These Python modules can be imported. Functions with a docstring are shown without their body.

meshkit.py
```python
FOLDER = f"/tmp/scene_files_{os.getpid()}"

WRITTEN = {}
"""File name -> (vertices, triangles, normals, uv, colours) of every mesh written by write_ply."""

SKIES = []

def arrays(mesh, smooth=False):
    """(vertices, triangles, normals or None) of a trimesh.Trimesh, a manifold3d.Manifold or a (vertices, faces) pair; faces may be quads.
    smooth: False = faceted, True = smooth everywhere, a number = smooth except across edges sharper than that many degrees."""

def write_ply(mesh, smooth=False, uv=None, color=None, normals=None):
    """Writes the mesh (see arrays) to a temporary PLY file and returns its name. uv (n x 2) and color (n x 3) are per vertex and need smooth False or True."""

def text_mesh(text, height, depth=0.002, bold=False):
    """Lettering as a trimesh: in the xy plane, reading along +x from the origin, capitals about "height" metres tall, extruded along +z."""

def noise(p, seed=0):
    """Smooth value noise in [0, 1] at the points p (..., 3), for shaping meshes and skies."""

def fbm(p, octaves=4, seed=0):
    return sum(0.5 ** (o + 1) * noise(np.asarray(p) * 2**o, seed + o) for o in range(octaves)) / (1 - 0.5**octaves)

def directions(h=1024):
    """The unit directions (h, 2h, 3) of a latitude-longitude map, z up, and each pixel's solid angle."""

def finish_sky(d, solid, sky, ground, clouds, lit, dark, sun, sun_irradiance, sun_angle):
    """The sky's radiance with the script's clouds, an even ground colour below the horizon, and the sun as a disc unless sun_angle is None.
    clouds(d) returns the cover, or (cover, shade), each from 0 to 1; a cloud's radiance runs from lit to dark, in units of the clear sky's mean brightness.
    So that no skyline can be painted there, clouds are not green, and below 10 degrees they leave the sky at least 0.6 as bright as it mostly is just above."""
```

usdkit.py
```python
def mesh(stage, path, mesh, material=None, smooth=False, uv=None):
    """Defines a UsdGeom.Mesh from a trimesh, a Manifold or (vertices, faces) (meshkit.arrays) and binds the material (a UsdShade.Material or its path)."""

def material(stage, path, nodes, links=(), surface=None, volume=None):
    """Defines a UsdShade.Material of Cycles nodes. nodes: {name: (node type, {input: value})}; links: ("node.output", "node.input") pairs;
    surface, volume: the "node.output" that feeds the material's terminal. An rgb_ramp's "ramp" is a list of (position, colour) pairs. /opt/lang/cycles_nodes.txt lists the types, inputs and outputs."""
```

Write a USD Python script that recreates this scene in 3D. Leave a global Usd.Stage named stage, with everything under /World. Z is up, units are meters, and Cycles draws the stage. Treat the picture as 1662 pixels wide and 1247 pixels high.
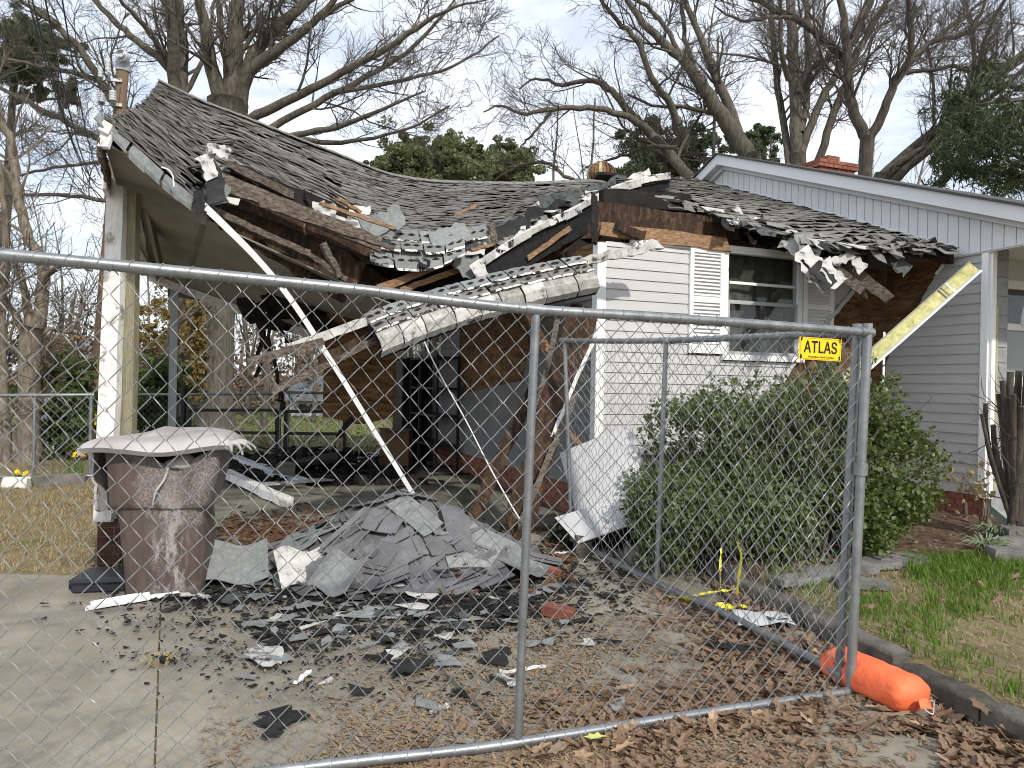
import math, random, numpy as np, trimesh, usdkit, meshkit
from shapely.geometry import Polygon, box as sbox, LineString, MultiPolygon, Point
from shapely import affinity
from pxr import Usd, UsdGeom, UsdLux, UsdShade, Gf, Sdf, Vt

stage = Usd.Stage.CreateInMemory()
UsdGeom.SetStageUpAxis(stage, UsdGeom.Tokens.z)
UsdGeom.SetStageMetersPerUnit(stage, 1.0)
UsdGeom.Xform.Define(stage, '/World')
UsdGeom.Scope.Define(stage, '/World/Looks')
rng = np.random.default_rng(7)
random.seed(7)

# ------------------------------------------------------------------ camera
ROLL, FPX, CAMZ = 0.018, 1250.0, 1.55
cr, sr = math.cos(ROLL), math.sin(ROLL)
cam = UsdGeom.Camera.Define(stage, '/World/camera')
cam.CreateHorizontalApertureAttr(36.0)
cam.CreateVerticalApertureAttr(27.0)
cam.CreateFocalLengthAttr(36.0 * FPX / 1662.0)
cam.CreateClippingRangeAttr(Gf.Vec2f(0.05, 2000))
cam.AddTransformOp().Set(Gf.Matrix4d(cr, 0, sr, 0, -sr, 0, cr, 0, 0, -1, 0, 0, 0, 0, CAMZ, 1))
cam.CreateExposureAttr(0.52)

# ------------------------------------------------------------------ sky and sun
SUN_AZ, SUN_EL = math.radians(153), math.radians(37)      # azimuth: atan2(x, y) of the direction towards the sun
usdkit.material(stage, '/World/Looks/sky_air', {
    'tc': ('texture_coordinate', {}),
    'sky': ('sky_texture', {'sky_type': 'single_scattering', 'sun_disc': False, 'sun_elevation': SUN_EL, 'sun_rotation': SUN_AZ, 'aerosol_density': 1.6}),
    'mp': ('mapping', {'scale': (1.0, 1.0, 2.6)}),
    'n': ('noise_texture', {'scale': 2.3, 'detail': 8, 'roughness': 0.62, 'distortion': 0.35}),
    'r': ('rgb_ramp', {'ramp': [(0.36, (0.30,) * 3), (0.48, (0.56,) * 3), (0.62, (1,) * 3)]}),
    'm': ('mix_color', {'b': (10.6, 11.2, 12.3)}),
    'bg': ('background_shader', {'strength': 0.088})},
    [('tc.generated', 'mp.vector'), ('mp.vector', 'n.vector'), ('n.fac', 'r.fac'), ('r.color', 'm.fac'), ('sky.color', 'm.a'), ('m.result', 'bg.color')],
    surface='bg.background')
dome = UsdLux.DomeLight.Define(stage, '/World/sky')
UsdShade.MaterialBindingAPI.Apply(dome.GetPrim()).Bind(UsdShade.Material.Get(stage, '/World/Looks/sky_air'))
dome.GetPrim().SetCustomDataByKey('kind', 'structure')
sun = UsdLux.DistantLight.Define(stage, '/World/sun')
sun.CreateNormalizeAttr(True); sun.CreateIntensityAttr(0.66); sun.CreateAngleAttr(2.0)
sun.CreateColorAttr(Gf.Vec3f(1.0, 0.95, 0.87))
sun.AddRotateXYZOp().Set(Gf.Vec3f(90 - math.degrees(SUN_EL), 0, 180 - math.degrees(SUN_AZ)))

# ------------------------------------------------------------------ helpers
def ray(px, py):
    u, v = (px - 831.0) / FPX, (623.5 - py) / FPX
    return np.array([u * cr - v * sr, 1.0, u * sr + v * cr])
def W(px, py, d):
    r = ray(px, py)
    return np.array([0, 0, CAMZ]) + r * d
def WZ(px, py, z):
    r = ray(px, py)
    return np.array([0, 0, CAMZ]) + r * ((z - CAMZ) / r[2])
def project(p):
    p = np.asarray(p, float)
    x, y, z = p[..., 0], p[..., 1], p[..., 2] - CAMZ
    u, v = x / y, z / y
    return np.stack([831 + FPX * (u * cr + v * sr), 623.5 - FPX * (-u * sr + v * cr)], -1)
def plane_hit(px, py, p0, n):
    r = ray(px, py); o = np.array([0, 0, CAMZ])
    return o + r * (np.dot(np.asarray(p0) - o, n) / np.dot(r, n))
C0 = np.array([.814, 7.43]); E2 = np.array([.9272, .3746]); N2 = np.array([-.3746, .9272])
def H(s, t, z):
    p = C0 + s * E2 + t * N2
    return np.array([p[0], p[1], z])
E3, N3, Z3 = np.array([*E2, 0.]), np.array([*N2, 0.]), np.array([0, 0, 1.])
def st(p):
    q = np.asarray(p)[:2] - C0
    return float(q @ E2), float(q @ N2)

def kerb_x(y): return 2.25 - .2917 * (y - 3.43)
def gz(x, y):
    x, y = np.asarray(x, float), np.asarray(y, float)
    z = np.interp(y, [-400, 3.6, 8.0, 10, 14, 30, 60, 400], [0, 0, .20, .24, .25, .45, .9, 4])
    side = np.clip((x - kerb_x(y) - .02) / .12, 0, 1) * np.clip((9 - y) / 1.5, 0, 1)
    lawn = np.interp(y, [-5, 3.0, 5.5, 7.6, 9], [.11, .12, .15, .13, .10])
    return z + side * lawn
def G(px, py):
    z = 0.1
    for _ in range(12):
        p = WZ(px, py, z); z = .5 * z + .5 * float(gz(p[0], p[1]))
    return np.array([p[0], p[1], float(gz(p[0], p[1]))])

def Gv(px, py):
    u, v = (np.asarray(px, float) - 831.0) / FPX, (623.5 - np.asarray(py, float)) / FPX
    rx, rz = u * cr - v * sr, u * sr + v * cr; z = np.full(u.shape, .1)
    for _ in range(10):
        k = (z - CAMZ) / rz; z = .5 * z + .5 * gz(rx * k, k)
    k = (z - CAMZ) / rz
    return np.stack([rx * k, k, gz(rx * k, k)], -1)
def clump(x, y, sc=2.4, sd=71, lo=.40, k=6.0): return np.clip((meshkit.fbm(np.stack([x * sc, y * sc, 0 * np.asarray(x)], -1), 3, sd) - lo) * k, .06, 1)
def nrm(a): a = np.asarray(a, float); return a / (np.linalg.norm(a) + 1e-12)
def join(ms):
    vs, fs, k = [], [], 0
    for v, f in ms:
        vs.append(v); fs.append(np.asarray(f) + k); k += len(v)
    return np.vstack(vs), np.vstack(fs)
BOXF = np.array([[0,2,1],[0,3,2],[4,5,6],[4,6,7],[0,1,5],[0,5,4],[1,2,6],[1,6,5],[2,3,7],[2,7,6],[3,0,4],[3,4,7]])
def hexa(c8): return np.asarray(c8, float), BOXF
def beam(a, b, w, h, up=(0, 0, 1)):
    a, b = np.asarray(a, float), np.asarray(b, float); d = nrm(b - a)
    s = nrm(np.cross(d, up)); u = np.cross(s, d)
    o = [-s*w/2-u*h/2, s*w/2-u*h/2, s*w/2+u*h/2, -s*w/2+u*h/2]
    return hexa([a + x for x in o] + [b + x for x in o])
def boxm(lo, hi):
    lo, hi = np.asarray(lo, float), np.asarray(hi, float)
    return hexa([(lo[0],lo[1],lo[2]),(hi[0],lo[1],lo[2]),(hi[0],hi[1],lo[2]),(lo[0],hi[1],lo[2]),(lo[0],lo[1],hi[2]),(hi[0],lo[1],hi[2]),(hi[0],hi[1],hi[2]),(lo[0],hi[1],hi[2])])
def hbox(s0, s1, t0, t1, z0, z1):
    v, f = boxm((s0, t0, z0), (s1, t1, z1))
    return np.array([H(*p) for p in v]), f
def rough_board(a, b, w, h, seed=0, up=(0, 0, 1), n=9, jag=.35, wob=.0035):
    """a broken board: a beam of n sections with uneven edges and splintered ends"""
    r = np.random.default_rng(seed); a, b = np.asarray(a, float), np.asarray(b, float); d = nrm(b - a)
    s = nrm(np.cross(d, up)); u = np.cross(s, d); L = np.linalg.norm(b - a)
    rows = []
    for i in range(n):
        t = i / (n - 1); c = a + (b - a) * t + s * r.normal(0, wob) + u * r.normal(0, wob)
        ww, hh = w * (1 + r.uniform(-.12, .06)), h * (1 + r.uniform(-.15, .05))
        for sx, sy in ((-1,-1),(-.3,-1),(.35,-1),(1,-1),(1,1),(.3,1),(-.35,1),(-1,1)):
            e = d * (r.uniform(-jag, jag) * w * (1 if i in (0, n - 1) else .0))
            rows.append(c + s * ww / 2 * sx + u * hh / 2 * sy + e)
    v = np.array(rows); f = []
    k = 8
    for i in range(n - 1):
        for j in range(k):
            p, q = i*k+j, i*k+(j+1) % k
            f += [[p, q, q+k], [p, q+k, p+k]]
    for j in range(1, k - 1):
        f += [[0, j+1, j], [(n-1)*k, (n-1)*k+j, (n-1)*k+j+1]]
    return v, np.array(f)
def frames(P):
    T = np.gradient(P, axis=-2); T /= np.linalg.norm(T, axis=-1, keepdims=True) + 1e-12
    ref = np.where(np.abs(T[..., :1, 2:]).mean(-2, keepdims=True) < .85, np.array([0, 0, 1.]), np.array([1., 0, 0]))
    A = np.cross(T, np.broadcast_to(ref, T.shape)); A /= np.linalg.norm(A, axis=-1, keepdims=True) + 1e-12
    return T, A, np.cross(T, A)
def tubes(P, R, sides=4):
    """P (B,n,3), R (B,n): many tubes as one mesh, closed to a point at the end"""
    P = np.asarray(P, float); R = np.asarray(R, float)
    if P.ndim == 2: P, R = P[None], np.broadcast_to(R, P.shape[:1])[None]
    B, n, _ = P.shape
    T, A, C = frames(P)
    g = np.arange(sides) * 2 * np.pi / sides
    V = P[:, :, None] + R[:, :, None, None] * (np.cos(g)[None, None, :, None] * A[:, :, None] + np.sin(g)[None, None, :, None] * C[:, :, None])
    i, j = np.meshgrid(np.arange(n - 1), np.arange(sides), indexing='ij')
    q = np.stack([i*sides+j, (i+1)*sides+j, (i+1)*sides+(j+1) % sides, i*sides+(j+1) % sides], -1).reshape(-1, 4)
    f = np.vstack([q[:, [0, 2, 1]], q[:, [0, 3, 2]]])
    caps = [[0, k, k+1] for k in range(1, sides - 1)] + [[(n-1)*sides, (n-1)*sides+k+1, (n-1)*sides+k] for k in range(1, sides - 1)]
    f = np.vstack([f, np.array(caps)])
    F = (f[None] + (np.arange(B) * n * sides)[:, None, None]).reshape(-1, 3)
    return V.reshape(-1, 3), F
def spline(pts, n):
    from scipy.interpolate import PchipInterpolator, CubicSpline
    pts = np.asarray(pts, float); t = np.r_[0, np.cumsum(np.linalg.norm(np.diff(pts[:, :3], axis=0), axis=1))]
    if len(pts) < 3: return np.stack([np.interp(np.linspace(0, t[-1], n), t, c) for c in pts.T], 1)
    return PchipInterpolator(t, pts)(np.linspace(0, t[-1], n))
def slab(Gd, th, up=None):
    """grid (m,n,3) as a sheet of thickness th (along -normal)"""
    Gd = np.asarray(Gd, float); m, n, _ = Gd.shape
    du, dv = np.gradient(Gd, axis=0), np.gradient(Gd, axis=1)
    nn = np.cross(du, dv); nn /= np.linalg.norm(nn, axis=-1, keepdims=True) + 1e-12
    if up is not None: nn *= np.sign((nn * np.asarray(up)).sum(-1, keepdims=True) + 1e-9)
    v = np.vstack([Gd.reshape(-1, 3), (Gd - nn * th).reshape(-1, 3)]); N = m * n; f = []
    i, j = np.meshgrid(np.arange(m - 1), np.arange(n - 1), indexing='ij'); a = (i * n + j).ravel(); b, c, d = a + 1, a + n + 1, a + n
    f = [np.stack([a, d, c], 1), np.stack([a, c, b], 1), np.stack([a, c, d], 1) + N, np.stack([a, b, c], 1) + N]
    rim = np.r_[np.arange(n), np.arange(1, m) * n + n - 1, (m - 1) * n + np.arange(n - 2, -1, -1), np.arange(m - 2, 0, -1) * n]
    r2 = np.roll(rim, -1)
    f += [np.stack([rim, r2, r2 + N], 1), np.stack([rim, r2 + N, rim + N], 1)]
    return v, np.vstack(f)
def poly_prism(poly, depth=1.0):
    """shapely polygon -> list of (v, f), extruded 0..depth"""
    out = []
    for g in getattr(poly, 'geoms', [poly]):
        if g.geom_type == 'Polygon' and g.area > 1e-5:
            m = trimesh.creation.extrude_polygon(g, depth, engine='earcut'); out.append((np.array(m.vertices), np.array(m.faces)))
    return out
def flat_poly(pts3, th):
    """a convex or star-shaped 3-D outline as a thin plate"""
    p = np.asarray(pts3, float); c = p.mean(0); n = np.zeros(3)
    for i in range(len(p)): n += np.cross(p[i] - c, p[(i + 1) % len(p)] - c)
    n = nrm(n)
    if n[2] < 0: p, n = p[::-1], -n
    k = len(p); c = p.mean(0)
    v = np.vstack([p, [c], p - n * th, [c - n * th]]); f = []
    for i in range(k):
        j = (i + 1) % k
        f += [[i, j, k], [k+1+j, k+1+i, 2*k+1], [i, k+1+i, k+1+j], [i, k+1+j, j]]
    return v, np.array(f)

used = {}
def name_in(parent, name):
    k = used.setdefault((parent, name), 0); used[(parent, name)] += 1
    return f'{parent}/{name}' if k == 0 else f'{parent}/{name}_{k:03d}'
MESHES = 0
def put(path, mesh, mat, smooth=False):
    return usdkit.mesh(stage, path, mesh, MATS[mat], smooth=smooth)
def data(prim, label=None, cat=None, group=None, kind=None):
    for k, v in (('label', label), ('category', cat), ('group', group), ('kind', kind)):
        if v: prim.SetCustomDataByKey(k, v)
class Thing:
    def __init__(self, name, label, cat, base=(0, 0, 0), group=None, kind=None):
        self.path = name_in('/World', name); self.base = np.asarray(base, float)
        x = UsdGeom.Xform.Define(stage, self.path); x.AddTranslateOp().Set(Gf.Vec3d(*map(float, self.base)))
        data(x.GetPrim(), label, cat, group, kind)
    def part(self, name, mesh, mat, parent=None, smooth=False, label=None, kind=None):
        v, f = mesh
        p = name_in(parent or self.path, name)
        m = put(p, (np.asarray(v) - self.base, f), mat, smooth); data(m.GetPrim(), label=label, kind=kind)
        return p
def twig_curves(th, name, sets, mat):
    p = name_in(th.path, name); c = UsdGeom.BasisCurves.Define(stage, p); c.CreateTypeAttr('linear')
    P = np.concatenate([a.reshape(-1, 3) for a, _ in sets]) - th.base; R = np.concatenate([r.ravel() for _, r in sets])
    c.CreatePointsAttr(Vt.Vec3fArray.FromNumpy(P.astype(np.float32)))
    c.CreateCurveVertexCountsAttr(Vt.IntArray.FromNumpy(np.concatenate([np.full(len(a), a.shape[1], np.int32) for a, _ in sets])))
    c.CreateWidthsAttr(Vt.FloatArray.FromNumpy((2 * R).astype(np.float32))); c.SetWidthsInterpolation('vertex')
    UsdShade.MaterialBindingAPI.Apply(c.GetPrim()).Bind(MATS[mat]); data(c.GetPrim(), kind='stuff')
def solo(name, mesh, mat, label, cat, group=None, smooth=False, kind=None):
    p = name_in('/World', name); m = put(p, mesh, mat, smooth); data(m.GetPrim(), label, cat, group, kind); return p
def struct(name, mesh, mat, smooth=False):
    p = name_in('/World', name); m = put(p, mesh, mat, smooth); data(m.GetPrim(), kind='structure'); return p

# ------------------------------------------------------------------ materials
MATS = {}
def M(name, ramp, scale=6, rough=.75, detail=6, bump=0, bscale=None, bdist=.02, metallic=0, vary=0, island=False, stretch=None, spec=.3, trans=0, distortion=0, second=None, coords='position'):
    """ramp: colours driven by noise on position. second: (ramp positions/colours, scale) patches on top. vary: +-value per object (or per island)"""
    nd = {'g': ('geometry', {}), 'n': ('noise_texture', {'scale': scale, 'detail': detail, 'roughness': .6, 'distortion': distortion}),
          'r': ('rgb_ramp', {'ramp': ramp}), 'p': ('principled_bsdf', {'roughness': rough, 'metallic': metallic, 'specular_ior_level': spec})}
    lk = [('n.fac', 'r.fac')]
    src = 'g.position'
    if stretch:
        nd['mp'] = ('mapping', {'scale': stretch}); lk.append((src, 'mp.vector')); lk.append(('mp.vector', 'n.vector'))
    else: lk.append((src, 'n.vector'))
    col = 'r.color'
    if second:
        nd['n2'] = ('noise_texture', {'scale': second[2], 'detail': 5, 'roughness': .65, 'distortion': .4}); lk.append((src, 'n2.vector'))
        nd['r2'] = ('rgb_ramp', {'ramp': [(second[0], (0, 0, 0)), (second[1], (1, 1, 1))]}); lk.append(('n2.fac', 'r2.fac'))
        nd['m2'] = ('mix_color', {'b': second[3]}); lk += [('r2.color', 'm2.fac'), (col, 'm2.a')]; col = 'm2.result'
    if vary:
        nd['oi'] = ('object_info', {})
        nd['mr'] = ('map_range', {'to_min': 1 - vary, 'to_max': 1 + vary})
        lk.append(('g.random_per_island' if island else 'oi.random', 'mr.value'))
        nd['hv'] = ('hsv', {}); lk += [('mr.result', 'hv.value'), (col, 'hv.color')]; col = 'hv.color'
    lk.append((col, 'p.base_color'))
    if bump:
        nd['nb'] = ('noise_texture', {'scale': bscale or scale * 4, 'detail': 5, 'roughness': .65}); lk.append(('mp.vector' if stretch else src, 'nb.vector'))
        nd['b'] = ('bump', {'strength': bump, 'distance': bdist}); lk += [('nb.fac', 'b.height'), ('b.normal', 'p.normal')]
    surf = 'p.BSDF'
    if trans:
        nd['tr'] = ('translucent_bsdf', {}); nd['mx'] = ('mix_closure', {'fac': trans}); lk += [(col, 'tr.color'), ('p.BSDF', 'mx.closure1'), ('tr.BSDF', 'mx.closure2')]; surf = 'mx.closure'
    MATS[name] = usdkit.material(stage, f'/World/Looks/{name}', nd, lk, surface=surf); return name
def palette(name, cols, rough=.8, vary=.25, island=True, trans=0, spec=.3, fine=None, bump=0):
    """each island (or object) takes one colour of a list"""
    k = len(cols)
    nd = {'g': ('geometry', {}), 'oi': ('object_info', {}), 'r': ('rgb_ramp', {'ramp': [(i / k + 1e-4 * (i > 0), c) for i, c in enumerate(cols)], 'interpolate': False}),
          'w': ('white_noise_texture', {'dimensions': '1D'}), 'mr': ('map_range', {'to_min': 1 - vary, 'to_max': 1 + vary}), 'hv': ('hsv', {}),
          'n': ('noise_texture', {'scale': fine or 60, 'detail': 5, 'roughness': .7}), 'nr': ('map_range', {'from_min': .3, 'from_max': .7, 'to_min': .72, 'to_max': 1.25}), 'hv2': ('hsv', {}),
          'p': ('principled_bsdf', {'roughness': rough, 'specular_ior_level': spec})}
    s = 'g.random_per_island' if island else 'oi.random'
    lk = [(s, 'r.fac'), (s, 'w.w'), ('w.value', 'mr.value'), ('mr.result', 'hv.value'), ('r.color', 'hv.color'), ('g.position', 'n.vector'), ('n.fac', 'nr.value'), ('nr.result', 'hv2.value'), ('hv.color', 'hv2.color'), ('hv2.color', 'p.base_color')]
    if bump:
        nd['b'] = ('bump', {'strength': bump, 'distance': .004}); lk += [('n.fac', 'b.height'), ('b.normal', 'p.normal')]
    surf = 'p.BSDF'
    if trans:
        nd['tr'] = ('translucent_bsdf', {}); nd['mx'] = ('mix_closure', {'fac': trans}); lk += [('hv2.color', 'tr.color'), ('p.BSDF', 'mx.closure1'), ('tr.BSDF', 'mx.closure2')]; surf = 'mx.closure'
    MATS[name] = usdkit.material(stage, f'/World/Looks/{name}', nd, lk, surface=surf); return name
def g3(v, w=0): return (v * (1 + w), v, v * (1 - w))

M('soil', [(.3, (.10, .075, .045)), (.5, (.20, .155, .085)), (.7, (.14, .125, .055))], 1.7, .95, bump=.5, bscale=30, second=(.56, .66, 2.2, (.10, .115, .035)))
M('concrete', [(.25, (.12, .105, .08)), (.45, (.215, .192, .15)), (.6, (.285, .256, .203)), (.75, (.35, .315, .25))], 1.1, .9, bump=.35, bscale=90, bdist=.01, second=(.52, .74, 3.1, (.125, .116, .096)), vary=.04)
M('carport_floor', [(.3, (.10, .10, .075)), (.5, (.16, .155, .115)), (.7, (.21, .2, .16))], 1.5, .6, bump=.2, bscale=60, second=(.5, .65, 2.5, (.07, .06, .05)))
M('kerb_stone', [(.3, (.045, .042, .034)), (.5, (.095, .088, .073)), (.7, (.15, .14, .118))], 5, .95, bump=.8, bscale=28, vary=.15)
M('garden_stone', [(.3, (.10, .095, .085)), (.6, (.18, .172, .158)), (.8, (.25, .24, .22))], 6, .95, bump=.7, bscale=30, vary=.12)
M('mulch_soil', [(.3, (.05, .03, .02)), (.55, (.13, .08, .055)), (.75, (.20, .13, .09))], 9, .95, bump=.9, bscale=40)
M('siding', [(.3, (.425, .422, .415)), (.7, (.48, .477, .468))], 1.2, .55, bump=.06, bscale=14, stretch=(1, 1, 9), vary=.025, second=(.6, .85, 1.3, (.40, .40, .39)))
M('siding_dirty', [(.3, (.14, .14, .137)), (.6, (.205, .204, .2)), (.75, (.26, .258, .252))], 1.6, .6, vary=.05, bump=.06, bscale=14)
M('white_trim', [(.3, (.68, .685, .67)), (.7, (.78, .78, .77))], 2.2, .5, vary=.02, second=(.63, .8, 6, (.55, .53, .42)))
M('gable_white', [(.3, (.57, .575, .58)), (.7, (.64, .645, .65))], 1.0, .5, vary=.02, second=(.62, .9, 1.2, (.50, .51, .51)))
M('soffit', [(.3, (.19, .175, .145)), (.6, (.26, .24, .205)), (.8, (.31, .29, .25))], 1.3, .8, second=(.55, .72, 2.0, (.19, .165, .13)))
M('sheathing', [(.25, (.035, .018, .009)), (.45, (.11, .058, .026)), (.6, (.20, .115, .052)), (.8, (.27, .17, .085))], 3.2, .9, distortion=1.6, stretch=(1, 1, 3.2), bump=.7, bscale=22)
M('char', [(.3, (.008, .007, .006)), (.6, (.018, .015, .013)), (.8, (.045, .035, .028))], 6, .85, bump=.8, bscale=30)
M('char_wood', [(.3, (.012, .008, .006)), (.5, (.045, .026, .016)), (.68, (.11, .062, .034)), (.85, (.17, .10, .055))], 7, .85, stretch=(3, 3, 1.2), bump=.8, bscale=30, distortion=.8)
M('old_wood', [(.3, (.035, .027, .021)), (.45, (.105, .082, .064)), (.6, (.19, .158, .127)), (.78, (.30, .262, .22))], 10, .9, stretch=(2.2, 2.2, 6), bump=.8, bscale=36, distortion=.6, vary=.12)
M('raw_wood', [(.25, (.10, .05, .026)), (.5, (.26, .155, .085)), (.72, (.42, .285, .175))], 9, .85, stretch=(1.5, 1.5, 8), bump=.5, bscale=36, distortion=.8, second=(.56, .68, 4, (.10, .055, .03)))
M('treated_wood', [(.3, (.155, .14, .085)), (.55, (.26, .235, .155)), (.75, (.33, .30, .2))], 7, .85, stretch=(7, 7, .7), distortion=1.3, bump=.3)
M('painted_wood', [(.3, (.55, .54, .52)), (.55, (.7, .69, .66)), (.75, (.74, .735, .71))], 6, .7, stretch=(4, 4, 1.2), second=(.56, .64, 6, (.30, .28, .25)), bump=.25)
M('flaky_white', [(.3, (.6, .58, .54)), (.7, (.76, .745, .72))], 9, .8, second=(.50, .56, 10, (.02, .02, .02)), bump=.6)
M('brick', [(.3, (.155, .058, .038)), (.6, (.25, .095, .062)), (.8, (.31, .13, .085))], 12, .9, bump=.5, bscale=70, vary=.22)
M('brick_dark', [(.3, (.07, .03, .02)), (.6, (.125, .058, .04)), (.8, (.19, .10, .07))], 9, .9, bump=.5, bscale=70, vary=.2)
M('mortar', [(.3, (.24, .21, .18)), (.7, (.34, .31, .27))], 20, .95, bump=.4)
M('grey_brick', [(.3, (.22, .225, .23)), (.7, (.30, .305, .31))], 10, .85, bump=.3, vary=.08)
M('shingle', [(.26, (.115, .110, .10)), (.44, (.165, .158, .145)), (.6, (.205, .197, .18)), (.8, (.255, .245, .222))], 16, .95, bump=.6, bscale=120, bdist=.006, vary=.17)
M('shingle_field', [(.26, (.115, .110, .10)), (.44, (.165, .158, .145)), (.6, (.205, .197, .18)), (.8, (.255, .245, .222))], 16, .95, bump=.6, bscale=120, bdist=.006, vary=.17, island=True)
M('shingle_worn', [(.3, (.20, .195, .18)), (.5, (.31, .30, .275)), (.7, (.44, .43, .395))], 20, .95, bump=.7, bscale=150, bdist=.006, vary=.18)
M('shingle_clean', [(.3, (.15, .16, .158)), (.6, (.215, .225, .22)), (.8, (.29, .295, .285))], 22, .95, bump=.6, bscale=180, bdist=.005, vary=.2)
M('shingle_white', [(.35, (.05, .05, .05)), (.45, (.42, .405, .38)), (.7, (.60, .585, .55))], 9, .9, bump=.5, bscale=60)
M('shingle_under', [(.3, (.095, .093, .097)), (.6, (.135, .132, .138)), (.8, (.18, .176, .18))], 9, .85, bump=.25, bscale=60, vary=.18)
M('roof_gap', [(.3, (.05, .048, .046)), (.7, (.09, .087, .083))], 10, .95)
M('felt', [(.3, (.009, .009, .009)), (.7, (.028, .027, .027))], 10, .9, bump=.6, bscale=40, vary=.4)
M('tar_green', [(.3, (.03, .034, .033)), (.6, (.085, .095, .092)), (.8, (.13, .14, .135))], 8, .8, bump=.7, bscale=20, second=(.55, .6, 9, (.015, .015, .015)))
M('galvanized', [(.3, (.19, .20, .208)), (.6, (.275, .288, .295)), (.8, (.38, .39, .395))], 12, .42, metallic=.7, bump=.08, bscale=60, vary=.08)
M('wire', [(.3, (.2, .205, .208)), (.7, (.30, .305, .31))], 20, .45, metallic=.5)
M('fence_black', [(.3, (.012, .013, .014)), (.7, (.03, .03, .032))], 12, .5)
M('bin_plastic', [(.3, (.075, .052, .043)), (.6, (.10, .072, .06)), (.8, (.125, .093, .08))], 4, .5, bump=.15, bscale=50, second=(.56, .60, 3.2, (.26, .225, .215)))
M('bin_melted', [(.35, (.085, .06, .052)), (.5, (.19, .155, .145)), (.64, (.42, .38, .37))], 30, .6, bump=.9, bscale=70, second=(.52, .58, 4.2, (.075, .052, .043)))
M('bin_lid', [(.3, (.29, .26, .25)), (.55, (.40, .377, .37)), (.8, (.47, .447, .44))], 3, .55, bump=.3, bscale=18)
M('black_plastic', [(.3, (.012, .013, .016)), (.7, (.028, .03, .035))], 6, .38, bump=.1)
M('white_metal', [(.3, (.66, .665, .66)), (.7, (.76, .765, .76))], 3, .4, bump=.1)
M('white_board', [(.25, (.33, .33, .325)), (.5, (.46, .465, .47)), (.75, (.55, .555, .56))], 1.6, .7, bump=.25, bscale=20, second=(.62, .7, 5, (.33, .31, .29)))
M('pollen', [(.3, (.30, .29, .13)), (.55, (.55, .52, .24)), (.75, (.68, .66, .40))], 14, .9, bump=.6)
M('orange', [(.3, (.74, .135, .05)), (.7, (.86, .18, .07))], 5, .55, bump=.5, bscale=16, second=(.64, .74, 5, (.60, .10, .04)))
M('orange_paint', [(.3, (.7, .13, .06)), (.7, (.8, .2, .12))], 9, .6)
M('yellow_tape', [(.3, (.72, .62, .03)), (.7, (.82, .74, .06))], 6, .4)
M('sign_yellow', [(.3, (.83, .52, .012)), (.7, (.88, .57, .02))], 6, .45)
M('ink', [(.3, (.008,) * 3), (.7, (.012,) * 3)], 6, .6)
M('bark', [(.25, (.042, .035, .028)), (.45, (.088, .076, .06)), (.6, (.132, .117, .094)), (.8, (.185, .168, .135))], 7, .95, stretch=(3, 3, .6), bump=.9, bscale=22, second=(.6, .7, 2.4, (.15, .155, .10)))
M('bark_light', [(.25, (.085, .070, .052)), (.45, (.165, .138, .104)), (.6, (.235, .2, .155)), (.8, (.29, .255, .205))], 7, .95, stretch=(4, 4, .8), bump=1, bscale=24)
M('bark_dark', [(.25, (.025, .02, .017)), (.5, (.075, .062, .05)), (.8, (.15, .13, .105))], 6, .95, stretch=(3, 3, .7), bump=.8, bscale=20)
M('twig', [(.3, (.05, .042, .034)), (.7, (.105, .09, .074))], 3, .95)
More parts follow.
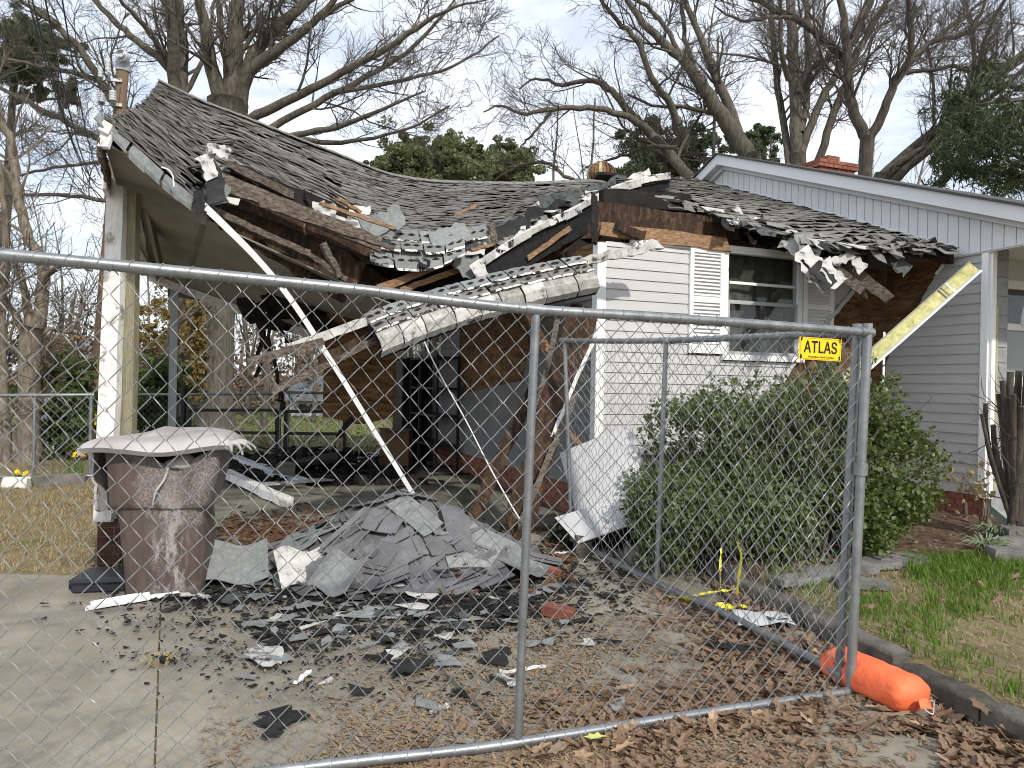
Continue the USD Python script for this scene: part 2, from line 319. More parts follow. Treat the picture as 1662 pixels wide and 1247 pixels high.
M('twig_far', [(.3, (.10, .085, .072)), (.7, (.19, .165, .145))], 1.5, .95)
M('pole_wood', [(.3, (.12, .10, .078)), (.5, (.17, .115, .075)), (.7, (.24, .155, .098))], 3, .85, stretch=(5, 5, .35), bump=.5)
palette('leaf_green', [(.085, .115, .027), (.125, .165, .037), (.165, .2, .052), (.075, .10, .03), (.21, .22, .075)], rough=.45, trans=.25, spec=.5)
palette('leaf_shrub', [(.085, .125, .035), (.135, .185, .05), (.19, .235, .075), (.085, .105, .035)], rough=.6, trans=.3)
palette('leaf_pine', [(.065, .085, .04), (.10, .125, .055), (.14, .155, .07)], rough=.7, trans=.1)
palette('leaf_mid', [(.12, .14, .06), (.18, .195, .085), (.24, .24, .11), (.14, .14, .075)], rough=.7, trans=.2)
palette('leaf_gold', [(.20, .15, .05), (.28, .2, .07), (.16, .15, .04)], rough=.7, trans=.3)
palette('leaf_dry', [(.19, .125, .08), (.31, .21, .135), (.43, .32, .22), (.13, .088, .058), (.27, .21, .155), (.36, .235, .13), (.52, .41, .29), (.075, .052, .036)], rough=.7, trans=.1, island=True, vary=.42)
palette('leaf_one', [(.20, .125, .075), (.31, .205, .125), (.40, .285, .185), (.155, .10, .064), (.27, .2, .14)], rough=.7, trans=.1, island=False)
palette('leaf_lime', [(.42, .42, .10), (.40, .40, .12)], rough=.7, island=False)
palette('straw', [(.24, .17, .105), (.33, .25, .165), (.17, .11, .07), (.40, .32, .22), (.11, .07, .045)], rough=.9)
palette('grass_green', [(.10, .175, .02), (.14, .22, .03), (.19, .26, .05), (.08, .14, .02)], rough=.6, trans=.3)
palette('grass_dry', [(.32, .26, .14), (.40, .33, .2), (.26, .22, .10), (.22, .235, .075), (.17, .2, .05)], rough=.8, trans=.2)
palette('scrap_small', [(.012, .012, .012), (.03, .028, .027), (.14, .15, .15), (.2, .205, .2), (.11, .115, .11), (.5, .49, .46), (.10, .06, .035), (.02, .02, .02), (.17, .10, .06), (.17, .175, .17)], rough=.9, vary=.3)
palette('daffodil', [(.8, .55, .02), (.85, .65, .03)], rough=.5)
usdkit.material(stage, '/World/Looks/pane', {'t': ('transparent_bsdf', {'color': (.8, .82, .8)}), 'g': ('glossy_bsdf', {'color': (.9, .9, .9), 'roughness': .03}), 'f': ('fresnel', {'IOR': 1.5}), 'ge': ('geometry', {}), 'iv': ('math', {'math_type': 'subtract', 'value1': 1.0}), 'mu': ('math', {'math_type': 'multiply'}), 'm': ('mix_closure', {})},
    [('ge.backfacing', 'iv.value2'), ('iv.value', 'mu.value1'), ('f.fac', 'mu.value2'), ('mu.value', 'm.fac'), ('t.BSDF', 'm.closure1'), ('g.BSDF', 'm.closure2')], surface='m.closure'); MATS['pane'] = UsdShade.Material.Get(stage, '/World/Looks/pane')
M('curtain', [(.3, (.09, .085, .08)), (.5, (.15, .145, .14)), (.7, (.22, .215, .21))], 34, .9, stretch=(1, 1, 1))
M('blind', [(.3, (.07, .07, .06)), (.55, (.13, .13, .10)), (.75, (.22, .215, .16))], 2.4, .8)
M('yellow_wood', [(.3, (.30, .28, .13)), (.7, (.42, .39, .22))], 8, .7, stretch=(6, 6, .5))
M('cardboard', [(.3, (.12, .075, .042)), (.7, (.17, .11, .065))], 4, .9)
M('far_white', [(.3, (.5, .52, .55)), (.7, (.6, .615, .64))], 1, .7, vary=.03)
M('far_roof', [(.3, (.16, .165, .17)), (.7, (.22, .225, .235))], 2, .9)
M('green_block', [(.3, (.24, .30, .27)), (.7, (.36, .41, .38))], 6, .7)
M('rust', [(.3, (.09, .04, .02)), (.55, (.19, .10, .055)), (.75, (.33, .22, .14))], 18, .7, metallic=.4, bump=.3)
M('insulator', [(.3, (.42, .44, .46)), (.7, (.55, .57, .58))], 8, .4)
M('grey_panel', [(.3, (.30, .31, .32)), (.7, (.38, .39, .40))], 3, .6)
M('grey_paint', [(.3, (.26, .28, .30)), (.6, (.36, .39, .41)), (.8, (.42, .45, .47))], 8, .7, bump=.2)

# ================================================================== GROUND
def coords(lo, hi, step, far, k=1.35):
    a = list(np.arange(lo, hi + 1e-6, step)); s = step
    while a[-1] < far: s *= k; a.append(a[-1] + s)
    s = step
    while a[0] > -far: s *= k; a.insert(0, a[0] - s)
    return np.array(a)
gx, gy = coords(-9, 8, .1, 320), coords(0, 15, .1, 320)
XX, YY = np.meshgrid(gx, gy, indexing='ij')
ZZ = gz(XX, YY) + .022 * (meshkit.fbm(np.stack([XX * 1.3, YY * 1.3, 0 * XX], -1), 3, 3) - .5) - .012
# keep the soil below the slabs
DRIVE = Polygon([(-14, -12), (2.25 - .2917 * (-12 - 3.43), -12), (kerb_x(6.9), 6.9), (kerb_x(7.25) - .12, 7.25), (.80, 7.40), (-2.9, 5.98), (-2.86, 5.62), (-14, 5.72)])
slab_front = [tuple(H(s, t, 0)[:2]) for s, t in ((-4.2, .12), (-.02, .12), (-.02, 7.2), (-4.2, 7.2))]
SLAB = Polygon(slab_front)
import shapely
inside = shapely.contains_xy(DRIVE.buffer(-.05), XX, YY) | shapely.contains_xy(SLAB.buffer(-.05), XX, YY)
ZZ = np.where(inside, gz(XX, YY) - .03, ZZ)
def height_sheet(X, Y, Z):
    m, n = X.shape; v = np.stack([X, Y, Z], -1).reshape(-1, 3)
    i, j = np.meshgrid(np.arange(m - 1), np.arange(n - 1), indexing='ij'); a = (i * n + j).ravel()
    return v, np.vstack([np.stack([a, a + n, a + n + 1], 1), np.stack([a, a + n + 1, a + 1], 1)])
struct('ground', height_sheet(XX, YY, ZZ), 'soil', smooth=True)

def drape(poly, lift, edge=.35, skirt=.06):
    out = []
    for g in getattr(poly, 'geoms', [poly]):
        v, f = trimesh.creation.triangulate_polygon(g, engine='earcut')
        v3 = np.c_[v, np.zeros(len(v))]
        v3, f = trimesh.remesh.subdivide_to_size(v3, f, edge, max_iter=12)
        t = trimesh.Trimesh(v3, f, process=True); v3, f = np.array(t.vertices), np.array(t.faces)
        v3[:, 2] = gz(np.minimum(v3[:, 0], kerb_x(v3[:, 1]) - .03), v3[:, 1]) + lift + .006 * (meshkit.fbm(v3 * 1.1, 2, 5) - .5)
        if t.face_normals[:, 2].mean() < 0: f = f[:, ::-1]
        e = trimesh.Trimesh(v3, f, process=False).edges_sorted; u, c = np.unique(e, axis=0, return_counts=True); b = u[c == 1]
        k = len(v3); low = v3.copy(); low[:, 2] -= skirt
        F = np.vstack([f, np.stack([b[:, 0], b[:, 1], b[:, 1] + k], 1), np.stack([b[:, 0], b[:, 1] + k, b[:, 0] + k], 1)])
        out.append((np.vstack([v3, low]), F))
    return join(out)
j0, j1 = G(258, 1055)[:2], G(253, 1190)[:2]
dj = (j1 - j0) / np.linalg.norm(j1 - j0)
joint1 = LineString([j0 - dj * 5, j1 + dj * 40]).buffer(.0045)
a1, a2 = G(1095, 1247)[:2], G(1500, 1196)[:2]
dj2 = (a2 - a1) / np.linalg.norm(a2 - a1)
joint2 = LineString([a1 - dj2 * 40, a2 + dj2 * 20]).buffer(.006)
back2 = LineString([H(-3.2, -1.35, 0)[:2], H(1.5, -1.35, 0)[:2]]).buffer(.007)
cut = DRIVE.buffer(0).difference(joint1).difference(joint2).difference(back2)
pieces = sorted(getattr(cut, 'geoms', [cut]), key=lambda g: -g.area)
drv = UsdGeom.Xform.Define(stage, '/World/driveway'); data(drv.GetPrim(), kind='structure')
for g in pieces:
    if g.area > .05:
        put(name_in('/World/driveway', 'concrete_slab'), drape(g, .004), 'concrete')
struct('carport_floor', drape(SLAB, .03, skirt=.08), 'carport_floor')

# kerb of stone blocks along the right side of the driveway
kb = UsdGeom.Xform.Define(stage, '/World/kerb'); data(kb.GetPrim(), kind='structure')
y = .4
while y < 6.9:
    L = rng.uniform(.42, .8); y1 = min(y + L, 7.0)
    p0, p1 = np.array([kerb_x(y) + .055, y]), np.array([kerb_x(y1 - .012) + .055, y1 - .012])
    d = (p1 - p0) / np.linalg.norm(p1 - p0); s = np.array([d[1], -d[0]])
    n = 8; rows = []
    zt = float(gz(p0[0] + .3, y)) - .008 + rng.normal(0, .008)
    for i in range(n):
        c = p0 + (p1 - p0) * i / (n - 1); k = .012 if i in (0, n - 1) else 0
        j = rng.normal(0, .006, 6)
        rows.append([[*(c - s * (.075 + j[0])), -.1], [*(c - s * (.072 + j[1] - k)), zt - .03], [*(c - s * (.05 + j[2])), zt + j[3] * .7 - k], [*(c + s * .05), zt + j[4] * .7 - k], [*(c + s * .075), zt - .03], [*(c + s * .075), -.1]])
    v = np.array(rows).reshape(-1, 3); f = []
    for i in range(n - 1):
        for q in range(5): a = i * 6 + q; f += [[a, a + 6, a + 7], [a, a + 7, a + 1]]
    for q in range(1, 5): f += [[0, q, q + 1], [(n-1)*6, (n-1)*6+q+1, (n-1)*6+q]]
    put(name_in('/World/kerb', 'kerb_stone'), (v, np.array(f)), 'kerb_stone', smooth=50)
    y = y1
bed = Polygon([tuple(p[:2]) for p in (G(1190, 985), G(1300, 905), G(1420, 905), G(1640, 905))] + [tuple(H(6.2, -1.4, 0)[:2]), tuple(H(3.69, -1.3, 0)[:2]), tuple(H(3.69, -.03, 0)[:2]), tuple(H(0, -.03, 0)[:2]), (kerb_x(7.2) + .15, 7.2)])
def drape2(poly, lift, edge=.15):
    v, f = trimesh.creation.triangulate_polygon(poly, engine='earcut'); v3, f = trimesh.remesh.subdivide_to_size(np.c_[v, np.zeros(len(v))], f, edge, max_iter=12)
    t = trimesh.Trimesh(v3, f, process=True); v3, f = np.array(t.vertices), np.array(t.faces)
    v3[:, 2] = gz(v3[:, 0], v3[:, 1]) + lift + .03 * (meshkit.fbm(v3 * 3, 3, 9) - .3)
    if t.face_normals[:, 2].mean() < 0: f = f[:, ::-1]
    return v3, f
struct('garden_bed', drape2(bed.buffer(0), .012), 'mulch_soil', smooth=True)

# ================================================================== HOUSE
SI = 3.709          # where the front wall meets the side wall of the taller part
def FW(px, py): p = plane_hit(px, py, H(0, 0, 1), N3); return np.array([st(p)[0], p[2]])
def SW(px, py): p = plane_hit(px, py, H(SI, 0, 1), E3); return np.array([st(p)[1], p[2]])
def WW(px, py): p = plane_hit(px, py, H(0, 0, 1), E3); return np.array([st(p)[1], p[2]])
house = Thing('damaged_house', 'collapsed grey house with burned carport roof and light grey siding behind the fence', 'house', H(0, 0, .2))

def wall_map(kind):
    """(along, up, out) -> world; out is positive towards the viewer's side"""
    if kind == 'front': return lambda a, z, o: np.array([H(x, -w, q) for x, q, w in zip(a, z, o)])
    if kind == 'side': return lambda a, z, o: np.array([H(SI - w, x, q) for x, q, w in zip(a, z, o)])
    if kind == 'west': return lambda a, z, o: np.array([H(-w, x, q) for x, q, w in zip(a, z, o)])
def sid(poly, kind, z0, z1, base=.004, lip=.012):
    out = []
    for v, f in poly_prism(poly, 1.0):
        o = np.where(v[:, 2] > .5, base + lip * np.clip((z1 - v[:, 1]) / (z1 - z0), 0, 1), -.012)
        V = wall_map(kind)(v[:, 0], v[:, 1], o); out.append((V, f if kind == 'front' else f))
    if not out: return None
    v, f = join(out)
    return (v, f[:, ::-1]) if kind != 'front' else (v, f)
def fix(m):
    t = trimesh.Trimesh(*m, process=False)
    if t.volume < 0: return m[0], m[1][:, ::-1]
    return m
def plate(poly, kind, o0, o1):
    out = []
    for v, f in poly_prism(poly, 1.0):
        out.append((wall_map(kind)(v[:, 0], v[:, 1], np.where(v[:, 2] > .5, o1, o0)), f))
    return fix(join(out))
ZB, ZT, CO = .565, 2.93, .1016
wx0, wz0 = FW(1176, 572); wx1, wz1 = FW(1296, 416)
wz0 -= .02
shut = [(FW(1116, 500)[0], FW(1171, 500)[0]), (wx1 + .06, wx1 + .06 + FW(1171, 500)[0] - FW(1116, 500)[0])]
melt_f = Polygon([FW(1390, 462), FW(1345, 520), FW(1290, 590), FW(1262, 640), FW(1300, 720), (SI + .2, .9), (SI + .2, 3.2), FW(1392, 420)])
opening = sbox(wx0, wz0, wx1, wz1)
fwall = house.part('front_wall', plate(sbox(0.0, .2, SI, ZT).difference(opening), 'front', -.12, -.014), 'sheathing')
z = ZB; k = 0
while z < ZT:
    z1 = min(z + CO, ZT + .02)
    p = sbox(.075, z, SI - .01, z1).difference(sbox(wx0 - .045, wz0 - .07, wx1 + .045, wz1 + .05)).difference(melt_f)
    for s0, s1 in shut: p = p.difference(sbox(s0 - .003, wz0 - .02, s1 + .003, wz1 + .02))
    for g in getattr(p, 'geoms', [p]):
        m = sid(g, 'front', z, z1)
        if m is not None: house.part('siding_board', fix(m), 'siding', parent=fwall)
    z = z1; k += 1
house.part('corner_post', join([hbox(-.024, .072, -.024, .0, ZB - .02, ZT), hbox(-.024, 0, .002, .075, ZB - .02, ZT)]), 'white_trim', parent=fwall)
house.part('frieze_board', hbox(.35, 2.6, -.022, .02, ZT + .022, ZT + .055), 'white_trim', parent=fwall)
melted_edge = []
for a, b in (((1388, 464), (1338, 525)), ((1338, 525), (1268, 612))):
    p, q = FW(*a), FW(*b); melted_edge.append(rough_board(H(p[0], -.035, p[1]), H(q[0], -.03, q[1]), .05, .02, seed=k, up=N3, n=7)); k += 1
house.part('curled_siding_edge', join(melted_edge), 'siding', parent=fwall)

# window
win = house.part('window', fix(join([hbox(wx0 - .04, wx1 + .04, -.03, .03, wz1 - .012, wz1 + .035), hbox(wx0 - .04, wx0 + .012, -.03, .03, wz0, wz1 - .012), hbox(wx1 - .012, wx1 + .04, -.03, .03, wz0, wz1 - .012)])), 'white_trim', label='white double hung window with torn screen')
house.part('window_sill', hbox(wx0 - .06, wx1 + .06, -.06, .03, wz0 - .06, wz0 - .002), 'white_trim', parent=win)
zm = FW(1230, 493)[1]
def sash(z0, z1, t, w=.032):
    return join([hbox(wx0 + .014, wx0 + .014 + w, t, t + .025, z0, z1), hbox(wx1 - .014 - w, wx1 - .014, t, t + .025, z0, z1), hbox(wx0 + .014 + w, wx1 - .014 - w, t, t + .025, z0, z0 + w), hbox(wx0 + .014 + w, wx1 - .014 - w, t, t + .025, z1 - w, z1)])
house.part('upper_sash', sash(zm - .01, wz1 - .014, .012), 'grey_panel', parent=win)
house.part('lower_sash', sash(wz0 + .002, zm + .012, -.016), 'grey_panel', parent=win)
zr = FW(1230, 462)[1]
house.part('sash_rail', hbox(wx0 + .046, wx1 - .046, -.006, .008, zr - .014, zr + .014), 'white_trim', parent=win)
house.part('upper_pane', hbox(wx0 + .046, wx1 - .046, .02, .024, zm + .022, wz1 - .046), 'pane', parent=win)
house.part('lower_pane', hbox(wx0 + .046, wx1 - .046, -.006, -.002, wz0 + .034, zm - .02), 'pane', parent=win)
house.part('curtain', slab(np.array([[H(s, .07 + .012 * math.sin(s * 60), zz) for s in np.linspace(wx0, wx1, 60)] for zz in (wz0, zm)]), .003), 'curtain', parent=win)
house.part('room_wall', join([hbox(-.0 + .1, 3.6, 2.4, 2.42, .5, 2.9), hbox(.1, 3.6, .13, 2.4, .48, .5), hbox(.1, 3.6, .13, 2.4, 2.905, 2.92), hbox(.08, .1, .13, 2.42, .5, 2.9), hbox(3.6, 3.62, .13, 2.42, .5, 2.9)]), 'sheathing')
house.part('roller_blind', slab(np.array([[H(s, .10 + .01 * math.sin(s * 25), zz) for s in np.linspace(wx0, wx1, 12)] for zz in (zm, zm + .2, wz1)]), .003), 'blind', parent=win)
# shutters of slats
for s0, s1 in shut:
    sh = house.part('shutter', join([hbox(s0, s0 + .045, -.04, -.006, wz0, wz1), hbox(s1 - .045, s1, -.04, -.006, wz0, wz1), hbox(s0 + .045, s1 - .045, -.04, -.006, wz1 - .07, wz1), hbox(s0 + .045, s1 - .045, -.04, -.006, wz0, wz0 + .09), hbox(s0 + .045, s1 - .045, -.04, -.006, zm - .03, zm + .03), hbox(s0 + .045, s1 - .045, -.01, -.006, wz0 + .09, wz1 - .07)]), 'white_trim')
    for lo, hi in ((wz0 + .09, zm - .03), (zm + .03, wz1 - .07)):
        n = int((hi - lo) / .036)
        for i in range(n):
            zz = lo + (hi - lo) * (i + .5) / n
            a, b = H(s0 + .045, -.024, zz), H(s1 - .045, -.024, zz)
            house.part('slat', beam(a, b, .034, .006, up=nrm(Z3 * .8 - N3 * .75)), 'white_trim', parent=sh)

# side wall of the taller part
T0 = -1.263
melt_s = Polygon([SW(1531, 428), SW(1500, 480), SW(1480, 520), SW(1445, 575), SW(1436, 600), (.3, 1.6), (.3, 3.2), SW(1500, 400)])
swall = house.part('side_wall', plate(sbox(T0 + .02, .2, -.004, 2.98), 'side', -.12, -.014), 'sheathing')
z = .52
while z < 2.95:
    z1 = min(z + CO, 2.96)
    p = sbox(T0 + .075, z, -.028, z1).difference(melt_s)
    for g in getattr(p, 'geoms', [p]):
        m = sid(g, 'side', z, z1)
        if m is not None: house.part('siding_board', fix(m), 'siding', parent=swall)
    z = z1
house.part('corner_post', join([hbox(SI - .026, SI + .001, T0 - .002, T0 + .072, .5, 2.96), hbox(SI + .002, SI + .06, T0 - .03, T0 - .002, .5, 2.96)]), 'white_trim', parent=swall)
house.part('siding_return', hbox(SI + .062, SI + .085, T0 - .036, T0 + .0, .56, 2.4), 'yellow_wood', parent=swall)
# loose bent end of trim near the top
house.part('trim_scrap', beam(H(SI - .04, *SW(1536, 430)), H(SI - .05, *SW(1525, 446)), .035, .02), 'white_trim', parent=swall)

# front of the taller part, seen edge on at the right: grey brick pier, window, gutter downspout
front_p = house.part('porch_wall', hbox(SI + .42, SI + 7, T0 + .35, T0 + .5, .2, 3.0), 'far_white')
pier = house.part('porch_pier', hbox(SI + .085, SI + .27, T0 + .006, T0 + .2, .3, 2.97), 'grey_brick')
z = .5; r = 0
while z < 2.9:
    zz = z + rng.uniform(.12, .2)
    house.part('brick', hbox(SI + .088 + .003, SI + .262, T0 - .004, T0 + .05, z + .004, zz - .004), 'grey_brick', parent=pier); z = zz
pw = house.part('porch_window', join([hbox(SI + .46, SI + .54, T0 + .3, T0 + .348, 1.0, 2.75), hbox(SI + .54, SI + 1.7, T0 + .3, T0 + .348, 2.66, 2.75), hbox(SI + .54, SI + 1.7, T0 + .3, T0 + .348, 2.22, 2.29), hbox(SI + .54, SI + 1.7, T0 + .3, T0 + .348, 1.62, 1.72), hbox(SI + .54, SI + 1.7, T0 + .3, T0 + .348, 1.0, 1.08)]), 'white_trim')
for z0, z1 in ((1.08, 1.62), (1.72, 2.22), (2.29, 2.66)):
    house.part('pane', hbox(SI + .54, SI + 1.7, T0 + .33, T0 + .336, z0, z1), 'pane', parent=pw)
    house.part('blind', hbox(SI + .54, SI + 1.7, T0 + .339, T0 + .347, z0, z1), 'far_white' if z0 < 2.2 else 'curtain', parent=pw)
dsp = [H(SI + .95, T0 - .28, 2.80), H(SI + .62, T0 - .2, 2.66), H(SI + .46, T0 - .12, 2.48), H(SI + .42, T0 - .1, 2.28), H(SI + .42, T0 - .1, 1.2), H(SI + .42, T0 - .1, .42), H(SI + .46, T0 - .2, .34)]
house.part('downspout', fix(tubes(spline(dsp, 40)[None], np.full((1, 40), .062), 8)), 'white_metal', smooth=40)
for z in (2.0, .8): house.part('downspout_strap', hbox(SI + .34, SI + .5, T0 - .17, T0 - .155, z, z + .03), 'white_metal')
house.part('porch_base', hbox(SI + .3, SI + 6, T0 + .1, T0 + .34, .1, 1.0), 'mortar')
rowz = .3; r = 0
while rowz < .95:
    for i in range(6):
        s0 = SI + .45 + i * .215 - (r % 2) * .1
        house.part('brick', hbox(max(s0, SI + .31), s0 + .2, T0 + .085, T0 + .11, rowz, rowz + .06), 'brick')
    rowz += .071; r += 1
# foundations
def bricks(kind, a0, a1, z0, z1, parent, L=.2, Hh=.058, g=.011, proud=.012, under=.0):
    r = 0; z = z0
    while z < z1 - .02:
        a = a0 - (r % 2) * (L + g) / 2
        while a < a1:
            lo, hi = max(a, a0), min(a + L, a1)
            if hi - lo > .03:
                house.part('brick', plate(sbox(lo, z, hi, min(z + Hh, z1)), kind, -.03, proud + rng.uniform(-.003, .003)), 'brick', parent=parent)
            a += L + g
        z += Hh + g; r += 1
fs_ = house.part('side_foundation', plate(sbox(T0 + .02, 0, -.01, .515), 'side', -.1, -.004), 'mortar')
bricks('side', T0 + .02, -.02, .18, .515, fs_)
fw_ = house.part('west_foundation', plate(sbox(.02, 0, 7.0, ZB - .005), 'west', -.1, -.004), 'mortar')
bricks('west', .02, 5.6, .2, ZB - .006, fw_)
ff_ = house.part('front_foundation', plate(sbox(.0, 0, SI - .02, ZB - .005), 'front', -.1, -.004), 'mortar')
bricks('front', .0, 1.6, .2, ZB - .006, ff_)

# carport (west) wall with its burned patch
WT = 7.0
patch = Polygon([WW(747, 640), WW(747, 520), WW(752, 480), WW(855, 480), WW(862, 560), WW(850, 618), WW(800, 628)])
holes = [sbox(WW(716, 600)[0], WW(690, 592)[1], WW(665, 600)[0], 2.4)]
ww = house.part('west_wall', plate(sbox(.012, .5, WT, 2.95).difference(holes[0]), 'west', -.12, -.014), 'sheathing')
z = ZB
while z < 2.9:
    z1 = z + CO
    p = sbox(.08, z, WT, z1).difference(patch).difference(holes[0].buffer(.05))
    p = p.difference(Polygon([(.08, 2.45), (.9, 2.3), (1.2, 3.2), (.08, 3.2)])) if z > 2.4 else p
    for g in getattr(p, 'geoms', [p]):
        m = sid(g, 'west', z, z1)
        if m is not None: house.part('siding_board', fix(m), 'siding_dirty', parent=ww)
    z = z1
# small burned window high in the carport wall
hb = holes[0].bounds
cw = house.part('carport_window', join([plate(sbox(hb[0] - .06, hb[1] - .06, hb[0], hb[3]), 'west', -.05, .02), plate(sbox(hb[2], hb[1] - .06, hb[2] + .06, hb[3]), 'west', -.05, .02), plate(sbox(hb[0], hb[1] - .06, hb[2], hb[1]), 'west', -.05, .02), plate(sbox((hb[0] + hb[2]) / 2 - .02, hb[1], (hb[0] + hb[2]) / 2 + .02, hb[3]), 'west', -.03, .01)]), 'grey_panel')
house.part('pane', plate(sbox(hb[0], hb[1], hb[2], hb[3]), 'west', -.06, -.05), 'pane', parent=cw)
house.part('torn_curtain', plate(Polygon([(hb[0] + .1, hb[1] + .05), (hb[0] + .25, hb[1] + .02), (hb[0] + .28, hb[3]), (hb[0] + .12, hb[3])]), 'west', -.045, -.04), 'white_board', parent=cw)
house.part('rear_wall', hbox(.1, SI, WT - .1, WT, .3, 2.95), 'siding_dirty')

# ---- taller part: white panelled gable, rake boards, roof, chimney
gl = [SW(1128, 290), SW(1550, 402), SW(1550, 420), SW(1662, 400)]
zb_ = gl[3][1]
GAB = Polygon([(4.1, 4.50), (2.9, 4.97), (-2.3, 3.03), (-2.3, zb_ - .02), (gl[3][0], zb_), tuple(gl[2]), tuple(gl[1]), tuple(gl[0]), (3.9, 4.6)]).buffer(0)
gw = house.part('gable_wall', plate(GAB, 'side', .004, .03), 'gable_white')
t = -2.28
while t < 3.9:
    p = sbox(t, 2.5, t + .112, 5.3).intersection(GAB.buffer(-.012)).difference(Polygon([(2.9, 5.01), (-2.4, 3.03), (-2.4, 2.83), (2.9, 4.79)]))
    if p.area > .004: house.part('panel', plate(p, 'side', .031, .041), 'gable_white', parent=gw)
    t += .122
def slope_board(ta, za, tb, zb, drop0, drop1, o0, o1):
    return plate(Polygon([(ta, za - drop0), (tb, zb - drop0), (tb, zb - drop1), (ta, za - drop1)]), 'side', o0, o1)
house.part('rake_board', join([slope_board(-2.36, 3.045, 2.9, 5.01, .0, .145, .046, .20), slope_board(2.9, 5.01, 4.15, 4.52, .0, .145, .046, .20)]), 'gable_white', parent=gw)
house.part('rake_moulding', join([slope_board(-2.36, 3.045, 2.9, 5.01, .147, .205, .046, .09), slope_board(2.9, 5.01, 4.15, 4.52, .147, .205, .046, .09)]), 'gable_white', parent=gw)
house.part('gable_flashing', plate(Polygon([tuple(gl[0]), tuple(gl[1]), (gl[1][0], gl[1][1] + .03), (gl[0][0], gl[0][1] + .03)]), 'side', .045, .06), 'white_trim', parent=gw)
house.part('gable_end_trim', plate(sbox(gl[2][0] - .01, gl[2][1] - .02, gl[2][0] + .03, gl[1][1] + .03), 'side', .045, .062), 'white_trim', parent=gw)
def roof_slab(s0, s1, t0, z0, t1, z1, th):
    return hexa([H(s0, t0, z0), H(s1, t0, z0), H(s1, t1, z1), H(s0, t1, z1), H(s0, t0, z0 + th), H(s1, t0, z0 + th), H(s1, t1, z1 + th), H(s0, t1, z1 + th)])
mr_ = house.part('upper_roof', join([roof_slab(SI - .23, SI + 9, -2.4, 3.035, 2.9, 5.015, .022), roof_slab(SI - .23, SI + 9, 2.9, 5.015, 8.0, 3.04, .022)]), 'roof_gap')
house.part('porch_soffit', hbox(SI + .005, SI + 8, -2.3, T0 + .34, 2.985, 3.0), 'white_trim')
house.part('porch_fascia', hbox(SI + .0, SI + 9, -2.34, -2.31, 2.86, 3.03), 'white_trim')
ch0 = W(1330, 287, 13.4); ch1 = W(1404, 262, 13.4)
cs, ct = st(ch0); cw_ = .62; cl_ = .8; cz = ch1[2] + .06
chim = house.part('chimney', hbox(cs, cs + cl_, ct, ct + cw_, 4.3, cz - .02), 'mortar')
z = 4.55; r = 0
while z < cz - .04:
    flare = .04 if z > cz - .2 else 0
    for i in range(5):
        a = cs - flare + i * .2 - (r % 2) * .1
        lo, hi = max(a, cs - flare - .01), min(a + .19, cs + cl_ + flare)
        if hi - lo > .03: house.part('brick', hbox(lo, hi, ct - .012 - flare, ct + .1, z, z + .058), 'brick', parent=chim)
    for i in range(4):
        a = ct - flare + i * .2 - (r % 2) * .1 + .1
        lo, hi = max(a, ct + .1), min(a + .19, ct + cw_ + flare)
        if hi - lo > .03: house.part('brick', hbox(cs - .012 - flare, cs + .1, lo, hi, z, z + .058), 'brick', parent=chim)
    z += .068; r += 1
house.part('chimney_cap', hbox(cs + .28, cs + .55, ct + .1, ct + .4, cz - .03, cz + .1), 'brick', parent=chim)

# ---- the sagging roof: columns from the ridge to the torn lower edge, rows of shingles parallel to the ridge
RA, RB = np.array([-4.4, 9.6]), np.array([2.876, 12.22])
ridge_px = np.array([(256, 131), (300, 152), (340, 170), (387, 187), (450, 212), (499, 232), (560, 255), (617, 280), (660, 290), (718, 296), (853, 298), (954, 294), (1130, 290)], float)
def ridge_pt(px):
    py = float(np.interp(px, ridge_px[:, 0], ridge_px[:, 1])); r = ray(px, py)
    # r.x d = A.x + (B-A).x (d - A.y)/(B-A).y
    k = (RB - RA)[0] / (RB - RA)[1]
    d = (RA[0] - k * RA[1]) / (r[0] - k)
    return W(px, py, d)
cols = [(257, 165, 188, 5.05), (300, 220, 240, 5.2), (340, 275, 288, 5.35), (370, 322, 324, 5.5), (378, 345, 262, 6.0), (402, 395, 276, 6.4), (428, 440, 297, 6.7), (462, 495, 330, 6.9), (500, 560, 358, 7.1), (522, 600, 400, 7.05), (548, 640, 416, 7.0), (590, 700, 418, 7.1), (635, 760, 400, 7.3), (690, 820, 386, 7.6), (765, 880, 350, 8.2), (850, 950, 320, 9.0), (930, 1010, 303, 10.0), (985, 1035, 299, 10.6)]
Rc = np.array([ridge_pt(c[0]) for c in cols]); Ec = np.array([W(c[1], c[2], c[3]) for c in cols])
NU = 150
ts = np.r_[0, np.cumsum(np.linalg.norm(np.diff(Rc, axis=0), axis=1))]
from scipy.interpolate import PchipInterpolator
uu = np.linspace(0, ts[-1], NU)
fR = PchipInterpolator(ts, Rc)
def fE(u): return np.stack([np.interp(u, ts, Ec[:, k]) for k in range(3)], -1)
def sag_pt(u, q):
    """u along the ridge in metres, q metres down from the ridge"""
    u, q = np.asarray(u, float), np.asarray(q, float)
    R, E = fR(u), fE(u); L = np.linalg.norm(E - R, axis=-1)
    p = R + (E - R) * (q / L)[..., None]
    p[..., 2] += -.10 * np.sin(np.pi * np.clip(q / L, 0, 1)) + .05 * (meshkit.noise(p * 2.1, 4) - .5)
    return p
def sag_len(u): return np.linalg.norm(fE(np.asarray(u, float)) - fR(u), axis=-1)
nq = 26
deck = np.array([[sag_pt(u, sag_len(u) * k / (nq - 1)) for k in range(nq)] for u in uu]) - np.array([0, 0, .03])
roof = house.part('collapsed_roof', slab(deck, .035, up=(0, 0, 1)), 'roof_gap', label='sagging carport roof of curled grey shingles')
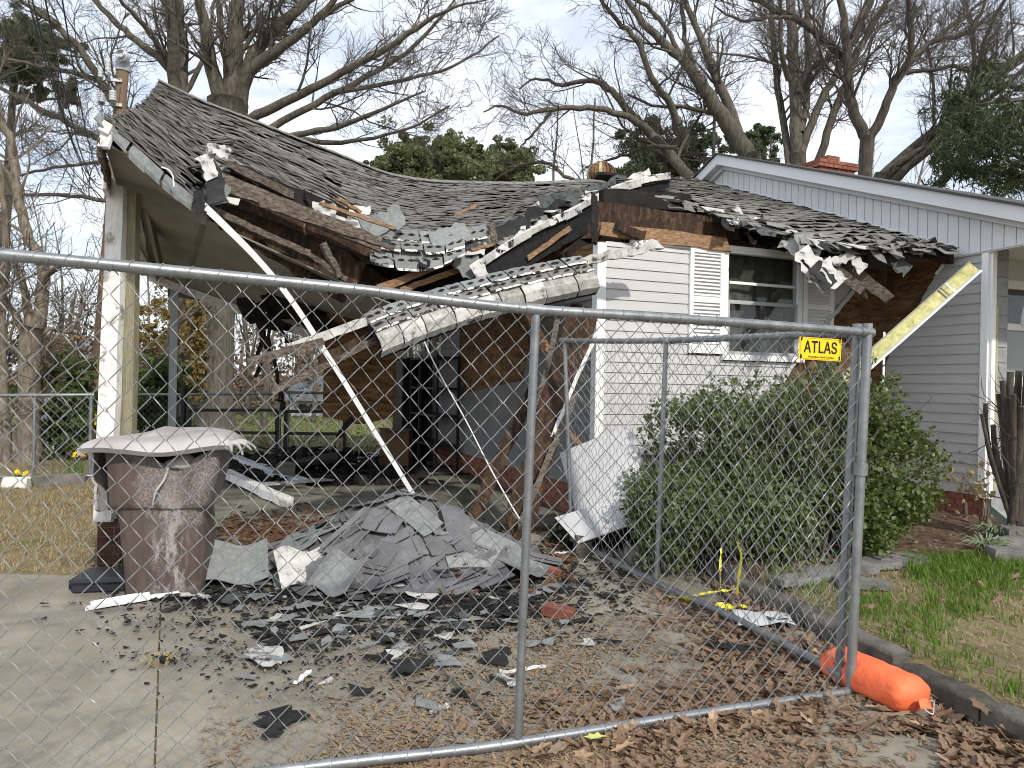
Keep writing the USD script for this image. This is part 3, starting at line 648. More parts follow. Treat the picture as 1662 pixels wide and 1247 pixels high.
back = house.part('rear_roof', slab(np.array([[fR(u) - [0, 0, .03], H(st(fR(u))[0], 8.0, 3.0 - .2 * math.sin(math.pi * i / 40))] for i, u in enumerate(np.linspace(0, ts[-1], 40))]), .04, up=(0, 0, 1)), 'shingle_field')
back2_ = house.part('rear_roof', hexa([H(1.9, 3.6, 4.70), H(SI, 3.6, 4.79), H(SI, 8, 3.0), H(1.9, 8, 3.0), H(1.9, 3.6, 4.74), H(SI, 3.6, 4.83), H(SI, 8, 3.04), H(1.9, 8, 3.04)]), 'char')
def one_shingle(p00, p10, p01, p11, lift, curl, th=.007, r=rng):
    """p0* upper edge, p1* ... four corners (upper-left, upper-right, lower-left, lower-right) with the lower edge lifted and curled"""
    up = nrm(np.cross(p10 - p00, p00 - p01)); up = up if up[2] > 0 else -up
    G_ = np.zeros((3, 4, 3))
    for j, b in enumerate((0, .6, 1.0)):
        for i, a in enumerate((0, .33, .67, 1.0)):
            p = (p00 * (1 - a) + p10 * a) * (1 - b) + (p01 * (1 - a) + p11 * a) * b
            h = lift * b + (curl[i] * b ** 3)
            G_[j, i] = p + up * h + (nrm(p01 - p00) * r.uniform(-.012, .012) if j == 2 else 0)
    return slab(G_, th, up=up)
allsh = []
EXPO = .10
uw = .24
for j in range(70):
    q0 = j * EXPO
    u = rng.uniform(-uw, 0)
    while u < ts[-1]:
        w = uw * rng.uniform(.7, 1.12); ua, ub = max(u, 0) + rng.uniform(0, .006), min(u + w, ts[-1]) - rng.uniform(.001, .008)
        u += w
        if ub - ua < .06: continue
        La, Lb = sag_len(ua), sag_len(ub)
        if q0 > min(La, Lb) - .03: continue
        e = EXPO * 1.35 + rng.uniform(-.02, .03)
        if rng.random() < .035: continue
        qa, qb = min(q0 + e, La + .03), min(q0 + e, Lb + .03)
        sk = rng.normal(0, .007)
        c = [max(0, rng.normal(.002, .009)) for _ in range(4)]
        m = one_shingle(sag_pt(ua, q0 + sk), sag_pt(ub, q0 - sk), sag_pt(ua, qa + sk), sag_pt(ub, qb - sk), .008 + rng.uniform(0, .007), c, th=.006)
        cx, cy = project(m[0].mean(0)); size = np.ptp(project(m[0]), axis=0).prod()
        allsh.append((size, m))
# ---- the part of the low roof that still lies flat, up to the white gable
PR0, PRn = H(0, -.9, 3.045), nrm(np.cross(H(1, -.9, 3.045) - H(0, -.9, 3.045), H(0, 3.67, 4.87) - H(0, -.9, 3.045)))
def RP(px, py): return st(plane_hit(px, py, PR0, PRn))
flat_px = [(1000, 290.5), (1127, 289), (1550, 404), (1520, 413), (1480, 415), (1440, 418), (1400, 408), (1345, 405), (1290, 398), (1255, 388), (1230, 376), (1180, 346), (1130, 321), (1060, 303), (1015, 298)]
FLAT = Polygon([RP(*p) for p in flat_px]).buffer(0).intersection(Polygon([(-3, 5), (-3, .35), (.9, .35), (1.25, -.05), (2.05, -.3), (2.5, -.85), (2.8, -.92), (6, -.92), (6, 5)]))
def flat_pt(s, t):
    dz = -.2 * math.exp(-((s - 1.9) / 1.0) ** 2) * min(1, max(0, (1.6 - t) / 2.2)) ** 1.6
    return H(s, t, 3.045 + (t + .9) / 4.57 * 1.825 + dz)
fm = []
for v, f in poly_prism(FLAT, 1.0):
    v, f = trimesh.remesh.subdivide_to_size(v, f, .25, max_iter=10)
    fm.append((np.array([flat_pt(a, b) + [0, 0, -.045 + .04 * c] for a, b, c in v]), f))
house.part('low_roof', fix(join(fm)), 'felt'); lowroof = house.path + '/low_roof'
b0 = FLAT.bounds
j = 0; tt = b0[3]; lowsh = []
while tt > b0[1]:
    s = b0[0] - rng.uniform(0, .27)
    while s < b0[2]:
        w = .27 * rng.uniform(.8, 1.1)
        if FLAT.buffer(.03).contains(Point(s + w / 2, tt - .06)) and s + w < SI + .02:
            wear = np.clip((1.2 - tt) / 2.2, 0, 1)
            c = [max(0, rng.normal(.0 + .026 * wear ** 2, .008 + .016 * wear)) for _ in range(4)]
            m = one_shingle(flat_pt(s + .006, tt), flat_pt(s + w - .006, tt), flat_pt(s + .006, tt - .15), flat_pt(s + w - .006, tt - .15), .008 + rng.uniform(0, .007), c, th=.006)
            if FLAT.buffer(.06).contains(Point(s, tt - .1)): lowsh.append((np.ptp(project(m[0]), axis=0).prod(), m))
        s += w
    tt -= .115
order = sorted(range(len(allsh)), key=lambda i: -allsh[i][0])
for i in order[:230]: house.part('shingle', allsh[i][1], 'shingle', parent=roof)
house.part('shingle_field', join([allsh[i][1] for i in order[230:]]), 'shingle_field', parent=roof, kind='stuff')
order = sorted(range(len(lowsh)), key=lambda i: -lowsh[i][0])
for i in order[:70]: house.part('shingle', lowsh[i][1], 'shingle', parent=lowroof)
house.part('shingle_field', join([lowsh[i][1] for i in order[70:]]), 'shingle_field', parent=lowroof, kind='stuff')
# ridge caps
for a in np.arange(0, ts[-1] - .2, .2):
    p, q = fR(a), fR(a + .24)
    v = join([slab(np.array([[p + [0, 0, .03], q + [0, 0, .022]], [p + np.r_[-N2 * .16, -.04], q + np.r_[-N2 * .16, -.05]]]), .008, up=(0, 0, 1)), slab(np.array([[p + [0, 0, .03], q + [0, 0, .022]], [p + np.r_[N2 * .16, -.04], q + np.r_[N2 * .16, -.05]]]), .008, up=(0, 0, 1))])
    house.part('ridge_cap', v, 'shingle', parent=roof)

# eave edge at the left corner: pale worn shingle edge curling over, fascia ends, soffit, dark gap
def strip(top, bot, n, th, wob=.0, seed=0, rows=4, sagy=0):
    T, B = spline(top, n), spline(bot, n); r = np.random.default_rng(seed)
    g = np.array([T + (B - T) * k / (rows - 1) for k in range(rows)])
    g += wob * (meshkit.fbm(g * 9 + seed, 3, seed)[..., None] - .5) * np.array([1, 1, 1.])
    return slab(g, th)
P3 = lambda l: [W(*p) for p in l]
edge_top = P3([(160, 186, 5.05), (218, 238, 5.18), (275, 290, 5.33), (322, 328, 5.48)])
edge_bot = P3([(156, 199, 5.0), (210, 256, 5.13), (268, 310, 5.28), (318, 350, 5.42)])
ET, EB = spline(edge_top, 40), spline(edge_bot, 40)
for k in range(6):
    a, b = int(k * 6.5), int(k * 6.5 + 6)
    g = np.array([ET[a:b+1] + [0, 0, .012], ET[a:b+1] * .4 + EB[a:b+1] * .6 + [0, -.03, .0], EB[a:b+1] + [0, .0, rng.uniform(-.01, .01)]])
    house.part('eave_shingle', slab(g, .012), 'shingle_clean' if k % 3 else 'shingle_clean', parent=roof)
house.part('fascia_end', beam(W(166, 203, 5.04), W(181, 212, 5.04), .03, .07), 'painted_wood')
house.part('rake_fascia', beam(W(167, 240, 5.03), W(176, 214, 5.08), .03, .075, up=(1, 0, 0)), 'painted_wood')
gxa = [W(163, 236, 5.03), W(181, 345, 5.9)]
house.part('rake_board', rough_board(W(164, 238, 5.05), W(178, 300, 5.9), .12, .03, 3, up=(1, 0, 0)), 'old_wood')
house.part('rake_board', rough_board(H(-4.22, -.2, 3.0), H(-4.15, 7, 3.05), .03, .16, 4), 'painted_wood')
house.part('soffit', slab(np.array([P3([(170, 232, 5.06), (240, 276, 5.3), (322, 330, 5.55)]), P3([(186, 290, 5.9), (250, 310, 6.0), (330, 352, 6.1)])]), .012), 'soffit')
house.part('soffit_trim', slab(np.array([P3([(186, 288, 5.88), (250, 308, 5.98), (335, 351, 6.08)]), P3([(188, 298, 5.88), (250, 322, 5.98), (335, 366, 6.08)])]), .03), 'soffit')
house.part('dangling_wire', tubes(spline(P3([(262, 272, 5.2), (274, 276, 5.2), (281, 288, 5.2), (282, 303, 5.2)]), 14)[None], np.full((1, 14), .005), 5), 'white_metal')
house.part('rafter_tail', rough_board(W(178, 225, 5.3), W(215, 300, 8), .05, .14, 5), 'char_wood')

# carport ceiling of large boards
ceil = np.array([P3([(206, 300, 5.95), (330, 356, 6.1), (470, 420, 6.4), (600, 480, 6.8), (700, 520, 7.3)]),
                 P3([(226, 385, 8.3), (315, 415, 8.5), (450, 470, 8.7), (560, 515, 9.2), (680, 545, 9.6)]),
                 P3([(238, 442, 11.4), (300, 465, 11.5), (430, 512, 11.7), (540, 550, 11.9), (660, 570, 12.2)])])
def up2(g, m, n):
    a = np.stack([[np.interp(np.linspace(0, 1, n), np.linspace(0, 1, g.shape[1]), g[i, :, k]) for k in range(3)] for i in range(g.shape[0])]).transpose(0, 2, 1)
    return np.stack([[np.interp(np.linspace(0, 1, m), np.linspace(0, 1, g.shape[0]), a[:, j, k]) for k in range(3)] for j in range(n)]).transpose(2, 0, 1)
cg = up2(ceil, 25, 25)
for i0, i1 in ((0, 12), (12, 24)):
    for c0, c1 in ((0, 6), (6, 12), (12, 18), (18, 24)):
        g = cg[i0:i1+1, c0:c1+1].copy()
        g[0] += (g[1] - g[0]) * .02; g[-1] -= (g[-1] - g[-2]) * .02; g[:, 0] += (g[:, 1] - g[:, 0]) * .02; g[:, -1] -= (g[:, -1] - g[:, -2]) * .02
        house.part('ceiling_board', slab(g, .012, up=(0, 0, -1)), 'char' if (i0 == 12 and c0 == 18) else 'soffit')
house.part('carport_beam', rough_board(cg[0, 0] + [0, 0, .03], cg[-1, 0] + [0, 0, .03], .14, .2, 6), 'painted_wood')
house.part('carport_beam', slab(np.array([cg[-1, :] + [0, .02, .02], cg[-1, :] + [0, .02, -.12]]), .05), 'painted_wood')
house.part('ceiling_batten', slab(np.array([cg[:, 6] + [-.02, 0, -.012], cg[:, 6] + [.02, 0, -.012]]), .008, up=(0, 0, -1)), 'soffit')
house.part('diagonal_brace', beam(W(232, 300, 6.4), W(262, 440, 8.5), .14, .03, up=(1, 0, 0)), 'soffit')
# posts
house.part('carport_post', rough_board(W(170, 846, 5.9), W(192, 292, 5.95), .135, .09, 7, up=(0, 1, 0), jag=0, wob=.002), 'painted_wood', label='white painted carport post leaning outwards')
house.part('carport_post', rough_board(W(203, 846, 6.05), W(214, 292, 6.0), .125, .09, 8, up=(0, 1, 0), jag=0, wob=.002), 'treated_wood', label='bare weathered timber post beside the white one')
p2 = W(283, 478, 11.4); house.part('carport_post', hbox(st(p2)[0] - .055, st(p2)[0] + .055, st(p2)[1] - .055, st(p2)[1] + .055, .26, p2[2] + .05), 'grey_panel', label='thin grey metal post at the rear of the carport')
pb = W(183, 740, 6.0); ps, pt = st(pb)
pl = house.part('post_plinth', hbox(ps - .07, ps + .12, pt - .1, pt + .18, .02, .455), 'mortar', label='low brick stub under the carport post behind the bin')
z = .06; r = 0
while z < .44:
    house.part('brick', hbox(ps - .085, ps + .02 + .03 * (r % 2), pt - .115, pt - .02, z, z + .058), 'brick_dark', parent=pl)
    house.part('brick', hbox(ps + .032 + .03 * (r % 2), ps + .135, pt - .115, pt - .02, z, z + .058), 'brick_dark', parent=pl)
    house.part('brick', hbox(ps - .085, ps + .135, pt - .018, pt + .18, z, z + .058), 'brick_dark', parent=pl)
    z += .068; r += 1

# broken rafters, boards and burned beams of the torn front edge
def board(name, a, b, w, h, mat, seed, up=(0, 0, 1), **k): return house.part(name, rough_board(W(*a), W(*b), w, h, seed, up, **k), mat)
board('broken_rafter', (352, 292, 5.9), (618, 398, 6.7), .05, .13, 'old_wood', 11, n=16)
board('splintered_board', (420, 330, 6.05), (640, 404, 6.75), .03, .05, 'old_wood', 111, n=12)
board('broken_rafter', (372, 268, 6.1), (475, 318, 6.6), .05, .07, 'old_wood', 12)
board('burned_beam', (365, 322, 6.1), (600, 412, 6.9), .05, .09, 'char_wood', 13, n=12)
board('burned_beam', (380, 282, 6.3), (560, 352, 6.95), .05, .16, 'char', 113, n=12)
board('fascia_board', (342, 340, 5.85), (502, 412, 6.4), .03, .05, 'old_wood', 14, n=14)
board('splintered_board', (345, 318, 5.95), (388, 328, 6.0), .04, .05, 'painted_wood', 15)
board('burned_beam', (350, 335, 6.15), (585, 450, 6.95), .06, .26, 'char_wood', 16, n=14, wob=.02)
board('burned_beam', (392, 372, 6.3), (560, 478, 6.9), .06, .16, 'char_wood', 17, n=12, wob=.02)
board('splintered_board', (498, 410, 6.45), (562, 455, 6.6), .02, .045, 'old_wood', 18)
board('splintered_board', (524, 396, 6.3), (552, 452, 6.4), .05, .05, 'old_wood', 19)
board('broken_rafter', (612, 470, 6.95), (752, 414, 7.25), .05, .075, 'raw_wood', 20)
board('broken_rafter', (648, 472, 7.05), (756, 434, 7.3), .05, .055, 'raw_wood', 21)
board('burned_beam', (560, 420, 7.2), (640, 480, 7.3), .05, .16, 'char_wood', 22)
board('burned_beam', (590, 445, 7.6), (900, 430, 8.2), .06, .2, 'char', 23)
board('splintered_board', (856, 420, 7.6), (925, 370, 8.0), .02, .05, 'raw_wood', 24)
board('splintered_board', (520, 330, 6.5), (640, 372, 6.75), .03, .03, 'raw_wood', 25)
board('splintered_board', (545, 322, 6.6), (585, 345, 6.8), .04, .03, 'raw_wood', 26)
board('roof_batten', (735, 350, 7.55), (770, 335, 7.7), .09, .02, 'raw_wood', 27)
board('roof_batten', (797, 367, 7.35), (803, 395, 7.3), .07, .02, 'old_wood', 28)
board('roof_batten', (765, 405, 7.2), (800, 397, 7.3), .06, .03, 'raw_wood', 29)
board('burned_beam', (495, 315, 6.55), (506, 350, 6.6), .05, .04, 'char', 30)
board('splintered_board', (493, 340, 6.5), (495, 380, 6.5), .03, .02, 'raw_wood', 31)
# attic opening above the white wall
board('wall_plate', (968, 372, 7.45), (1180, 398, 7.95), .09, .14, 'raw_wood', 32, jag=.6)
board('burned_beam', (968, 345, 7.6), (1196, 376, 8.1), .09, .22, 'char_wood', 33)
board('burned_beam', (975, 322, 8.2), (1120, 330, 8.8), .09, .2, 'char', 34)
board('burned_beam', (1000, 366, 7.43), (1045, 384, 7.5), .04, .09, 'char_wood', 35)
board('burned_beam', (1180, 345, 8.6), (1180, 400, 8.0), .09, .1, 'char', 36)
board('burned_beam', (965, 318, 7.5), (965, 395, 7.42), .06, .06, 'char', 37)
board('burned_beam', (1190, 372, 8.3), (1400, 420, 8.6), .09, .2, 'char', 38)
house.part('attic_floor', hbox(.05, SI - .05, .2, 3.6, 2.93, 2.95), 'char')
for s in np.arange(.3, SI, .6):
    house.part('ceiling_joist', hbox(s, s + .045, .1, 3.6, 2.951, 3.08), 'char')
    if s > 1.8: house.part('attic_rafter', beam(flat_pt(s, -.1) - [0, 0, .14], flat_pt(s, 3.3) - [0, 0, .14], .045, .12), 'char')
# rafter tails and torn felt hanging at the window's upper right corner
board('rafter_tail', (1362, 418, 7.75), (1443, 486, 7.55), .05, .11, 'old_wood', 40)
board('rafter_tail', (1335, 425, 7.6), (1400, 470, 7.45), .05, .1, 'old_wood', 41)
board('rafter_tail', (1405, 400, 7.8), (1402, 484, 7.8), .03, .05, 'char_wood', 42)
board('rafter_tail', (1300, 425, 7.5), (1330, 460, 7.4), .06, .06, 'char', 43)
board('rafter_tail', (1440, 400, 8.0), (1545, 420, 8.0), .05, .12, 'char_wood', 44)
board('rafter_tail', (1290, 392, 7.9), (1420, 402, 7.95), .09, .06, 'old_wood', 45)

def crumple(px0, py0, px1, py1, d0, d1, mat, seed, name='torn_roofing', n=9, amp=.09, wpx=24, parent=None):
    """a crumpled torn sheet lying along a line, width given in photo pixels"""
    r = np.random.default_rng(seed); g = []
    for j in range(5):
        row = []
        for i in range(n):
            a = i / (n - 1); px, py, d = px0 + (px1 - px0) * a, py0 + (py1 - py0) * a, d0 + (d1 - d0) * a
            off = (j / 4 - .5) * wpx * (1 + r.uniform(-.35, .35) * (j in (0, 4)))
            nx, ny = -(py1 - py0), px1 - px0; L = math.hypot(nx, ny)
            row.append(W(px + nx / L * off, py + ny / L * off, d - .1 * (j / 4) ** 1.5))
        g.append(row)
    g = np.array(g); g += amp * (meshkit.fbm(g * 7 + seed, 3, seed)[..., None] - .5) * np.array([.6, 1, .8])
    return house.part(name, slab(g, .006), mat, parent=parent, smooth=40)
cr_ = [(1185, 345, 1235, 385, 8.6, 8.2, 'shingle_white', 30), (1225, 365, 1280, 400, 8.3, 8.0, 'felt', 34), (1270, 385, 1330, 415, 8.0, 7.7, 'shingle_white', 34), (1300, 405, 1345, 470, 7.6, 7.35, 'shingle_white', 34), (1335, 425, 1365, 462, 7.5, 7.35, 'shingle_white', 26), (1320, 430, 1350, 465, 7.45, 7.3, 'felt', 22), (1440, 412, 1475, 440, 7.8, 7.7, 'tar_green', 24), (1380, 408, 1402, 440, 7.7, 7.5, 'shingle_white', 18), (1305, 380, 1312, 430, 7.8, 7.6, 'shingle_clean', 26), (1352, 428, 1385, 410, 7.55, 7.6, 'shingle_white', 16),
       (880, 338, 960, 318, 8.3, 9.2, 'tar_green', 34), (930, 330, 1020, 298, 8.8, 9.8, 'tar_green', 30), (855, 360, 930, 338, 7.9, 8.6, 'felt', 36), (800, 385, 880, 362, 7.5, 8.0, 'felt', 34), (1015, 300, 1058, 285, 9.8, 10, 'shingle_white', 22), (918, 318, 935, 345, 8.6, 8.5, 'tar_green', 40), (868, 345, 905, 325, 8.4, 8.7, 'shingle_white', 20),
       (700, 392, 760, 372, 7.1, 7.3, 'shingle_clean', 30), (590, 372, 655, 348, 6.9, 7.1, 'shingle_clean', 34), (600, 362, 640, 380, 6.95, 7.0, 'shingle_clean', 26),
       (338, 250, 352, 330, 5.85, 5.6, 'felt', 26), (328, 252, 345, 290, 5.75, 5.7, 'shingle_white', 22), (322, 310, 328, 345, 5.5, 5.45, 'felt', 18), (346, 275, 356, 330, 5.85, 5.75, 'shingle_clean', 30), (340, 238, 372, 250, 6.1, 6.2, 'shingle_white', 16), (395, 275, 435, 295, 6.4, 6.7, 'shingle_white', 9), (480, 320, 520, 345, 6.7, 6.8, 'felt', 30), (505, 335, 545, 350, 6.7, 6.8, 'shingle_white', 26), (535, 352, 585, 378, 6.85, 6.9, 'shingle_white', 22), (560, 340, 600, 342, 7.1, 7.2, 'shingle_white', 12), (380, 268, 440, 300, 6.3, 6.6, 'felt', 20), (740, 420, 775, 440, 7.2, 7.2, 'shingle_clean', 34), (770, 425, 790, 455, 7.15, 7.1, 'shingle_white', 20)]
for k, c in enumerate(cr_): crumple(*c[:7], 100 + k, wpx=c[7])
# small curled flaps along the torn edges
rf = np.random.default_rng(41)
def flap(p, along, down, w, l, mat, parent):
    g = np.array([[p + along * (a - .5) * w * (1 + .15 * rf.normal()) + down * l * b + np.array([0, -.05, 0]) * (b ** 2) * rf.uniform(-.5, 1.5) + np.array([0, 0, -.25 * l]) * b * b + rf.normal(0, .008, 3) for a in np.linspace(0, 1, 4)] for b in (0, .35, .7, 1.0)])
    house.part('torn_flap', slab(g, .006), mat, parent=parent)
fe_line = [(.95, .3), (1.25, 0), (1.6, -.2), (2.05, -.32), (2.3, -.6), (2.55, -.86), (3.0, -.92), (3.6, -.92)]
fm_ = ['shingle_white', 'felt', 'shingle', 'shingle', 'shingle', 'tar_green']
for k in range(64):
    a = rf.uniform(0, len(fe_line) - 1.001); i = int(a); q = np.array(fe_line[i]) * (1 - a + i) + np.array(fe_line[i + 1]) * (a - i)
    p = flat_pt(q[0], q[1] + rf.uniform(.0, .45) * (rf.random() < .55)) + [0, 0, .035]
    flap(p, E3 * rf.choice([-1, 1]), nrm(-N3 * rf.uniform(.5, 1) - Z3 * rf.uniform(.1, .7) + E3 * rf.normal(0, .35)), rf.uniform(.1, .26), rf.uniform(.08, .22), fm_[rf.integers(6)], lowroof)
for k in range(70):
    u = rf.uniform(ts[4], ts[-1] - .2); L_ = float(sag_len(u)); q = L_ - rf.uniform(0, .5) * (rf.random() < .5)
    p = sag_pt(u, q) + [0, 0, .03]; dn_ = nrm(sag_pt(u, L_) - sag_pt(u, L_ - .3))
    flap(p, nrm(sag_pt(u + .05, L_) - sag_pt(u, L_)), nrm(dn_ + np.array([0, 0, -1]) * rf.uniform(0, .5) + rf.normal(0, .25, 3)), rf.uniform(.1, .26), rf.uniform(.06, .18), fm_[rf.integers(6)], roof)
# drooping rows of shingles with pale lower edges
def droop(top, bot, nseg, seed, mat='shingle_clean'):
    r = np.random.default_rng(seed); T, B = spline(P3(top), 60), spline(P3(bot), 60)
    cuts = np.linspace(0, 59, nseg + 1).astype(int)
    for a, b in zip(cuts[:-1], cuts[1:]):
        t, bb = T[a:b], B[a:b] + [0, r.uniform(-.03, .01), r.uniform(-.015, .015)]
        h = house.part('hanging_shingle', slab(np.array([t, t * .5 + bb * .5 + [0, -.02, .01], bb]), .008), mat, parent=roof)
        house.part('torn_edge', slab(np.array([bb + [0, -.006, .006], bb + [0, -.012, -.014 + r.uniform(-.006, .004)]]), .004), 'flaky_white', parent=roof)
        for q in (0.3, .75):
            i = int(q * (len(t) - 1)); c = t[i] * .42 + bb[i] * .58 + [0, -.022, .012]; e = nrm(t[-1] - t[0])
            house.part('tar_dab', flat_poly([c - e * .035, c + [0, 0, .012], c + e * .035, c - [0, 0, .012]], .004), 'felt', parent=roof)
droop([(598, 404, 7.0), (680, 409, 7.05), (757, 400, 7.2)], [(602, 428, 6.9), (680, 437, 6.92), (758, 412, 7.1)], 4, 1)
droop([(612, 388, 7.05), (700, 394, 7.1), (755, 382, 7.25)], [(618, 402, 6.98), (700, 409, 7.0), (757, 399, 7.15)], 4, 2)
droop([(640, 372, 7.15), (700, 376, 7.2), (790, 362, 7.5)], [(645, 388, 7.08), (700, 392, 7.1), (795, 384, 7.4)], 4, 3)
# long torn strip of roof edge standing up towards the turbine
TS = spline(P3([(775, 428, 7.15), (850, 380, 7.6), (930, 340, 8.1), (1010, 300, 8.7), (1088, 283, 9.2)]), 60)
for k in range(12):
    a, b = k * 5, min(k * 5 + 5, 59)
    h = rng.uniform(.05, .09)
    g = np.array([TS[a:b+1] + [0, .02, .03], TS[a:b+1] + [0, -.03, .0], TS[a:b+1] + [0, -.02, -h]])
    house.part('torn_roof_edge', slab(g, .014), ('shingle_white', 'flaky_white', 'shingle_white')[k % 3])
house.part('torn_roof_edge', slab(np.array([TS + [0, .05, .035], TS + [0, .03, -.02], TS + [0, .06, -.17 + 0]]), .02), 'felt')
house.part('torn_roof_edge', rough_board(W(1000, 308, 8.75), W(1092, 288, 9.25), .05, .05, 50), 'felt')
house.part('hanging_felt', strip(P3([(780, 440, 7.2), (860, 395, 7.7), (960, 345, 8.3)]), P3([(790, 470, 7.2), (870, 425, 7.7), (962, 372, 8.3)]), 30, .006, wob=.12, seed=5), 'felt')
board('burned_beam', (820, 455, 7.8), (960, 372, 8.3), .05, .14, 'char_wood', 51)
board('burned_beam', (700, 470, 7.6), (860, 440, 7.9), .05, .1, 'char', 52)
house.part('charred_sheet', slab(up2(np.array([P3([(610, 430, 7.5), (780, 435, 7.9), (968, 385, 8.2)]), P3([(600, 560, 8.6), (760, 520, 9.0), (960, 470, 8.6)])]), 8, 12) + .05 * rng.normal(0, 1, (8, 12, 1)), .02), 'char')

# ================================================================== TEMPORARY FENCE
def chain_panel(name, label, T_, B_, post_at, group, wd=.098, hd=.098, end_right=True, wire_r=.0024, lean_y=0):
    """T_, B_ : (n,3) splines of the top and bottom rail"""
    th = Thing(name, label, 'fence', B_[-1], group)
    n = len(T_); s = np.r_[0, np.cumsum(np.linalg.norm(np.diff(T_, axis=0), axis=1))]
    def pt(a, b):
        a = np.clip(np.asarray(a, float), 0, s[-1]); t = np.stack([np.interp(a, s, T_[:, k]) for k in range(3)], -1); q = np.stack([np.interp(a, s, B_[:, k]) for k in range(3)], -1)
        return q + (t - q) * np.asarray(b, float)[..., None]
    th.part('top_rail', tubes(T_[None], np.full((1, n), .0215), 12), 'galvanized', smooth=50)
    th.part('bottom_rail', tubes(B_[None], np.full((1, n), .0215), 12), 'galvanized', smooth=50)
    for k, a in enumerate(post_at):
        main = k == len(post_at) - 1
        p = pt(np.array([a, a]), np.array([-.02 if main else .012, 1.025 if main else .988]))
        L = spline(p, 6)
        th.part('post', tubes(L[None], np.full((1, 6), .0235 if main else .0185), 12), 'galvanized', smooth=50)
        for b in ((1.0,) if not main else (.0, 1.0)):
            c = pt(a, b); t_ = nrm(pt(min(a + .05, s[-1]), b) - pt(max(a - .05, 0), b))
            th.part('rail_sleeve', tubes(np.array([[c - t_ * .05, c, c + t_ * .03]]), np.full((1, 3), .0255), 12), 'galvanized', smooth=50)
    H_ = np.linalg.norm(T_[n // 2] - B_[n // 2])
    nx, nz = int(s[-1] / (wd / 2)), int(round((H_ - .01) / (hd / 2)))
    P = []
    up = nrm(T_[n // 2] - B_[n // 2])
    for i in range(nx):
        row = []
        for jj in range(nz * 2 + 1):
            j = jj / 2
            fr = j % 2
            base = i if (i + int(j)) % 2 == 0 else i + 1
            if jj % 2: x = i + .5
            else: x = base
            off = .0035 * (1 if (i + jj // 2) % 2 else -1) if jj % 2 == 0 else 0
            x = x + (.06 if base == i else -.06) * (jj % 2 == 0)
            row.append((x * wd / 2, j / nz, off))
        P.append(row)
    P = np.array(P)
    jit = meshkit.fbm(np.stack([P[..., 0] * 1.7, P[..., 1] * 3, 0 * P[..., 0]], -1), 3, 21) - .5
    jit2 = meshkit.fbm(np.stack([P[..., 0] * 1.7 + 40, P[..., 1] * 3, 0 * P[..., 0]], -1), 3, 22) - .5
    Q = pt(P[..., 0] + jit * .035, np.clip(P[..., 1] + jit2 * .016 * np.sin(np.pi * np.clip(P[..., 1], 0, 1)), -.0, 1))
    nn = nrm(np.cross(T_[-1] - T_[0], [0, 0, 1]))
    Q = Q + nn * (P[..., 2] + .0 + jit * .03)[..., None]
    mesh_v = tubes(Q, np.full(Q.shape[:2], wire_r), 4)
    # loops that tie the mesh to the rails
    loops = []
    for a in np.arange(wd / 4, s[-1], wd):
        for b, sg in ((1.0, 1), (0.0, -1)):
            c = pt(a, b); t_ = nrm(pt(min(a + .05, s[-1]), b) - pt(max(a - .05, 0), b)); m_ = nrm(np.cross(t_, [0, 0, 1])); u_ = np.cross(m_, t_)
            ang = np.linspace(0, 2 * np.pi, 9)
            loops.append(c + np.cos(ang)[:, None] * m_ * .0242 + np.sin(ang)[:, None] * u_ * .0242 + t_ * np.linspace(-.02, .03, 9)[:, None])
    th.part('chain_link_mesh', join([mesh_v, tubes(np.array(loops), np.full((len(loops), 9), wire_r), 4)]), 'wire', smooth=60)
    return th, pt, s
def id_(px): return np.interp(px, [-420, 0, 870, 1408], [.4215, .3876, .3067, .2564])
tp = [(-420, 372), (-200, 394), (0, 413), (280, 440), (560, 468), (870, 503), (1110, 518), (1408, 540)]
Tk = np.array([W(x, y, 1 / id_(x)) for x, y in tp])
Br, Bm = W(1380, 1123, 3.9), W(840, 1205, 3.26)
sT = np.r_[0, np.cumsum(np.linalg.norm(np.diff(Tk, axis=0), axis=1))]
offs = [np.array([-.09, .0, -1.88]), Bm - Tk[5], Br - Tk[7]]
Ts = spline(Tk, 60); sS = np.r_[0, np.cumsum(np.linalg.norm(np.diff(Ts, axis=0), axis=1))]
Bs = Ts + np.stack([np.interp(sS, [0, sT[5] * sS[-1] / sT[-1], sS[-1]], [o[k] for o in offs]) for k in range(3)], 1)
am = sT[5] * sS[-1] / sT[-1]
front, fpt, fs = chain_panel('chain_link_fence_panel', 'nearest galvanized chain link panel, carrying the yellow sign', Ts, Bs, [am, sS[-1]], 'temporary fence panels')
# second panel going back towards the house
T2 = spline(np.array([W(914, 553, 6.66), W(1080, 553, 5.62), W(1230, 547, 4.76), W(1391, 540, 3.97)]), 30)
B2 = spline(np.array([W(926, 874, 6.66), W(1058, 942, 5.62), W(1205, 1010, 4.76), W(1362, 1094, 3.97)]), 30)
s2 = np.r_[0, np.cumsum(np.linalg.norm(np.diff(T2, axis=0), axis=1))]
chain_panel('chain_link_fence_panel', 'second chain link panel running back beside the green bush', T2, B2, [.02, np.interp(1080, [914, 1391], [0, 1]) * 0 + s2[np.argmin(np.abs(project(T2)[:, 0] - 1080))], s2[-1]], 'temporary fence panels', wd=.098, hd=.098)
# coupling clamp that joins both panels
pc = fpt(fs[-1], .62); solo('pipe_clamp', tubes(np.array([[pc - [0.0, 0, .03], pc, pc + [0.0, 0, .03]]]), np.full((1, 3), .034), 14), 'galvanized', 'steel clamp joining the two fence panels at their corner posts', 'clamp', smooth=50)
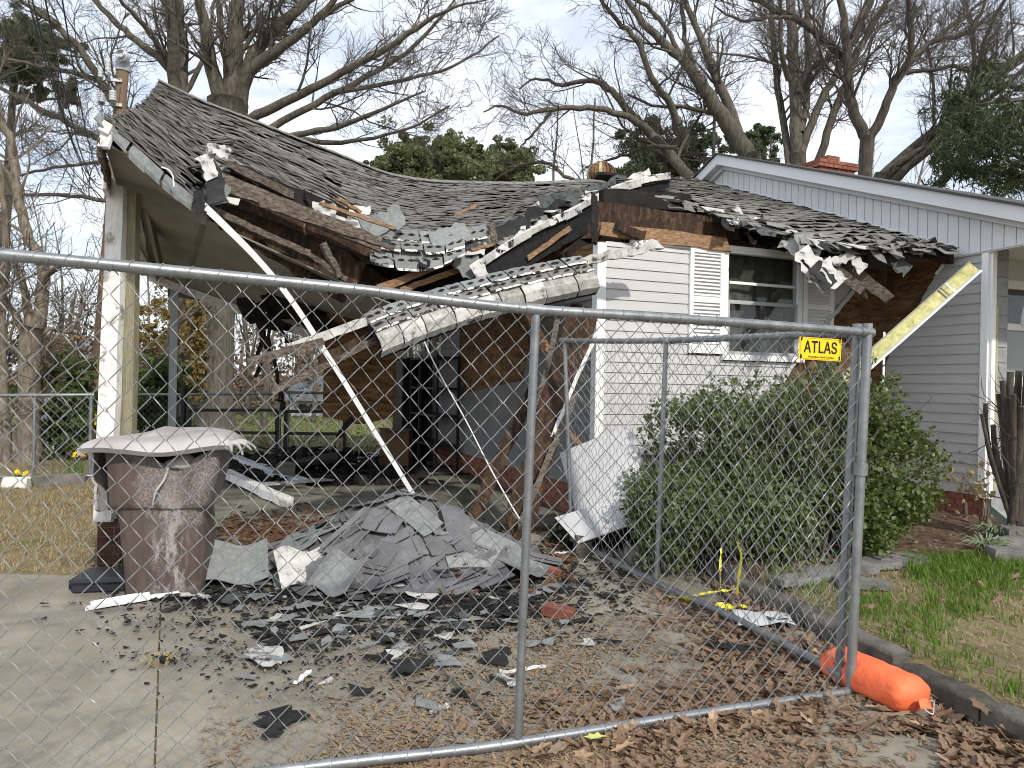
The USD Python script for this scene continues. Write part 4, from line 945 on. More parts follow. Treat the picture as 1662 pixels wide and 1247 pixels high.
# the yellow sign
sc_ = W(1329, 567, 3.70); ex = nrm(fpt(fs[-1] - .1, .9) - fpt(fs[-1] - .5, .9)); ex = nrm(np.array([ex[0], ex[1], -.02])); ez = nrm(np.array([.05, 0, 1.])); ey = np.cross(ez, ex)
ez = np.cross(ex, ey) * 1.0
if ez[2] < 0: ez = -ez
fd = -ey if ey[1] > 0 else ey       # towards the viewer
sign = Thing('sign', 'yellow company sign with black lettering on the top of the nearest fence panel', 'sign', sc_)
def sg(x0, x1, z0, z1, o0, o1):
    return fix(hexa([sc_ + ex * x + ez * z + fd * o for x, z, o in ((x0, z0, o0), (x1, z0, o0), (x1, z1, o0), (x0, z1, o0), (x0, z0, o1), (x1, z0, o1), (x1, z1, o1), (x0, z1, o1))]))
SW_, SH_ = .252, .106
sign.part('plate', sg(-SW_ / 2, SW_ / 2, -SH_ / 2, SH_ / 2, .008, .011), 'sign_yellow')
def text_on(txt, hgt, cx, cz, width, bold):
    m = meshkit.text_mesh(txt, hgt, .0008, bold); v = np.array(m.vertices); v[:, 0] -= v[:, 0].min()
    v[:, 0] *= width / v[:, 0].max(); v[:, 0] -= width / 2
    return fix((sc_ + ex * (v[:, :1] + cx) + ez * (v[:, 1:2] + cz) + fd * (.0115 + v[:, 2:3]), np.array(m.faces)))
sign.part('lettering', text_on('ATLAS', .054, 0, -.018, .2, True), 'ink')
sign.part('small_lettering', text_on('Greensboro, North Carolina', .0095, 0.005, -.043, .155, False), 'ink')
bw = .0012
sign.part('border', join([sg(-.12, .12, .048, .048 + bw, .0112, .0118), sg(-.12, .12, -.049, -.049 + bw, .0112, .0118), sg(-.12, -.12 + bw, -.0478, .048, .0112, .0118), sg(.12 - bw, .12, -.0478, .048, .0112, .0118)]), 'ink')
for x in (-.115, .115):
    for z in (-.042, .042): sign.part('tie', sg(x - .003, x + .003, z - .006, z + .012, .0119, .0145), 'ink')

# ================================================================== THINGS AROUND THE CARPORT
# orange sandbag
a, b = W(1352, 1080, 4.15), W(1492, 1142, 3.66)
a[2], b[2] = .075, .075
n = 30; rows = []
ax = nrm(b - a); sd = nrm(np.cross(ax, [0, 0, 1]))
for i in range(n):
    t = i / (n - 1); c = a + (b - a) * t
    r0 = .113 * (1 - .12 * abs(t - .5)) * (min(1, (t + .02) / .06) ** .5 if t < .05 else 1)
    fl = 1.0
    if t > .86: r0 *= math.sqrt(max(.12, 1 - ((t - .86) / .15) ** 2)); fl = 1 + (t - .86) * 1.2
    for g in np.linspace(0, 2 * np.pi, 26, endpoint=False):
        fold = 1 + (.05 * math.sin(g * 9 + 1) * max(0, (t - .72) / .28)) + .02 * math.sin(3 * g + t * 6)
        p = c + sd * math.cos(g) * r0 * 1.12 * fold * fl + np.array([0, 0, 1]) * math.sin(g) * r0 * .86 * fold
        p[2] = max(p[2] + .012, .012)
        rows.append(p)
v = np.array(rows); v += .012 * (meshkit.fbm(v * 18, 3, 2)[:, None] - .5)
f = []
for i in range(n - 1):
    for j in range(26):
        p, q = i * 26 + j, i * 26 + (j + 1) % 26
        f += [[p, q, q + 26], [p, q + 26, p + 26]]
v = np.vstack([v, [a + [0, 0, .02]], [b + ax * .0 + [0, 0, 0]]])
for j in range(26): f += [[len(v) - 2, (j + 1) % 26, j], [len(v) - 1, (n - 1) * 26 + j, (n - 1) * 26 + (j + 1) % 26]]
bag = Thing('sandbag', 'bright orange sandbag weighing down the corner of the fence', 'sandbag', (*((a + b) / 2)[:2], .01))
bag.part('sack', fix((v, np.array(f))), 'orange', smooth=60)
e = b + ax * .03
bag.part('tied_end', strip([e - sd * .035 + [0, 0, .03], e + [0, 0, .04], e + sd * .04 + [0, 0, .03]], [e - sd * .03 + ax * .025 - [0, 0, .02], e + ax * .035, e + sd * .05 + ax * .02 - [0, 0, .01]], 12, .004, wob=.05, seed=4), 'orange', smooth=50)
bag.part('drawstring', tubes(spline(np.array([e - sd * .03 + [0, 0, .01], e + ax * .05 + [0, 0, .03], e + ax * .045 - [0, 0, .03], e + sd * .05 + ax * .04]), 16)[None], np.full((1, 16), .0025), 4), 'white_metal')

# half melted refuse bin
BX = np.array([-2.37, 5.42]); yaw = math.radians(14)
bx, by = np.array([math.cos(yaw), math.sin(yaw)]), np.array([-math.sin(yaw), math.cos(yaw)])
bz0 = float(gz(BX[0], BX[1] - .3)) + .01
def BP(x, y, z): p = BX + bx * x + by * y; return np.array([p[0], p[1], bz0 + z])
def rrect(w, d, r, n=6):
    pts = []
    for cx, cy, a0 in ((w/2-r, d/2-r, 0), (-w/2+r, d/2-r, 90), (-w/2+r, -d/2+r, 180), (w/2-r, -d/2+r, 270)):
        for k in range(n): a = math.radians(a0 + 90 * k / (n - 1)); pts.append((cx + r * math.cos(a), cy + r * math.sin(a)))
    # extra points along the sides for denting
    out = []
    for i, p in enumerate(pts):
        q = pts[(i + 1) % len(pts)]; out.append(p)
        if math.dist(p, q) > .2:
            for t in np.linspace(0, 1, 12)[1:-1]: out.append((p[0] + (q[0] - p[0]) * t, p[1] + (q[1] - p[1]) * t))
    return np.array(out)
prof = [(0.0, .46, .56, .05, 0), (.02, .48, .58, .06, 0), (.2, .51, .60, .06, 0), (.4, .545, .635, .06, 0), (.60, .58, .665, .06, 0), (.612, .645, .71, .06, 0), (.64, .675, .735, .07, 0), (.75, .69, .75, .07, 0), (.84, .70, .76, .07, 0), (.92, .71, .77, .07, 0), (.985, .72, .78, .07, 0), (1.0, .74, .80, .08, 0)]
ring = []
zz = []
for i in range(len(prof) - 1):
    for k in range(3):
        t = k / 3; ring.append([prof[i][j] * (1 - t) + prof[i + 1][j] * t for j in range(4)])
ring.append(list(prof[-1][:4])); rings = []
for z, w, d, r in ring:
    P = rrect(w, d, r); Q = []
    for x, y in P:
        zz_ = z; yy = y; xx = x
        if y < 0:   # front: slumped where it melted
            k = max(0, 1 - abs(x - .06) / .27) * max(0, (z - .42) / .58)
            zz_ -= .15 * k ** 1.4 * max(0, (z - .55) / .45); yy += .17 * k * (1 - .3 * z)
            yy -= .05 * math.exp(-((x - .06) / .1) ** 2 - ((z - .58) / .1) ** 2)
            k2 = max(0, 1 - abs(x - .23) / .12) * math.exp(-((z - .74) / .16) ** 2); yy -= .05 * k2
        if x > .15: xx -= .05 * math.exp(-((z - .6) / .2) ** 2)
        Q.append(BP(xx, yy, zz_))
    rings.append(Q)
rings = np.array(rings); rings += .012 * (meshkit.fbm(rings * 7, 3, 6)[..., None] - .5)
m, k, _ = rings.shape; v = rings.reshape(-1, 3); f = []
for i in range(m - 1):
    for j in range(k):
        p, q = i * k + j, i * k + (j + 1) % k; f += [[p, q, q + k], [p, q + k, p + k]]
v = np.vstack([v, [BP(0, 0, 0)], [BP(0, 0, .8)]])
for j in range(k): f += [[len(v) - 2, (j + 1) % k, j], [len(v) - 1, (m - 1) * k + j, (m - 1) * k + (j + 1) % k]]
bin_ = Thing('refuse_bin', 'half melted brown wheeled refuse bin with warped pale lid', 'bin', BP(0, 0, 0))
# body material: scorched front, plain elsewhere
def mr_(a, b, c, d): return ('map_range', {'range_type': 'smoothstep', 'from_min': a, 'from_max': b, 'to_min': c, 'to_max': d, 'clamp': True})
nd = {'g': ('geometry', {}), 'tc': ('texture_coordinate', {}), 'sx': ('separate_xyz', {}), 'n': ('noise_texture', {'scale': 4.5, 'detail': 7, 'roughness': .62, 'distortion': .5}),
      'f': ('noise_texture', {'scale': 75, 'detail': 5, 'roughness': .75}), 'fr': ('rgb_ramp', {'ramp': [(.36, (.075, .058, .051)), (.5, (.135, .112, .103)), (.66, (.28, .25, .238))]}),
      'mp': ('mapping', {'scale': (9, 9, .8)}), 'n3': ('noise_texture', {'scale': 4, 'detail': 5}), 'r3': ('rgb_ramp', {'ramp': [(.3, (.062, .044, .037)), (.7, (.098, .072, .062))]}),
      'mpw': ('mapping', {'scale': (6, 6, 2.0)}), 'nw': ('noise_texture', {'scale': 3, 'detail': 7, 'roughness': .7}),
      'xg': mr_(-.20, .02, 0, .34), 'zg': mr_(.40, .72, 0, .26), 'a1': ('math', {'math_type': 'add'}), 'a2': ('math', {'math_type': 'add'}), 'r': ('rgb_ramp', {'ramp': [(.86, (0, 0, 0)), (.98, (1, 1, 1))]}), 'm': ('mix_color', {}),
      'wx0': mr_(-.03, .05, 0, 1), 'wx1': mr_(.15, .24, 1, 0), 'wz0': mr_(-.05, .12, .35, 1), 'wz1': mr_(.52, .72, 1, 0), 'w1': ('math', {'math_type': 'multiply'}), 'w2': ('math', {'math_type': 'multiply'}), 'w3': ('math', {'math_type': 'multiply'}), 'w4': ('math', {'math_type': 'multiply'}),
      'wr': mr_(.46, .60, 0, 1), 'm2': ('mix_color', {'b': (.31, .285, .275)}), 'b': ('bump', {'strength': .4, 'distance': .005}), 'p': ('principled_bsdf', {'roughness': .55, 'specular_ior_level': .35})}
lk = [('tc.object', 'sx.vector'), ('g.position', 'n.vector'), ('g.position', 'f.vector'), ('g.position', 'mp.vector'), ('mp.vector', 'n3.vector'), ('g.position', 'mpw.vector'), ('mpw.vector', 'nw.vector'), ('n3.fac', 'r3.fac'), ('f.fac', 'fr.fac'),
      ('sx.x', 'xg.value'), ('sx.z', 'zg.value'), ('n.fac', 'a1.value1'), ('xg.result', 'a1.value2'), ('a1.value', 'a2.value1'), ('zg.result', 'a2.value2'), ('a2.value', 'r.fac'), ('r3.color', 'm.a'), ('fr.color', 'm.b'), ('r.color', 'm.fac'),
      ('sx.x', 'wx0.value'), ('sx.x', 'wx1.value'), ('sx.z', 'wz0.value'), ('sx.z', 'wz1.value'), ('wx0.result', 'w1.value1'), ('wx1.result', 'w1.value2'), ('wz0.result', 'w2.value1'), ('wz1.result', 'w2.value2'), ('w1.value', 'w3.value1'), ('w2.value', 'w3.value2'), ('nw.fac', 'wr.value'), ('w3.value', 'w4.value1'), ('wr.result', 'w4.value2'),
      ('m.result', 'm2.a'), ('w4.value', 'm2.fac'), ('m2.result', 'p.base_color'), ('f.fac', 'b.height'), ('b.normal', 'p.normal')]
MATS['bin_body'] = usdkit.material(stage, '/World/Looks/bin_body', nd, lk, surface='p.BSDF')
bin_.part('body', fix((v, np.array(f))), 'bin_body', smooth=40)
# warped lid
gx_, gy_ = np.linspace(-.47, .44, 40), np.linspace(-.50, .42, 26)
gl_ = np.zeros((26, 40, 3))
for i, y_ in enumerate(gy_):
    for j, x_ in enumerate(gx_):
        ed = min(1, min((x_ + .47) / .09, (.44 - x_) / .09, (y_ + .50) / .09, (.42 - y_) / .09))
        h = 1.035 + .055 * math.sqrt(max(ed, 0)) - .05 * max(0, (x_ - .2) / .4) ** 2 - .03 * max(0, (-x_ - .1) / .34) ** 2 + .02 * math.sin(x_ * 7 + y_ * 3)
        h += .035 * max(0, 1 - abs(x_ + .12) / .1) * (y_ > -.1) * .6
        h -= .03 * max(0, (-.3 - y_) / .2) * max(0, 1 - abs(x_ - .0) / .5)
        ys = y_ + .04 * math.sin(x_ * 5 + 1) * (y_ < -.3)
        gl_[i, j] = BP(x_, ys, h)
gl_ += .018 * (meshkit.fbm(gl_ * 5, 3, 12)[..., None] - .5)
lid = bin_.part('lid', slab(gl_, .045, up=(0, 0, 1)), 'bin_lid', smooth=40)
for k, (yy, x1, z1) in enumerate([(-.42, .55, 1.0), (-.36, .52, 1.04), (-.30, .57, 1.0), (-.46, .50, .97)]):
    bin_.part('melted_drip', tubes(spline(np.array([BP(.40, yy, 1.02), BP((x1 + .40) / 2, yy - .02, 1.05), BP(x1, yy, z1)]), 10)[None], np.linspace(.022, .007, 10)[None], 8), 'bin_lid', parent=lid, smooth=60)
for k, pts in enumerate([[(.02, -.30, .90), (.0, -.33, .80), (-.04, -.40, .72), (-.06, -.38, .62)], [(.16, -.28, .90), (.2, -.33, .85), (.2, -.36, .74)]]):
    bin_.part('melted_string', tubes(spline(np.array([BP(*p) for p in pts]), 14)[None], np.linspace(.012, .005, 14)[None], 6), 'bin_lid', smooth=60)
blob = trimesh.creation.icosphere(3); bv = np.array(blob.vertices); bv = bv * [.13, .06, .05]; bv[:, 2] -= .04 * np.abs(bv[:, 0] * 4); bv += .05 * (meshkit.fbm(bv * 17 + 3, 3, 3)[:, None] - .5)
bin_.part('melted_mass', (np.array([BP(.1 + p[0], -.255 + p[1], .90 + p[2]) for p in bv]), np.array(blob.faces)), 'bin_lid', smooth=60)
bin_.part('melted_skin', strip([BP(-.45, -.30, 1.0), BP(-.44, -.05, 1.0), BP(-.42, .2, 1.0)], [BP(-.42, -.26, .60), BP(-.38, -.02, .56), BP(-.38, .18, .66)], 16, .012, wob=.06, seed=9, rows=9), 'bin_lid', smooth=50)
bin_.part('handle', join([beam(BP(-.34, -.2, .93), BP(-.34, .2, .93), .035, .035)]), 'bin_plastic')
for sx in (-1, 1):
    c = BP(sx * .27, .3, .13); ax_ = np.array([*bx, 0])
    wh = bin_.part('wheel', tubes(np.array([[c - ax_ * .03, c, c + ax_ * .03]]), np.full((1, 3), .14), 20), 'black_plastic', smooth=50)
    bin_.part('hub', tubes(np.array([[c - ax_ * .034, c, c + ax_ * .034]]), np.full((1, 3), .05), 12), 'bin_plastic', parent=wh, smooth=50)

# black plastic tub lid left of the bin
c = G(176, 952); tb = Thing('plastic_lid', 'black plastic box lid lying left of the brown bin', 'lid', c)
g = []
for i, y_ in enumerate(np.linspace(-.17, .2, 14)):
    g.append([c + np.array([x_ * math.cos(.2) - y_ * math.sin(.2), x_ * math.sin(.2) + y_ * math.cos(.2), .075 + .022 * min(1, min((x_ + .2), (.22 - x_), (y_ + .17), (.2 - y_)) / .04) ** .5 + .02 * y_]) for x_ in np.linspace(-.2, .22, 18)])
tb.part('top', slab(np.array(g), .02, up=(0, 0, 1)), 'black_plastic', smooth=30)
tb.part('rim', join([beam(c + [-.15, -.18, .045], c + [.22, -.10, .045], .02, .075), beam(c + [.24, -.09, .045], c + [.18, .22, .045], .02, .075), beam(c + [-.17, -.17, .045], c + [-.22, .15, .045], .02, .075)]), 'black_plastic')
# white gutter strip on the concrete in front of the bin
a, b = G(142, 991), G(318, 966)
tg = Thing('trim_strip', 'white metal trim channel lying on the concrete below the bin', 'trim strip', a)
for k, (o, w, h) in enumerate([(np.array([0, 0, .012]), .05, .006), (np.array([0, -.03, .022]), .006, .03), (np.array([0, .035, .03]), .006, .045)]):
    tg.part('flange', rough_board(a + o, b + o + [0, 0, .02], w, h, 60 + k, jag=.1, wob=.002), 'white_metal')
# long white drip edge hanging from the roof corner down to the shingle pile
L = spline(np.array([W(326, 330, 5.5), W(360, 362, 5.52), (W(410, 412, 5.6)), W(460, 470, 5.7), W(540, 590, 5.85), W(620, 720, 6.0), W(676, 811, 6.12)]), 40)
tgt = np.gradient(L, axis=0); sdv = np.cross(tgt, [0, 1, 0]); sdv /= np.linalg.norm(sdv, axis=1, keepdims=True)
wv = np.interp(np.arange(40), [0, 10, 39], [.026, .021, .017])[:, None]
solo('drip_edge', join([slab(np.array([L - sdv * wv, L, L + sdv * wv]), .004), slab(np.array([L - sdv * wv, L - sdv * wv + [0, .03, 0]]), .003)]), 'white_metal', 'long white metal edge strip hanging from the torn roof corner onto the shingle pile', 'metal strip')
solo('cable', tubes(spline(np.array([W(686, 548, 7.3), W(700, 580, 7.2), W(760, 690, 6.9), W(800, 768, 6.7), W(843, 842, 6.4)]), 24)[None], np.full((1, 24), .006), 5), 'white_metal', 'thin pale cable hanging across the carport wall beside the leaning board', 'cable')

# boards leaning against the carport wall
lb = Thing('leaning_board', 'wide dark burned board leaning against the house corner', 'board', W(830, 850, 6.6))
lb.part('board', rough_board(W(945, 515, 7.05), W(838, 856, 6.6), .27, .03, 71, up=(0, 1, 0), n=12, jag=.5), 'char_wood')
lb.part('splinter', rough_board(W(905, 520, 7.0), W(865, 700, 6.85), .05, .03, 72, up=(0, 1, 0)), 'old_wood')
solo('leaning_board', rough_board(W(862, 640, 7.6), W(768, 838, 6.9), .12, .03, 73, up=(0, 1, 0), n=12, jag=.6), 'char_wood', 'narrow brown board leaning left of the wide dark board', 'board')
solo('leaning_board', rough_board(W(968, 540, 7.0), W(898, 705, 6.75), .035, .02, 74, up=(0, 1, 0), n=10, jag=1), 'painted_wood', 'white splintered batten leaning across the house corner', 'board')
solo('leaning_board', rough_board(W(935, 640, 6.85), W(845, 850, 6.5), .05, .02, 75, up=(0, 1, 0), n=12, jag=1), 'old_wood', 'thin grey splintered lath leaning in front of the dark board', 'board')
solo('leaning_board', rough_board(W(915, 690, 7.2), W(945, 725, 7.1), .04, .03, 76, up=(0, 1, 0)), 'raw_wood', 'short fresh brown wood offcut above the white sheet', 'board')
solo('leaning_board', rough_board(W(855, 500, 7.4), W(888, 570, 7.2), .08, .02, 77, up=(0, 1, 0)), 'raw_wood', 'pale triangular wood splinter under the fallen eave', 'board')

# fallen strip of eave still covered with shingles
fe = Thing('fallen_eave', 'fallen strip of eave with curled grey shingles hanging across the carport', 'roof debris', W(780, 520, 6.4))
AX = spline(np.array([W(608, 548, 5.9), W(700, 512, 6.2), W(800, 482, 6.5), W(900, 458, 6.75), W(962, 446, 6.9)]), 61)
tg_ = nrm(AX[-1] - AX[0]); fn = nrm(np.cross(tg_, [0, 0, 1])); fn = fn if fn[1] < 0 else -fn; un = np.cross(fn, tg_); un = un if un[2] > 0 else -un
prof_ = [(.185, -.13), (.105, -.045), (.03, .02), (-.045, .065), (-.125, .06), (-.17, .0)]      # (up, towards the viewer)
def cs_at(i, k, out=0.0): u_, f_ = prof_[k]; return AX[i] + un * (u_ + out * .55) + fn * (f_ + out)
rowdef = [((0, 1), 'shingle_clean', 11), ((1, 2), 'shingle', 10), ((2, 3, 4, 5), 'shingle_worn', 9)]
for q, (ks, mt, cnt) in enumerate(rowdef):
    cuts = (np.linspace(0, 60, cnt + 1) + np.r_[0, rng.uniform(-1.5, 1.5, cnt - 1), 0]).astype(int)
    for c0, c1 in zip(cuts[:-1], cuts[1:]):
        ii = np.arange(c0, min(c1 + 1, 61)); jr = rng.uniform(-.004, .012); g = []
        for n_, k in enumerate(ks):
            lip = (.022 + jr) if (n_ > 0 and q < 2) else .006 + jr
            row = [cs_at(i, k, lip) + un * rng.uniform(-.004, .004) for i in ii]
            row[0] = row[0] + (row[1] - row[0]) * rng.uniform(.05, .3); row[-1] = row[-1] - (row[-1] - row[-2]) * rng.uniform(.05, .3)
            g.append(row)
        g = np.array(g)
        if q < 2: g = np.concatenate([g[:1], (g[:1] + g[1:]) / 2 + fn * .006, g[1:]], 0)
        m_ = mt if rng.random() > .22 else ('shingle_white' if q == 2 else 'shingle')
        s_ = fe.part('shingle', slab(g, .01), m_)
        if q < 2:
            ed = g[-1]; fe.part('torn_edge', slab(np.array([ed + fn * .004 + un * .007, ed + fn * .010 - un * (.006 + rng.uniform(0, .006))]), .004), 'flaky_white', parent=s_)
            for fr_ in (.3, .72):
                c = g[1][int(fr_ * (len(ii) - 1))] + fn * .012 + un * .008; fe.part('tar_dab', flat_poly([c - tg_ * .035, c + un * .012, c + tg_ * .035, c - un * .012], .004), 'felt', parent=s_)
bk = np.array([[cs_at(i, k, -.022) for i in range(61)] for k in range(6)])
fe.part('backing', slab(bk, .012), 'felt')
fe.part('broken_end', rough_board(W(930, 428, 6.95), W(1072, 398, 7.08), .07, .085, 81, n=16, jag=.6, wob=.01), 'shingle_white')
fe.part('broken_end', rough_board(W(1030, 398, 7.06), W(1060, 392, 7.08), .05, .05, 82, n=6), 'flaky_white')
fe.part('splintered_board', rough_board(W(403, 588, 5.55), W(520, 555, 5.8), .05, .065, 83, n=8), 'old_wood')
fe.part('splintered_board', rough_board(W(470, 565, 5.7), W(625, 510, 6.05), .05, .07, 84, n=14), 'shingle_white')
fe.part('splintered_board', rough_board(W(441, 637, 5.65), W(610, 552, 6.05), .04, .05, 85, n=10), 'old_wood')
fe.part('splintered_board', rough_board(W(520, 585, 5.85), W(640, 530, 6.2), .05, .08, 86, n=10), 'char_wood')

# scorched boards and wires that hang from the carport ceiling
hp = Thing('hanging_plywood', 'large scorched brown plywood sheet hanging from the carport ceiling', 'plywood sheet', W(585, 680, 9.3))
hp.part('sheet', slab(up2(np.array([P3([(534, 470, 9.2), (600, 490, 9.3), (645, 500, 9.4)]), P3([(526, 575, 9.2), (585, 580, 9.35), (643, 590, 9.5)]), P3([(524, 676, 9.2), (585, 690, 9.35), (642, 676, 9.5)])]), 12, 10), .014), 'sheathing')
hp.part('torn_strip', rough_board(W(572, 680, 9.3), W(548, 710, 9.2), .07, .01, 87, up=(0, 1, 0)), 'char')
hs = Thing('hanging_debris', 'black burned ceiling scraps dangling under the carport', 'burned debris', W(440, 560, 9))
for k, (x0, y0, x1, y1, d, w) in enumerate([(395, 500, 440, 525, 9, .2), (430, 490, 535, 520, 9.2, .3), (470, 500, 540, 540, 9.1, .22), (425, 525, 420, 612, 8.8, .05), (436, 528, 456, 665, 8.8, .035), (420, 520, 440, 580, 8.9, .06), (445, 530, 475, 560, 8.9, .05), (455, 640, 462, 665, 8.8, .03), (410, 510, 470, 535, 8.9, .1)]):
    hs.part('burned_scrap', rough_board(W(x0, y0, d), W(x1, y1, d + .1), w, .03, 90 + k, up=(0, 1, 0), n=8, jag=.6, wob=.02), 'char')

# white sheet leaning by the bush
ws = Thing('white_sheet', 'large bent white board leaning between dark debris and the bush', 'board', W(960, 880, 6.55))
ws.part('sheet', slab(up2(np.array([P3([(908, 735, 6.85), (1024, 689, 6.75)]), P3([(936, 836, 6.60), (1046, 798, 6.50)])]), 10, 12), .012), 'white_board')
ws.part('folded_sheet', slab(up2(np.array([P3([(900, 840, 6.56), (1036, 799, 6.48)]), P3([(938, 882, 6.30), (1017, 854, 6.24)])]), 10, 12), .012), 'white_board')
solo('white_sheet', slab(up2(np.array([P3([(1085, 770, 7.0), (1150, 745, 7.0)]), P3([(1090, 800, 6.8), (1160, 790, 6.8)])]), 4, 5), .01), 'white_board', 'smaller white board lying inside the left part of the bush', 'board')
# fallen gutter
fg = Thing('fallen_gutter', 'fallen yellow stained gutter leaning diagonally across the grey side wall', 'gutter', W(1230, 740, 7.2))
ga, gb_ = W(1582, 432, 7.45), W(1205, 765, 7.15)
gd = nrm(gb_ - ga); view = nrm(ga * .5 + gb_ * .5 - np.array([0, 0, CAMZ])); gs = nrm(np.cross(gd, view)); gs = gs if gs[2] > 0 else -gs; go = -view
P_ = lambda t, s, o: ga + (gb_ - ga) * t + gs * s + go * o
tt_ = np.linspace(0, 1, 20)
fg.part('channel_back', slab(np.array([[P_(t, -.055, -.02) for t in tt_], [P_(t, .055, -.02) for t in tt_]]), .004), 'pollen')
fg.part('upper_flange', slab(np.array([[P_(t, .055, -.02) for t in tt_], [P_(t, .062, .05) for t in tt_]]), .004), 'grey_panel')
fg.part('lower_flange', slab(np.array([[P_(t, -.055, -.02) for t in tt_], [P_(t, -.07, .06) for t in tt_], [P_(t, -.082, .06) for t in tt_]]), .006), 'white_metal')
for t in (.11, .52, .86): fg.part('bracket', beam(P_(t, -.06, .035), P_(t, .06, .04), .02, .008, up=go), 'white_trim')
for t in (.14, .55): fg.part('bracket_shadow_strap', beam(P_(t, -.054, -.01), P_(t, .054, -.01), .008, .012, up=go), 'grey_panel')

# burned shelf, cabinet, boxes and debris in the carport
sh = Thing('metal_shelf', 'black burned metal shelving against the carport wall', 'shelf', H(-.3, 3.8, .27))
def along_w(px, off): # point on the west wall plane below pixel column px, off metres out
    t = WW(px, 640)[0]; return t
for px in (695, 711, 742):
    t = WW(px, 640)[0]
    for o in (-.08, -.4) if px != 711 else (-.4,):
        sh.part('upright', hbox(o - .02, o + .02, t * .93 - .02, t * .93 + .02, .27, 1.95), 'fence_black')
t0, t1 = WW(742, 640)[0] * .93, WW(695, 640)[0] * .93
for z in (.62, 1.05, 1.45, 1.9): sh.part('shelf_board', hbox(-.42, -.06, t0, t1, z, z + .03), 'fence_black')
cb = Thing('cabinet', 'tall charred cabinet at the far end of the carport wall', 'cabinet', H(-.3, 6.2, .27))
cb.part('carcass', hbox(-.5, -.05, 5.6, 6.3, .27, 1.95), 'char'); cb.part('door', hbox(-.515, -.503, 5.63, 6.27, .3, 1.9), 'fence_black')
bxh = Thing('cardboard_box', 'brown cardboard box standing before the charred cabinet', 'box', G(645, 764))
c = G(640, 768); bxh.part('box', boxm(c + [-.22, 0, .03], c + [.2, .4, .62]), 'cardboard'); bxh.part('flap', beam(c + [-.22, -.05, .64], c + [.2, -.05, .6], .2, .01), 'cardboard')
def chunk(c, s, seed):
    r = np.random.default_rng(seed); m_ = trimesh.creation.icosphere(1); v = np.array(m_.vertices) * s * r.uniform(.5, 1.2, 3); v += r.normal(0, .12 * s, v.shape); return v + c, np.array(m_.faces)
dbm = []
for k in range(420):
    px, py = rng.uniform(366, 690), rng.uniform(752, 792)
    c = G(px, py); hh = .28 * math.exp(-((px - 520) / 110) ** 2) * math.exp(-((py - 760) / 14) ** 2)
    c[2] += rng.uniform(0, 1) * hh + .03
    if rng.random() < .55: dbm.append(chunk(c, rng.uniform(.03, .11), k))
    else: dbm.append(rough_board(c, c + rng.normal(0, 1, 3) * [.35, .25, .06], rng.uniform(.03, .1), .015, k, n=4))
solo('burned_debris', join(dbm), 'char', 'heap of black burned rubbish on the carport floor', 'debris', kind='stuff')
for k, (a_, b_, w, mt, lab) in enumerate([((383, 758), (490, 793), .13, 'far_white', 'pale blue grey plank lying on the black debris in the carport'), ((364, 782), (465, 828), .13, 'painted_wood', 'cream plank with peeling paint beside the bin'), ((420, 803), (535, 788), .2, 'white_board', 'flat grey board on the carport floor'), ((450, 800), (585, 818), .03, 'old_wood', 'thin pale lath on the carport floor')]):
    p, q = G(*a_) + [0, 0, .12], G(*b_) + [0, 0, .08]
    solo('fallen_plank', rough_board(p, q, w, .09 if k < 2 else .02, 120 + k, n=9, jag=.2, wob=.004), mt, lab, 'plank')
solo('burned_panel', slab(up2(np.array([P3([(500, 742, 10.8), (548, 733, 10.8)]), P3([(440, 755, 9.9), (548, 745, 10.0)])]), 4, 6), .05), 'char', 'flat charred panel propped on the black debris', 'panel')
solo('glass_sheet', slab(up2(np.array([P3([(455, 748, 9.9), (480, 752, 9.9)]), P3([(440, 768, 9.4), (478, 772, 9.5)])]), 3, 3), .006), 'carport_floor', 'greenish flat sheet lying in the burned debris', 'sheet')
for k, px in enumerate((530, 605)):
    c = G(px, 770); solo('paint_tin', tubes(np.array([[c + [0, 0, .06], c + [0, 0, .17], c + [0, 0, .26]]]), np.full((1, 3), .07), 14), 'black_plastic', ('burned paint tin in the middle of the carport debris', 'burned paint tin below the hanging plywood')[k], 'tin', smooth=40)

